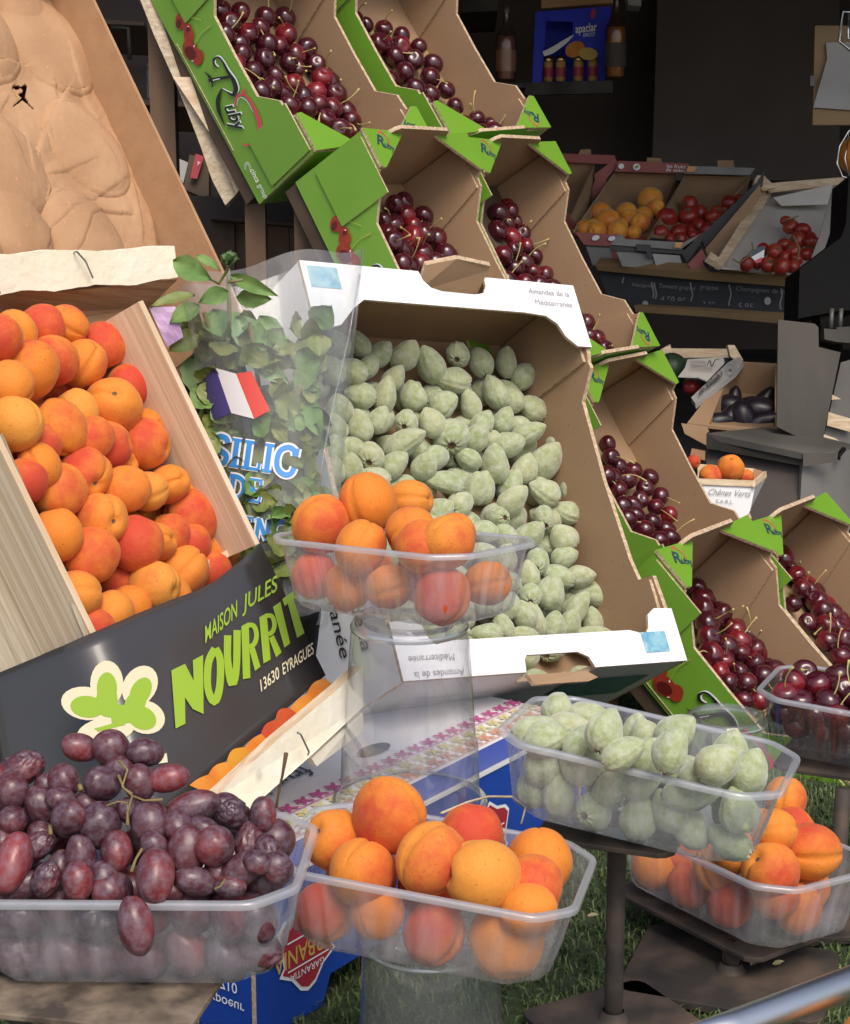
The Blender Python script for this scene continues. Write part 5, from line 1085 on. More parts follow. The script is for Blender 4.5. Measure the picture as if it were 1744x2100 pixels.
    b = MB(); b.tube([V(*Z5(1492, 505), 1.035), V(*Z5(1502, 440), 1.035), V(*Z5(1525, 330), 1.03), V(*Z5(1545, 212), 1.022)], [.0009, .0008, .0008, .0014], "stem_brown", 8); wpart("dry_stalk", r, b, smooth=True)
grape_bunch()
# ================================================================== BASIL IN ITS PRINTED SLEEVE
ZS = Tr(.3322, 300, 502.3)
SA, SB = V(556, 590, 1.600), V(596, 1290, 1.525)          # sleeve axis, top and bottom
def sl_r(t): return .082 * (1 - t) + .032 * t
FLAT = .55                                              # the sleeve is a flattened bag: this much of its width deep
_zx = (SB - SA).normalized(); _e1 = (CAMP - SA); _e1 = (_e1 - _zx * _e1.dot(_zx)).normalized(); _e2 = _zx.cross(_e1)
def sl_g(p):
    ax = SB - SA; t = (p - SA).dot(ax) / ax.length_squared; q = p - SA - ax * t
    return math.hypot(q.dot(_e1) / FLAT, q.dot(_e2)) - sl_r(max(0, min(1, t)))
def sleeve_hit(px, py, back=False):
    u = (V(px, py, 1) - CAMP); ax = SB - SA; best = None
    lo = 1.40; prev = None
    for k in range(140):
        d = 1.40 + k * .0025; p = CAMP + u * d; g = sl_g(p)
        if prev is not None and prev > 0 >= g: return p - u * (.0025 * -g / (prev - g))
        prev = g
        if best is None or g < best[0]: best = (g, p)
    return best[1]
def sleeve():
    r = empty("basil_sleeve", at(SB), "clear printed sleeve of a potted basil with blue lettering and a tricolour flag", "plastic sleeve")
    ax = (SB - SA); zx = ax.normalized(); e1 = (CAMP - SA); e1 = (e1 - zx * e1.dot(zx)).normalized(); e2 = zx.cross(e1)
    b = MB(); n = 72; nz = 26; vs = []; rnd = random.Random(6)
    for j in range(nz + 1):
        for i in range(n):
            a = 2 * math.pi * i / n; t = j / nz
            if j == 0: t = -.06 + .05 * math.cos(a - .9) + .012 * math.sin(a * 5)
            c = SA + ax * t; rr = sl_r(t) * (1 + .004 * noise.noise(Vector((a * .8, t * 9, 4))))
            fl = 1.0
            vs.append(c + (e1 * math.cos(a) * FLAT + e2 * math.sin(a)) * rr)
    fs = [(j * n + i, j * n + (i + 1) % n, (j + 1) * n + (i + 1) % n, (j + 1) * n + i) for j in range(nz) for i in range(n)]
    b.add(vs, fs, "sleeve_film"); wpart("film", r, b, smooth=True)
    b = MB(); edge = [V(738, 562, 1.59), V(716, 690, 1.58), V(690, 800, 1.57), V(667, 915, 1.56), (V(655, 1000, 1.55))]
    b.tube(edge, .0009, "cup_film", 8); wpart("welded_seam", r, b, smooth=True)
    # pot inside the foot
    hit = lambda o: (lambda x, y: sleeve_hit(*ZS(x, y)) + (CAMP - sleeve_hit(*ZS(x, y))).normalized() * o)
    def sub(poly, m=6):                                   # subdivide a quad so that it follows the curved film
        a, b_, c, d = poly; out = []
        L = lambda p, q, s: (p[0] + (q[0] - p[0]) * s, p[1] + (q[1] - p[1]) * s)
        for i in range(m):
            for j in range(m):
                g = lambda s, t: L(L(a, b_, s), L(d, c, s), t)
                out.append([g(i / m, j / m), g((i + 1) / m, j / m), g((i + 1) / m, (j + 1) / m), g(i / m, (j + 1) / m)])
        return out
    decal("flag_print", r, sub([(312, 785), (368, 750), (470, 1062), (408, 1085)]) + sub([(368, 750), (430, 760), (526, 1038), (470, 1062)]), hit(.0009), "flag_blue", under="film")
    decal("flag_print", r, sub([(430, 760), (555, 795), (667, 1074), (526, 1038)]), hit(.0009), "flag_white", under="film")
    decal("flag_print", r, sub([(555, 795), (650, 780), (765, 1022), (667, 1074)]), hit(.0009), "flag_red", under="film")
    decal("lilac_print", r, sub([(18, 385), (180, 380), (230, 570), (130, 630)]) , hit(.0008), "bag_lilac")
    ang = math.radians(9)
    def serif(ch, x, y, h, wgt):                          # slab serif capitals: strokes in letter space (0..w, 0..1, y up)
        A = {'S': ([[(.58, .80), (.50, .96), (.28, 1.0), (.08, .84), (.12, .62), (.36, .50), (.58, .36), (.56, .12), (.32, 0), (.10, .06), (.02, .26)]], .66),
             'I': ([[(.17, 0), (.17, 1)], [(.0, .03), (.34, .03)], [(.0, .97), (.34, .97)]], .38), 'L': ([[(.17, 0), (.17, 1)], [(0, .97), (.34, .97)], [(0, .03), (.60, .03), (.62, .26)]], .66),
             'C': ([[(.66, .72), (.60, .92), (.38, 1.0), (.12, .84), (.04, .5), (.12, .16), (.38, 0), (.60, .08), (.68, .30)], [(.68, .70), (.70, 1.0)]], .76),
             'D': ([[(.15, 0), (.15, 1)], [(0, .97), (.34, .97), (.58, .82), (.66, .5), (.58, .18), (.34, .03), (0, .03)]], .76),
             'E': ([[(.15, 0), (.15, 1)], [(0, .97), (.54, .97), (.56, .76)], [(.15, .52), (.40, .52)], [(0, .03), (.56, .03), (.58, .26)]], .64),
             'N': ([[(.12, 0), (.12, 1)], [(.12, .98), (.60, .02)], [(.60, 0), (.60, 1)], [(0, .03), (.26, .03)], [(0, .97), (.16, .97)], [(.48, .97), (.74, .97)]], .78),
             'B': ([[(.15, 0), (.15, 1)], [(0, .97), (.40, .97), (.52, .76), (.40, .54), (.15, .52)], [(.40, .52), (.58, .28), (.42, .03), (0, .03)]], .64),
             'A': ([[(.06, 0), (.36, 1), (.66, 0)], [(.18, .34), (.54, .34)], [(-.04, .03), (.18, .03)], [(.54, .03), (.76, .03)]], .76),
             'P': ([[(.15, 0), (.15, 1)], [(0, .97), (.42, .97), (.58, .74), (.42, .50), (.15, .48)], [(0, .03), (.32, .03)]], .64),
             'R': ([[(.15, 0), (.15, 1)], [(0, .97), (.42, .97), (.58, .74), (.42, .50), (.15, .48)], [(.34, .48), (.66, .03)], [(0, .03), (.30, .03)]], .70),
             'O': ([[(.38, 1), (.10, .82), (.03, .5), (.10, .18), (.38, 0), (.64, .18), (.72, .5), (.64, .82), (.38, 1)]], .78),
             'V': ([[(.04, 1), (.36, 0), (.68, 1)], [(-.06, .97), (.18, .97)], [(.54, .97), (.78, .97)]], .76)}[ch]
        c, s_ = math.cos(ang), math.sin(ang); out = []
        for st in A[0]:
            P = [(x + px * h * 1.02 * c - 0 * py + py * h * .14, y + px * h * 1.02 * s_ - py * h) for px, py in st]
            curv = len(P) > 4
            hv = abs(st[0][1] - st[-1][1]) < .05 and len(st) == 2
            out += stroke(P, h * wgt * (.62 if hv else 1), 4) if curv else line(P, h * wgt * (.55 if hv or (len(st) <= 3 and st[0][1] in (.97, .03)) else 1))
        return out, A[1]
    def serif_word(txt, x, y, h, wgt, gap=.07):
        out = []
        for ch in txt:
            q, wd = serif(ch, x, y, h, wgt); out += q; x += (wd + gap) * h * 1.02 * math.cos(ang); y += (wd + gap) * h * 1.02 * math.sin(ang)
        return out
    for txt, x, y, h in (("BASILIC", 122, 1302, 170), ("DE", 500, 1560, 140), ("PROVENCE", 165, 1735, 128)):
        decal("lettering_edge", r, serif_word(txt, x, y, h, .34), hit(.0009), "bag_white", under="film"); decal("lettering", r, serif_word(txt, x, y, h, .19), hit(.0016), "bag_blue", under="film")
sleeve()
def leaf(mb, a, tip, wd, m, nrm, curl=.25):
    ax = tip - a; L = ax.length; t = ax / L; s = t.cross(nrm).normalized(); n = s.cross(t); NU, NVv = 10, 6; vs = []
    for i in range(NU + 1):
        u = i / NU; hw = wd * .5 * (math.sin(math.pi * min(1, u * 1.02) ** .82)) ** .8 if 0 < u < 1 else 0
        for j in range(NVv + 1):
            v = j / NVv * 2 - 1; z = -curl * L * (u - .4) ** 2 + wd * .16 * abs(v) ** 1.2 - .035 * wd * math.cos(u * 26) * (1 - abs(v)) - wd * .03 * math.cos(v * 9 + u * 18)
            vs.append(a + t * (u * L) + s * (v * hw * (1 + .04 * math.cos(u * 40))) + n * z)
    W = NVv + 1; mb.add(vs, [(i * W + j, i * W + j + 1, (i + 1) * W + j + 1, (i + 1) * W + j) for i in range(NU) for j in range(NVv)], m)
def basil():
    base = V(588, 1250, 1.525); r = empty("potted_basil", at(base), "leafy green basil plant standing inside the printed sleeve", "herb plant")
    LV = [((172, 95), (402, 215), 150, 1.47, "basil_leaf"), ((310, 62), (458, 152), 62, 1.50, "basil_leaf"), ((520, 185), (808, 315), 95, 1.49, "basil_leaf"), ((505, 290), (325, 355), 120, 1.49, "basil_leaf"), ((560, 325), (775, 335), 120, 1.50, "basil_leaf"), ((300, 305), (25, 372), 95, 1.52, "basil_dark"),
          ((330, 375), (145, 480), 130, 1.54, "basil_leaf"), ((420, 405), (472, 572), 170, 1.51, "basil_leaf"), ((200, 470), (340, 570), 150, 1.57, "basil_dark"), ((330, 545), (138, 655), 140, 1.56, "basil_dark"), ((555, 445), (720, 705), 190, 1.55, "basil_pale"), ((700, 440), (850, 655), 150, 1.57, "basil_leaf"), ((645, 700), (890, 860), 120, 1.555, "basil_pale"),
          ((790, 680), (950, 770), 90, 1.57, "basil_leaf"), ((925, 885), (1083, 705), 150, 1.545, "basil_leaf"), ((945, 890), (850, 1045), 120, 1.545, "basil_leaf"), ((960, 930), (1085, 1190), 150, 1.545, "basil_leaf"), ((840, 1070), (1000, 1245), 190, 1.56, "basil_leaf"), ((1000, 870), (1060, 900), 50, 1.55, "basil_pale"),
          ((690, 1530), (895, 1650), 190, 1.525, "basil_leaf"), ((890, 1540), (1050, 1450), 130, 1.53, "basil_leaf"), ((900, 1610), (1040, 1560), 90, 1.54, "basil_leaf"), ((610, 520), (480, 720), 150, 1.60, "basil_dark"), ((420, 560), (560, 700), 150, 1.60, "basil_dark"), ((400, 620), (300, 760), 130, 1.60, "basil_leaf"), ((260, 700), (330, 960), 170, 1.58, "basil_pale"), ((700, 1060), (640, 1170), 110, 1.58, "basil_pale"), ((370, 1000), (470, 1170), 170, 1.58, "basil_leaf")]
    mb = MB(); rnd = random.Random(12)
    for a, t, wd, d, m in LV:
        d = d + .02 if a[1] < 350 else 1.604 - .056 * (a[1] / 1900) + (d - 1.55) * .5
        A = V(*ZS(*a), d + rnd.uniform(0, .012)); T = V(*ZS(*t), d - rnd.uniform(0, .014)); nr = (CAMP - A).normalized() + Vector((rnd.uniform(-.5, .5), rnd.uniform(-.2, .2), rnd.uniform(-.1, .7)))
        leaf(mb, A, T, wd * .3322 * d / FOC, m, nr)
    for k in range(14):
        a = k / 14 * 6.28; A = V(*ZS(508, 118), 1.50); e = (62 * math.cos(a) * rnd.uniform(.5, 1.05) + 512, 96 + 50 * math.sin(a) * rnd.uniform(.6, 1.2) - 16); leaf(mb, A, V(*ZS(*e), 1.49 + rnd.uniform(-.008, .012)), .010, "basil_pale", (CAMP - A).normalized() + Vector((0, 0, .8)))
    for k in range(260):
        y = rnd.uniform(480, 1990); s = (y - 480) / 1500; xc = 640 + 190 * s; hw = 430 - 260 * s; x = xc + rnd.uniform(-1, 1) * hw
        d = rnd.uniform(1.58, 1.625) - .075 * s; A = V(*ZS(x, y), d); ang = rnd.uniform(0, 6.28); l = rnd.uniform(90, 190)
        T = V(*ZS(x + l * math.cos(ang), y + l * .9 * math.sin(ang)), d - rnd.uniform(-.02, .02))
        nr = (CAMP - A).normalized() + Vector((rnd.uniform(-.8, .8), rnd.uniform(-.4, .4), rnd.uniform(-.6, .8)))
        leaf(mb, A, T, rnd.uniform(.018, .032), rnd.choice(("basil_dark", "basil_dark", "basil_dark", "basil_leaf")), nr)
    for k in range(46):
        y = rnd.uniform(820, 1960); s = (y - 480) / 1500; x = 640 + 200 * s + rnd.uniform(-1, 1) * (390 - 230 * s); ang = rnd.uniform(.2, 2.9); l = rnd.uniform(110, 200)
        A = V(*ZS(x, y), 1.612 - .058 * y / 1900 + rnd.uniform(0, .012)); T = V(*ZS(x + l * math.cos(ang), y + l * .9 * math.sin(ang)), P2(A)[2] + rnd.uniform(-.004, .012))
        leaf(mb, A, T, rnd.uniform(.026, .040), rnd.choice(("basil_leaf", "basil_leaf", "basil_dark", "basil_dark", "basil_pale")), (CAMP - A).normalized() + Vector((rnd.uniform(-.5, .5), rnd.uniform(-.2, .2), rnd.uniform(-.2, .6))))
    wpart("foliage", r, mb, smooth=True)
    b = MB()
    for top, mid in (((505, 150), (520, 620)), ((950, 870), (860, 1150)), ((640, 480), (700, 900)), ((360, 420), (520, 900))):
        b.tube([V(*ZS(*top), 1.56), V(*ZS(*mid), 1.60), V(*ZS(800, 1700), 1.54), base], .0022, "vine_green", 7)
    b.tube([V(*ZS(505, 150), 1.50), V(*ZS(450, 240), 1.51), V(*ZS(400, 210), 1.49)], .0014, "vine_green", 6); b.tube([V(*ZS(505, 230), 1.50), V(*ZS(600, 215), 1.50)], .0013, "vine_green", 6)
    wpart("stems", r, b, smooth=True)
    b = MB(); b.lathe([(.024, 0), (.030, .045), (.030, .05), (.027, .05), (.026, .042), (.0, .042)], "black_plastic", 32); wpart("pot", r, MBshift(b, base - Vector((0, 0, .05))), smooth=True)
def MBshift(b, v): b.v = [p + v for p in b.v]; return b
basil()

# ================================================================== THE SHOP BEHIND
ZG = Tr(.5, 872, 0); ZH = Tr(.3400, 1151, 293); ZI = Tr(.24, 1325.5, 627.8); ZJ = Tr(.208, 1032.5, 0)
def thing_at(name, p, label, cat, group=None): return empty(name, at(p), label, cat, group)
def sl(r, part, pts, d, th, m, tr, m2=None):
    b = MB(); n = len(pts)
    if isinstance(d, (list, tuple)):                      # flat board through three of its corners
        k = (0, n // 3, (2 * n) // 3) if n > 4 else (0, 1, 2); f = Flat(*[(*tr(*pts[i]), d[i]) for i in k]); d = [f.d(*tr(*p)) for p in pts]
    else: d = [d] * n
    slab(b, [(*tr(x, y), d[i]) for i, (x, y) in enumerate(pts)], th, m, m2); return wpart(part, r, b)
# wall ledge with bottles and a gift box
r = thing_at("wall_shelf", V(1165, 180, 4.7), "short grey steel ledge on the dark wall carrying bottles and a blue box", "shelf")
sl(r, "front_edge", [(215, 815), (1078, 795), (1078, 915), (215, 940)], 4.55, .01, "steel_dull", ZJ)
b = MB(); a_, b2_ = V(*ZJ(-350, 828), 4.56), V(*ZJ(1078, 800), 4.56); b.prism([a_, b2_, b2_ + Vector((0, .35, 0)), a_ + Vector((0, .35, 0))], (0, 0, -.012), "steel_dull"); wpart("board", r, b)
r = thing_at("wall_shelf", V(985, 10, 4.7), "grey steel ledge cut off at the top edge above the pink bottle", "shelf")
sl(r, "front_edge", [(150, -30), (298, -30), (298, 44), (150, 52)], 4.55, .2, "steel_dull", ZG)
def bottle(px, py, wpx, hpx, d, m, label):
    p = V(px, py, d); k = d / FOC; rr = wpx * .5 * k; h = hpx * k * 1.02
    r = thing_at("bottle", p, label, "bottle"); b = MB()
    b.lathe([(rr * .9, 0), (rr, .006), (rr, h * .56), (rr * .93, h * .62), (rr * .6, h * .70), (rr * .36, h * .76), (rr * .32, h * .80), (rr * .31, h * .93)], m, 28, center=p, close_bottom=True); wpart("glass", r, b, smooth=True)
    b = MB(); b.lathe([(rr * .80, .008), (rr * .86, h * .5), (rr * .80, h * .60), (0.001, h * .60)], "honey_amber" if "amber" in m else "rose_drink", 24, center=p); wpart("drink", r, b, smooth=True)
    b = MB(); b.lathe([(rr * .34, h * .90), (rr * .36, h * .905), (rr * .36, h), (.001, h * 1.002)], "black_plastic" if "amber" in m else "steel", 20, center=p); wpart("stopper", r, b, smooth=True)
    b = MB(); b.lathe([(rr * 1.005, h * .14), (rr * 1.005, h * .42)], "wall_panel" if "amber" in m else "rose_drink", 28, center=p); wpart("label_band", r, b, smooth=True)
bottle(1038, 168, 42, 148, 4.60, "glass_rose", "pink wine bottle on the wall ledge with a clear stopper")
bottle(1262, 163, 44, 170, 4.55, "glass_amber", "amber bottle with black stopper next to the blue gift box")
r = thing_at("gift_box", V(1170, 168, 4.62), "blue windowed gift box of honey jars with apricots printed on it", "gift box")
d = 4.60
sl(r, "side_panel", [(315, 118), (402, 110), (376, 815), (285, 815)], d, .02, "gift_blue", ZJ)
b = MB(); 
for pts in ([(402, 110), (1062, 62), (1055, 240), (700, 215), (420, 205)], [(690, 212), (1055, 235), (1002, 545), (820, 545), (610, 470), (680, 360)], [(402, 110), (425, 205), (395, 560), (380, 815), (372, 815)], [(985, 545), (1005, 545), (990, 800), (970, 800)]):
    slab(b, [(*ZJ(x, y), d) for x, y in pts], .006, "gift_blue")
wpart("front_panel", r, b)
sl(r, "back_panel", [(402, 110), (1062, 62), (1000, 800), (376, 815)], d + .13, .006, "gift_blue", ZJ)
sl(r, "bottom_panel", [(376, 812), (1000, 797), (1000, 802), (376, 818)], d, .12, "gift_blue", ZJ)
fl = Flat((1100, 20, d), (1250, 20, d), (1100, 160, d)); q = lambda x, y: fl(*ZJ(x, y), .0035); q2 = lambda x, y: fl(*ZJ(x, y), .005)
decal("lettering", r, word("apaclar", (712, 330), (74, -9), (-6, -118), .02) + word("APRICOT", (782, 370), (30, -3), (-2, -52), .01), q, "print_white")
decal("apricot_picture", r, [ell(705, 490, 100, 75, -.5)], q, "apron_fruit_orange"); decal("apricot_picture", r, [ell(835, 535, 95, 62, .1)], q2, "badge_gold"); decal("emblem", r, [ell(885, 140, 24, 52, .2)], q, "label_red")
decal("window_trim", r, stroke([(395, 535), (480, 500), (600, 420), (690, 350)], [50, 60, 46, 8]), q, "print_white")
for i, x in enumerate((437, 562, 738, 880)):
    p = V(*ZJ(x, 806 - i * 3), 4.64); rr = .0135; h = .066
    jr = thing_at("honey_jar", p, ["leftmost small honey jar in the window of the blue gift box", "second honey jar from left inside the blue gift box", "third honey jar from left inside the blue gift box", "honey jar nearest the amber bottle inside the blue box"][i], "jar", "honey jars in the gift box")
    b = MB(); b.lathe([(rr * .9, 0), (rr, .004), (rr, h * .72), (rr * .85, h * .8), (.001, h * .8)], "honey_amber", 24, center=p); wpart("glass", jr, b, smooth=True)
    b = MB(); b.lathe([(rr * .95, h * .8), (rr * .98, h * .82), (rr * .98, h * .98), (.001, h)], "gold_lid", 24, center=p); wpart("lid", jr, b, smooth=True)
    b = MB(); b.lathe([(rr * 1.02, h * .18), (rr * 1.02, h * .55)], "label_red", 24, center=p); wpart("label", jr, b, smooth=True)
r = thing_at("packet", V(1165, 0, 4.6), "salmon pink packet on top of the blue gift box", "packet"); sl(r, "pack", [(380, -80), (1085, -110), (1085, 28), (375, 82)], 4.62, .08, "print_pink" if False else "pulp_paper", ZJ)
r = thing_at("packet", V(1300, 2, 4.6), "pale packet cut off by the top edge beside the amber bottle", "packet"); sl(r, "pack", [(1220, -60), (1360, -60), (1360, 60), (1235, 50)], 4.62, .05, "paper_grey", ZJ)
# dark pillar and clipboard
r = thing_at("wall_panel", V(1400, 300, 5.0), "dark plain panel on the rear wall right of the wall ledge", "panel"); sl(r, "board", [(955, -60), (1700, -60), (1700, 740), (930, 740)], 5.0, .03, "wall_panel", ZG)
r = thing_at("clipboard", V(1700, 150, 3.4), "brown clipboard with a grey sheet hanging at the right edge", "clipboard")
sl(r, "board", [(1600, 105), (1800, 105), (1800, 512), (1590, 512)], 3.45, .008, "wood_batten", ZG); sl(r, "sheet", [(1645, 175), (1800, 172), (1800, 455), (1592, 440), (1650, 240)], 3.44, .003, "paper_grey", ZG)
sl(r, "clip", [(1580, 310), (1600, 310), (1600, 352), (1580, 352)], 3.43, .006, "steel", ZG)
b = MB(); C = lambda x, y, d=3.2: V(*ZG(x, y), d)
b.tube([C(1790, 50), C(1712, 48), C(1700, 170), C(1745, 205), C(1790, 210)], .0035, "wire_metal", 8); b.tube([C(1740, 60), C(1735, 160), C(1790, 160)], .003, "wire_metal", 8)
tag(b.build("wire_clip", None, True), "shiny wire clip at the upper right edge", "clip")
r = thing_at("wire_basket", C(1780, 560), "hanging thin wire basket holding an orange at the right edge", "basket")
b = MB(); b.tube([C(1790, 490), C(1735, 540), C(1700, 600), C(1690, 670), C(1712, 725), C(1790, 745)], .0022, "wire_metal", 6); b.tube([C(1740, 545), C(1722, 650), C(1744, 738)], .0018, "wire_metal", 6); wpart("wires", r, b, smooth=True)
p = C(1775, 635, 3.25); o = put("orange", sphere_mesh("orange_mesh", lambda d_, t, a: d_ * (1 + .008 * noise.noise(d_ * 9)), "apron_fruit_orange", 32, 24), p, .037, Matrix.Identity(4), (0, 0, 0), "orange", None); o["label"] = "bright orange hanging in the wire basket"

# ---- fruit crates on the batten rack
def open_box(name, tr, floor, rim_b, rim_f, d, mats, label, cat="fruit box", group="open fruit boxes on the rack"):
    """floor: far-left, far-right, near-right, near-left; rim_b/rim_f: top corners of the far and near ends; d: far and near distance"""
    db, df = d; r = thing_at(name, V(*tr(*floor[3]), df), label, cat, group); inn, out = mats
    F = [(*tr(*floor[0]), db), (*tr(*floor[1]), db), (*tr(*floor[2]), df), (*tr(*floor[3]), df)]
    Rm = [(*tr(*rim_b[0]), db - .03), (*tr(*rim_b[1]), db - .03), (*tr(*rim_f[1]), df - .03), (*tr(*rim_f[0]), df - .03)]
    def pan(nm, pts, m, th=.005): b = MB(); slab(b, pts, th, m); wpart(nm, r, b)
    pan("base", F, inn); pan("end_panel", [F[0], F[1], Rm[1], Rm[0]], inn); pan("end_panel", [F[3], F[2], Rm[2], Rm[3]], out)
    pan("side_panel", [F[0], F[3], Rm[3], Rm[0]], inn); pan("side_panel", [F[1], F[2], Rm[2], Rm[1]], inn)
    return r, F, Rm
GW_ = ZH
# red boxes
r, F, Rm = open_box("red_box", GW_, [(-150, 250), (215, 240), (140, 520), (-150, 520)], [(-150, 110), (205, 120)], [(-150, 420), (60, 440)], (3.95, 3.75), ("cardboard_brown", "crate_red"), "red printed fruit box mostly hidden behind the green cherry boxes")
sl(r, "printed_flap", [(-40, 62), (325, 75), (330, 128), (255, 128), (-40, 112)], 3.90, .006, "crate_red", GW_); sl(r, "printed_side", [(200, 190), (330, 95), (345, 135), (275, 215), (280, 250), (140, 385), (205, 225)], 3.88, .006, "crate_red", GW_)
sl(r, "tab", [(118, 40), (178, 38), (184, 80), (100, 78)], 3.91, .006, "cardboard_brown", GW_)
r, F, Rm = open_box("peach_box", GW_, [(420, 290), (690, 300), (520, 570), (85, 560)], [(335, 180), (690, 190)], [(80, 545), (520, 600)], (3.92, 3.70), ("cardboard_brown", "crate_red"), "red rimmed box of yellow orange peaches on the batten rack")
sl(r, "printed_flap", [(345, 108), (775, 125), (745, 185), (325, 172)], 3.86, .006, "crate_red", GW_); sl(r, "tab", [(520, 88), (602, 92), (612, 130), (515, 126)], 3.88, .006, "cardboard_brown", GW_)
sl(r, "printed_front", [(85, 540), (350, 552), (300, 625), (140, 615)], 3.66, .006, "crate_red", GW_); sl(r, "front_sheet", [(150, 622), (300, 630), (315, 740), (190, 738)], 3.67, .006, "crate_grey", GW_); sl(r, "front_post", [(295, 628), (360, 640), (370, 745), (315, 742)], 3.675, .006, "crate_red", GW_)
fl = Flat((*ZH(345, 108), 3.855), (*ZH(775, 125), 3.855), (*ZH(325, 172), 3.855)); q = lambda x, y: fl(*ZH(x, y), .003)
decal("sticker", r, [ell(362, 142, 18, 16), ell(455, 147, 22, 20)] + word("les fruits", (635, 150), (34, 2), (2, -30)) + word("de saison", (630, 172), (34, 2), (2, -30)), q, "print_white"); decal("leaf_mark", r, [ell(455, 147, 15, 9, -.6)], lambda x, y: fl(*ZH(x, y), .005), "print_green")
fl2 = Flat((*ZH(85, 540), 3.655), (*ZH(350, 552), 3.655), (*ZH(140, 615), 3.655)); decal("sticker", r, [ell(208, 574, 24, 15, -.3), ell(305, 578, 22, 14, -.3)], lambda x, y: fl2(*ZH(x, y), .003), "print_white")
r, F, Rm = open_box("tomato_box", GW_, [(830, 300), (1110, 320), (850, 600), (520, 570)], [(745, 195), (1140, 205)], [(520, 600), (760, 640)], (3.90, 3.62), ("cardboard_brown", "crate_black"), "dark box of red nectarines between the peaches and the white tray")
sl(r, "printed_flap", [(765, 138), (1170, 152), (1140, 195), (745, 185)], 3.84, .006, "crate_grey", GW_); sl(r, "tab", [(945, 105), (1040, 105), (1046, 150), (945, 148)], 3.86, .006, "cardboard_brown", GW_)
sl(r, "printed_front", [(300, 615), (350, 545), (390, 580), (740, 600), (850, 545), (720, 645)], 3.57, .006, "crate_grey", GW_); sl(r, "front_edge", [(300, 618), (745, 645), (850, 548), (850, 590), (760, 725), (730, 670), (300, 650)], 3.575, .006, "crate_black", GW_)
sl(r, "side_edge", [(840, 560), (1185, 235), (1230, 160), (1215, 260), (870, 640)], 3.60, .006, "crate_black", GW_); sl(r, "front_sheet", [(330, 648), (555, 672), (580, 760), (370, 745)], 3.58, .006, "crate_grey", GW_); sl(r, "price_sheet", [(550, 668), (715, 680), (745, 770), (580, 762)], 3.57, .004, "paper_grey", GW_)
sl(r, "clip", [(455, 610), (540, 615), (550, 700), (520, 690), (515, 655), (455, 650)], 3.565, .006, "crate_black", GW_); sl(r, "orange_patch", [(768, 140), (825, 145), (800, 175), (755, 172)], 3.835, .004, "apron_fruit_orange", GW_); sl(r, "orange_patch", [(690, 600), (740, 600), (720, 635), (680, 630)], 3.565, .004, "apron_fruit_orange", GW_)
r = thing_at("brown_box", V(*ZH(900, 640), 3.5), "brown printed box side wedged next to the white tomato tray", "fruit box")
sl(r, "side_panel", [(870, 640), (1200, 250), (1205, 320), (950, 680), (890, 700)], 3.56, .01, "cardboard_brown", GW_); sl(r, "front_panel", [(765, 730), (850, 640), (885, 700), (880, 780), (790, 780)], 3.53, .01, "crate_red", GW_); sl(r, "under_panel", [(870, 700), (940, 745), (1425, 795), (1425, 812), (900, 772)], 3.50, .03, "slate", GW_)
# white tray of vine tomatoes
r = thing_at("white_tray", V(*ZH(1000, 720), 3.45), "white lined wooden tray of vine tomatoes, tilted up at the right", "tray")
sl(r, "liner", [(1240, 285), (1700, 230), (1690, 560), (1425, 795), (935, 745), (950, 700)], [3.72, 3.72, 3.6, 3.45, 3.45, 3.46], .006, "foam_white", GW_)
sl(r, "side_board", [(1215, 270), (1270, 310), (975, 745), (885, 690), (905, 655), (950, 690)], [3.68, 3.68, 3.42, 3.42, 3.43, 3.44], .012, "wood_pale", GW_)
sl(r, "end_board", [(1230, 245), (1710, 205), (1700, 250), (1260, 300)], 3.66, .012, "wood_pale", GW_); sl(r, "corner_post", [(1185, 195), (1225, 198), (1295, 265), (1220, 290), (1160, 240)], 3.62, .02, "wood_pale", GW_)
sl(r, "side_flap", [(1660, 270), (1725, 205), (1720, 480), (1690, 500), (1640, 320)], 3.48, .008, "foam_white", GW_); sl(r, "fold", [(1280, 330), (1640, 250), (1610, 370), (1330, 380)], 3.64, .003, "foam_white", GW_)
sl(r, "edge_strip", [(930, 745), (1425, 788), (1425, 800), (930, 757)], 3.43, .01, "foam_white", GW_)
sl(r, "steel_guard", [(1630, 300), (1705, 520), (1690, 600), (1500, 720), (1560, 560)], 3.40, .004, "steel", GW_)
def bgfruit(items, me, name, noun, where, dd, group, cat, k=.34, cols=None):
    rnd = random.Random(len(items)); out = []; P = []; Rr = []
    for t in items:
        px, py = ZH(t[0], t[1]); d_ = t[3] if len(t) > 3 else dd(t[0], t[1]); P.append(V(px, py, d_)); Rr.append(t[2] * k * .5 * d_ / FOC)
    P = relax(P, Rr, lim=.8)
    for i, t in enumerate(items):
        p = P[i]; o = put(name, rnd.choice(me), p, Rr[i] * 1.02, face_cam(p, rnd.uniform(0, 6), rnd.uniform(.4, 2), rnd), (rnd.uniform(.1, .4), rnd.uniform(.2, .9), rnd.random()), cat, group); q = P2(p); out.append((o, q[0], q[1]))
    label_rows(out, noun, where, cols or (lambda o: "ripe"), 14)
bgfruit([(245, 430, 135), (540, 345, 155), (395, 420, 120), (285, 470, 140), (420, 470, 140), (575, 390, 110), (480, 480, 120), (140, 520, 110), (220, 530, 110), (340, 535, 120), (440, 540, 90), (190, 500, 90), (360, 500, 90), (500, 440, 110)], PE, "peach", "yellow peach", "the red rimmed box", lambda x, y: 3.68 + (560 - y) * .0006, "peaches in the red rimmed box", "peach")
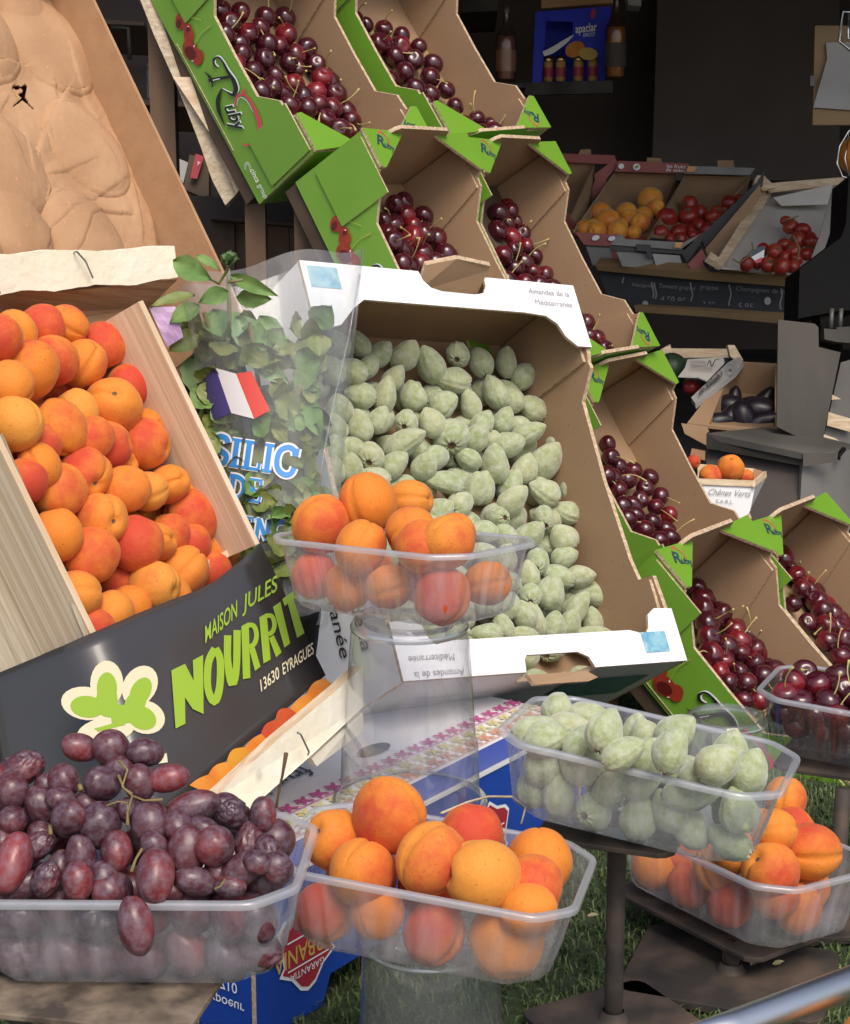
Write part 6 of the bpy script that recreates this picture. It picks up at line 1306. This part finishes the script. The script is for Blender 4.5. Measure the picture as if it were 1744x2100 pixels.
bgfruit([(640, 455, 130), (775, 370, 105), (770, 440, 125), (1020, 365, 110), (840, 420, 100), (920, 450, 105), (830, 505, 95), (600, 550, 110), (710, 545, 110), (780, 530, 90), (885, 525, 105), (720, 580, 80), (940, 420, 90), (800, 560, 80), (1075, 350, 80), (660, 580, 70)], TO, "nectarine", "dark red nectarine", "the dark box", lambda x, y: 3.62 + (600 - y) * .0006, "nectarines in the dark box", "nectarine")
def vine():
    it = [(1385, 505, 100), (1460, 525, 95), (1355, 470, 70), (1500, 580, 95), (1430, 590, 110), (1345, 615, 90), (1510, 600, 95), (1215, 645, 90), (1290, 655, 100), (1400, 650, 100), (1120, 730, 95), (1250, 735, 100), (1330, 745, 110), (1400, 745, 90), (1180, 720, 90), (1480, 670, 90), (1420, 700, 80), (1350, 690, 80)]
    bgfruit(it, TO, "vine_tomato", "vine tomato", "the white lined tray", lambda x, y: 3.36 + (795 - y) * .0006, "tomatoes in the white lined tray", "tomato")
    r = thing_at("tomato_vine", V(*ZH(1300, 600), 3.4), "thin dark green vine twigs lying on the tomatoes in the white tray", "vine"); b = MB()
    for pts in ([(1358, 465), (1405, 450), (1432, 440)], [(1405, 448), (1412, 480)], [(1075, 725), (1120, 690), (1160, 640), (1150, 600)], [(1120, 690), (1180, 680)], [(1035, 700), (1075, 725)], [(1400, 560), (1440, 640), (1420, 720)]): b.tube([V(*ZH(*t), 3.33) for t in pts], .0016, "vine_green", 6)
    wpart("twigs", r, b, smooth=True)
    fl = Flat((*ZH(1140, 650), 3.32), (*ZH(1240, 640), 3.32), (*ZH(1160, 720), 3.32)); b = MB(); slab(b, [(*ZH(x, y), 3.325) for x, y in ell(1190, 665, 52, 30, -.8)], .002, "print_navy"); lb = wpart("tag", r, b)
    decal("tag_stripe", r, [[(1145, 690), (1225, 645), (1222, 690), (1180, 725)]], lambda x, y: fl(*ZH(x, y), .003), "print_white"); decal("tag_stripe", r, [[(1170, 712), (1210, 690), (1205, 720), (1180, 727)]], lambda x, y: fl(*ZH(x, y), .005), "print_pink")
vine()
# rack: battens and slate board
r = thing_at("batten_rack", V(1400, 640, 3.4), "wooden batten rack with a slate board of chalk prices below the fruit boxes", "rack")
sl(r, "batten", [(205, 738), (750, 775), (1425, 815), (1425, 870), (750, 820), (225, 770)], [3.62, 3.54, 3.42, 3.42, 3.54, 3.62], .03, "wood_batten", GW_)
sl(r, "slate_board", [(225, 775), (1425, 875), (1425, 1060), (300, 985)], [3.65, 3.45, 3.45, 3.65], .012, "slate", GW_)
sl(r, "batten", [(440, 982), (890, 1015), (1425, 1060), (1425, 1100), (890, 1050), (450, 1020)], [3.60, 3.52, 3.42, 3.42, 3.52, 3.60], .03, "wood_batten", GW_)
fl = Flat((*ZH(225, 775), 3.645), (*ZH(1425, 875), 3.445), (*ZH(300, 985), 3.645)); q = lambda x, y: fl(*ZH(x, y), .003)
ch = []
for x0, y0, y1 in ((380, 810, 850), (556, 840, 975), (572, 842, 978), (790, 840, 1015), (1022, 855, 1015), (1330, 875, 1040)): ch += stroke([(x0 + 6 * math.sin(y * .05), y) for y in range(y0, y1, 12)], 9, 2)
for t, x, y, s in (("Nectarine", 430, 865, 34), ("Tomate grappe", 590, 872, 36), ("grappe", 840, 880, 40), ("Champignon de Paris", 1055, 890, 40), ("poivron", 1350, 905, 34), ("4,50", 600, 955, 50), ("2,95", 660, 965, 55), ("3,20", 850, 985, 45), ("5,95", 1065, 1000, 55), ("3,50", 1345, 1010, 50)): ch += word(t, (x, y), (s, s * .07), (0, -s), 0, .2)
decal("chalk_writing", r, ch, q, "chalk")
decal("round_magnet", r, [ell(515, 972, 18, 22), ell(1252, 952, 20, 24)], lambda x, y: fl(*ZH(x, y), .006), "paper_grey")
# scale and steel counter
r = thing_at("weighing_scale", V(1700, 600, 2.9), "black weighing scale in silhouette at the right edge", "scale")
sl(r, "housing", [(1530, 640), (1700, 480), (1712, 300), (1790, 250), (1800, 760), (1700, 760), (1695, 720), (1560, 715)] if False else [(1440, 760), (1690, 570), (1720, 480), (1735, 200), (1800, 200), (1800, 1010), (1690, 1010), (1430, 1060)], 2.95, .12, "black_plastic", ZH)
sl(r, "column", [(1560, 1040), (1700, 1000), (1700, 1240), (1575, 1190)], 2.96, .06, "black_plastic", ZH)
b = MB()
for x in (1635, 1690): b.tube([V(*ZH(x, 1000), 2.93), V(*ZH(x - 8, 1120), 2.93)], .004, "steel", 8)
wpart("rods", r, b, smooth=True)
sl(r, "bracket", [(1585, 1120), (1660, 1125), (1665, 1112), (1800, 1105), (1800, 1210), (1660, 1200), (1590, 1185)], 2.92, .03, "steel_dull", ZH)
r = thing_at("steel_counter", V(1600, 950, 2.75), "brushed steel counter with an upright steel splash plate", "counter")
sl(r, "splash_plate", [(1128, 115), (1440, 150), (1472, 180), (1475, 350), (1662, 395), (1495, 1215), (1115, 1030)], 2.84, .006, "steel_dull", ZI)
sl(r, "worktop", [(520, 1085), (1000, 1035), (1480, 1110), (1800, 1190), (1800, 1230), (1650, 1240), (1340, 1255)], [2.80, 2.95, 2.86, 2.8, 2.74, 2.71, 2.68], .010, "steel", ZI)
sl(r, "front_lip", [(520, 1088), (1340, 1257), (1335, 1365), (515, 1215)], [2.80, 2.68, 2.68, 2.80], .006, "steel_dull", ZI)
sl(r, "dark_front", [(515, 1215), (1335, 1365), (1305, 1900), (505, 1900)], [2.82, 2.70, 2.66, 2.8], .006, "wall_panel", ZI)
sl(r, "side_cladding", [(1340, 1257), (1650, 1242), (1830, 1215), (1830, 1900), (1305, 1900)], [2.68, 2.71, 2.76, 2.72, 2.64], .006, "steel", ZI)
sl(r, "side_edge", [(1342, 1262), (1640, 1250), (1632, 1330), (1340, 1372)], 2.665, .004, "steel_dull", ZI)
b = MB(); b.tube([V(*ZI(1690, 1220), 2.70), V(*ZI(1650, 1270), 2.69), V(*ZI(1640, 1310), 2.69)], .004, "black_plastic", 8); wpart("hook", r, b, smooth=True)
r = thing_at("slab_sheet", V(1720, 820, 3.0), "grey worn sheet leaning right of the steel splash plate", "sheet"); sl(r, "board", [(1665, 480), (1850, 430), (1850, 1230), (1500, 1200)], 3.02, .01, "steel", ZI)
decal("worn_patch", r, [[(1590, 755), (1670, 795), (1585, 800)], [(1560, 905), (1760, 965), (1760, 1080), (1545, 1020)], [(1520, 1095), (1620, 1130), (1700, 1190), (1505, 1195)]], lambda x, y: V(*ZI(x, y), 3.005), "wood_pale")
# eggplants
r, F, Rm = open_box("eggplant_box", ZI, [(760, 740), (1120, 760), (1120, 1040), (520, 1050)], [(750, 480), (1120, 500)], [(350, 1000), (1125, 1085)], (3.20, 2.95), ("cardboard_brown", "cardboard_brown"), "brown box of dark eggplants behind the steel counter", "fruit box", None)
sl(r, "front_flap", [(300, 1000), (520, 1030), (540, 1070), (515, 1090), (515, 1190), (330, 1090)], 2.90, .006, "cardboard_brown", ZI); sl(r, "front_strip", [(390, 1215), (505, 1235), (505, 1320), (375, 1290)], 2.91, .006, "hardboard", ZI)
me = sphere_mesh("eggplant_mesh", lambda d_, t, a: Vector((d_.x * .55 * (1 - .25 * d_.z), d_.y * .55 * (1 - .25 * d_.z), d_.z * 1.0 + .1 * d_.x)), "eggplant_skin", 28, 20)
for i, (x, y, l, a) in enumerate(((640, 880, 150, 20), (780, 900, 180, -30), (900, 880, 180, 15), (1000, 900, 170, -10), (700, 980, 160, 60), (850, 990, 170, -60), (620, 990, 130, 10), (740, 820, 130, 80), (1000, 820, 140, 60), (980, 1000, 150, 20))):
    p = V(*ZI(x, y), 3.0 + (1000 - y) * .0008); zc = (CAMP - p).normalized(); xr = Vector((0, 0, 1)).cross(zc).normalized(); yu = zc.cross(xr); zz = (xr * math.cos(R_(a)) + yu * math.sin(R_(a))).normalized(); xx = zz.orthogonal().normalized()
    o = put("eggplant", me, p, l * .24 * 3.0 / FOC * 1.15, Matrix((xx, zz.cross(xx), zz)).transposed().to_4x4(), (0, 0, 0), "eggplant", "eggplants in the brown box") if True else None
    o["label"] = "glossy black eggplant in the dark brown box behind the counter"
# wooden tray with papers
r = thing_at("wooden_tray", V(*ZI(500, 600), 3.05), "pale wooden tray with a printed side and a crumpled white leaflet in it", "tray")
sl(r, "end_board", [(215, 360), (700, 365), (705, 445), (235, 440)], 3.25, .012, "wood_pale", ZI); sl(r, "corner_post", [(125, 370), (205, 325), (235, 430), (160, 440)], 3.22, .02, "wood_pale", ZI); sl(r, "corner_post", [(698, 332), (755, 332), (830, 460), (790, 480), (720, 430)], 3.2, .02, "wood_pale", ZI)
sl(r, "printed_side", [(700, 480), (790, 430), (830, 470), (760, 560), (420, 830), (385, 780)], [3.18, 3.18, 3.17, 3.15, 2.98, 2.98], .01, "paper_grey", ZI); sl(r, "base", [(170, 440), (700, 440), (720, 520), (400, 780), (250, 700)], 3.22, .01, "slate", ZI)
fl = Flat((*ZI(700, 480), 3.175), (*ZI(830, 470), 3.165), (*ZI(420, 830), 2.975)); q = lambda x, y: fl(*ZI(x, y), .006)
decal("lettering", r, word("de Rabelais", (455, 795), (44, -38), (38, 62) if False else (-10, -82), .012, .3), q, "print_dark"); decal("round_mark", r, stroke(ell(735, 545, 36, 52, .3)[:] + [ell(735, 545, 36, 52, .3)[0]], 7, 1) + [ell(735, 545, 14, 22, .3)], q, "print_grey")
r = thing_at("leaflet", V(*ZI(480, 540), 3.1), "crumpled white leaflet with dark script lying in the wooden tray", "paper"); sl(r, "sheet", [(355, 455), (660, 435), (670, 480), (520, 640), (440, 605), (275, 600), (330, 530)], [3.16, 3.16, 3.16, 3.08, 3.08, 3.1, 3.13], .002, "foam_white", ZI)
fl = Flat((*ZI(355, 455), 3.155), (*ZI(660, 435), 3.155), (*ZI(440, 605), 3.075)); decal("script", r, stroke([(520, 545), (545, 500), (560, 555), (590, 495), (630, 490)], [6, 10, 8, 8, 3]) + [p for i in range(5) for p in stroke([(370 + i * 3, 510 + i * 12), (460, 505 + i * 12), (510, 512 + i * 10)], 3)], lambda x, y: fl(*ZI(x, y), .008), "print_dark")
r = thing_at("bottle_top", V(*ZI(250, 520), 3.1), "dark green plastic crate end showing in the wooden tray", "crate_part"); put_ = put("crate_part", sphere_mesh("crate_part_mesh", lambda d_, t, a: d_ * (1 + .02 * math.cos(9 * a)), "crate_part_green", 28, 20), V(*ZI(215, 540), 3.20), .030, Matrix.Identity(4), (0, 0, 0), "crate_part", None); bpy.data.objects.remove(r); put_["label"] = "dark green plastic crate part showing in the wooden tray"  # ribbed ball standing in for part of a dark green plastic crate
o = put("red_bit", TO[0], V(*ZI(385, 690), 3.12), .016, Matrix.Identity(4), (.5, 0, 0), "red_bit", None); o["label"] = "dark red bit half hidden under the leaflet in the tray"  # tomato mesh standing in for small red bits beside the leaflet
# small card punnet of apricots
r = thing_at("card_punnet", V(*ZI(740, 1740), 2.5), "small white card punnet with grey script holding three apricots", "punnet")
d0 = 2.50
sl(r, "front_panel", [(360, 1520), (930, 1545), (890, 1745), (800, 1900), (420, 1900)], d0, .004, "carton_white", ZI); sl(r, "end_panel", [(930, 1545), (1028, 1462), (885, 1750), (880, 1745)], [d0, d0 + .08, d0 + .05, d0], .004, "carton_white", ZI)
sl(r, "rim_band", [(360, 1468), (935, 1490), (930, 1545), (360, 1520)], d0 - .003, .004, "wood_pale", ZI); sl(r, "rim_band", [(935, 1490), (1028, 1410), (1030, 1462), (930, 1545)], [d0 - .003, d0 + .08, d0 + .08, d0 - .003], .004, "wood_pale", ZI)
sl(r, "back_panel", [(440, 1348), (925, 1388), (900, 1560), (440, 1500)], d0 + .10, .004, "wood_pale", ZI); sl(r, "chamfer_panel", [(925, 1388), (1000, 1412), (1010, 1470), (910, 1490)], d0 + .098, .004, "hardboard", ZI); sl(r, "base", [(400, 1800), (900, 1800), (860, 1700), (440, 1700)], [d0, d0, d0 + .09, d0 + .09], .004, "wood_pale", ZI)
fl = Flat((*ZI(360, 1520), d0), (*ZI(930, 1545), d0), (*ZI(420, 1900), d0)); decal("lettering", r, word("Chênes Verts", (520, 1610), (66, 3.5), (0, -78), 0, .5) + word("S.A.R.L.", (590, 1680), (50, 3), (0, -46), 0, .2), lambda x, y: fl(*ZI(x, y), .002), "print_grey")
out = []
for i, (x, y, dm, c, d_) in enumerate(((720, 1385, 235, (.2, .2, 0), 2.535), (550, 1450, 190, (.35, .3, 0), 2.53), (405, 1330, 120, (.75, 0, 0), 2.56), (850, 1460, 140, (.4, .1, 0), 2.545))):
    p = V(*ZI(x, y), d_); o = put("apricot", AP[i], p, dm * .24 * .5 * d_ / FOC, face_cam(p, i * 2.1, .9, None), c, "apricot", "apricots in the card punnet"); o["label"] = ["large orange apricot on top in the small card punnet", "paler apricot beside the large one in the card punnet", "red apricot at the hidden end of the card punnet", "apricot low behind the large one in the card punnet"][i]

# ---- left background
ZL = Tr(.2824, 174.4, 0)
r = thing_at("planked_crate", V(540, 520, 2.35), "dark brown planked crate standing behind the basil", "crate")
for i, (x0, x1) in enumerate(((920, 1085), (1090, 1235), (1250, 1310), (1315, 1480), (1485, 1600))): sl(r, "plank", [(x0, 1585 + i * 14), (x1, 1600 + i * 14), (x1 + 6, 2080), (x0 + 8, 2080)], 2.30 + .004 * (i % 2), .015, "wood_dark", ZL)
sl(r, "rail", [(910, 1575), (1600, 1630), (1600, 1645), (910, 1592)], 2.28, .02, "wood_shelf", ZL); sl(r, "back_board", [(780, 1420), (1620, 1450), (1620, 2150), (850, 2150)], 2.36, .01, "wall_dark", ZL)
r = thing_at("support_crate", V(430, 300, 2.1), "rough pale wooden crate tipped up under the topmost green cherry box", "crate")
sl(r, "side_board", [(380, -60), (470, -60), (800, 560), (1130, 1300), (1165, 1330), (1105, 1405), (1020, 1490), (925, 1310), (840, 1060), (740, 800), (640, 560), (500, 250)], [2.1] * 12, .02, "wood_veneer", ZL)
sl(r, "under_board", [(640, 560), (780, 560), (1165, 1330), (1100, 1405), (930, 1000)], 2.09, .012, "wood_pale", ZL)
r = thing_at("support_crate", V(640, 500, 2.1), "pale plywood crate corner behind the second green cherry box", "crate"); sl(r, "side_board", [(1615, 1750), (1690, 1680), (1760, 1850), (1740, 1930), (1690, 1900)], 2.12, .02, "wood_veneer", ZL)
r = thing_at("back_shelf", V(330, 300, 3.0), "dim wooden shelf with jars seen between the crates at left", "shelf")
sl(r, "board", [(380, 720), (760, 740), (770, 775), (400, 760)], 2.92, .2, "wood_shelf", ZL); sl(r, "back", [(0, -100), (1000, -100), (1000, 1500), (0, 1500)], 3.2, .02, "wall_dark", ZL); sl(r, "board", [(100, 140), (430, 160), (430, 185), (100, 170)], 2.95, .2, "wood_shelf", ZL)
for i, (x, lab) in enumerate(((505, "small clear jar on the dim shelf behind the lined crate"), (610, "small clear jar beside the pale crate on the dim shelf"))):
    p = V(*ZL(x, 722), 2.95); b = MB(); b.lathe([(.012, 0), (.013, .004), (.013, .045), (.011, .052), (.012, .06)], "cup_film", 20, center=p, close_bottom=True); tag(b.build("glass_jar", None, True), lab, "jar")
b = MB(); slab(b, [(*ZL(x, y), 2.9) for x, y in ((492, 250), (560, 290), (570, 465), (488, 460))], .01, "yellow_card"); tag(b.build("yellow_card"), "dull yellow card behind the rough pale crate board", "card")
r = thing_at("book", V(380, 370, 2.6), "dark book with a red label leaning below the shelf", "book"); sl(r, "cover", [(760, 1120), (900, 1160), (900, 1420), (850, 1430), (715, 1370)], 2.5, .03, "wood_shelf", ZL); sl(r, "title_label", [(805, 1115), (865, 1135), (815, 1300), (765, 1290)], 2.49, .002, "label_red", ZL)
fl = Flat((*ZL(805, 1115), 2.488), (*ZL(865, 1135), 2.488), (*ZL(815, 1300), 2.488)); decal("lettering", r, word("Y", (812, 1195), (30, 18), (14, -34), .02), lambda x, y: fl(*ZL(x, y), .002), "print_white")
b = MB(); slab(b, [(*ZL(x, y), 2.55) for x, y in ((655, 1140), (750, 1180), (715, 1330), (640, 1220))], .01, "paper_grey"); tag(b.build("grey_card"), "grey card edge left of the dark book with red label", "card")
b = MB(); b.tube([V(*ZL(190, 195), 2.9), V(*ZL(318, 205), 2.9), V(*ZL(325, 430), 2.9)], .004, "steel_dull", 8); tag(b.build("wall_bracket", None, True), "bent metal bracket in the dim corner at left", "bracket")
# litter on the turf
rnd = random.Random(5)
for i, (x, y, lab) in enumerate(((1205, 1878, "small pale dry leaf on the turf left of the long iron post"), (1745 - 160, 1978, "tiny pale petal on the rusty foot plate"), (1245, 1905, "tan dry leaf on the turf beside the iron post"), (1540, 1920 + 60, "scrap of dry leaf below the low apricot punnet"))):
    A = V(x, y, 1); u = (A - CAMP); t = (CAM_H - .017) / -u.z; p = CAMP + u * t; mb = MB(); leaf(mb, p, p + Vector((.009, .004 * (i - 1), .003)), .005, "dry_leaf", Vector((0, -.3, 1))); tag(mb.build("dry_leaf", None, True), lab, "leaf")
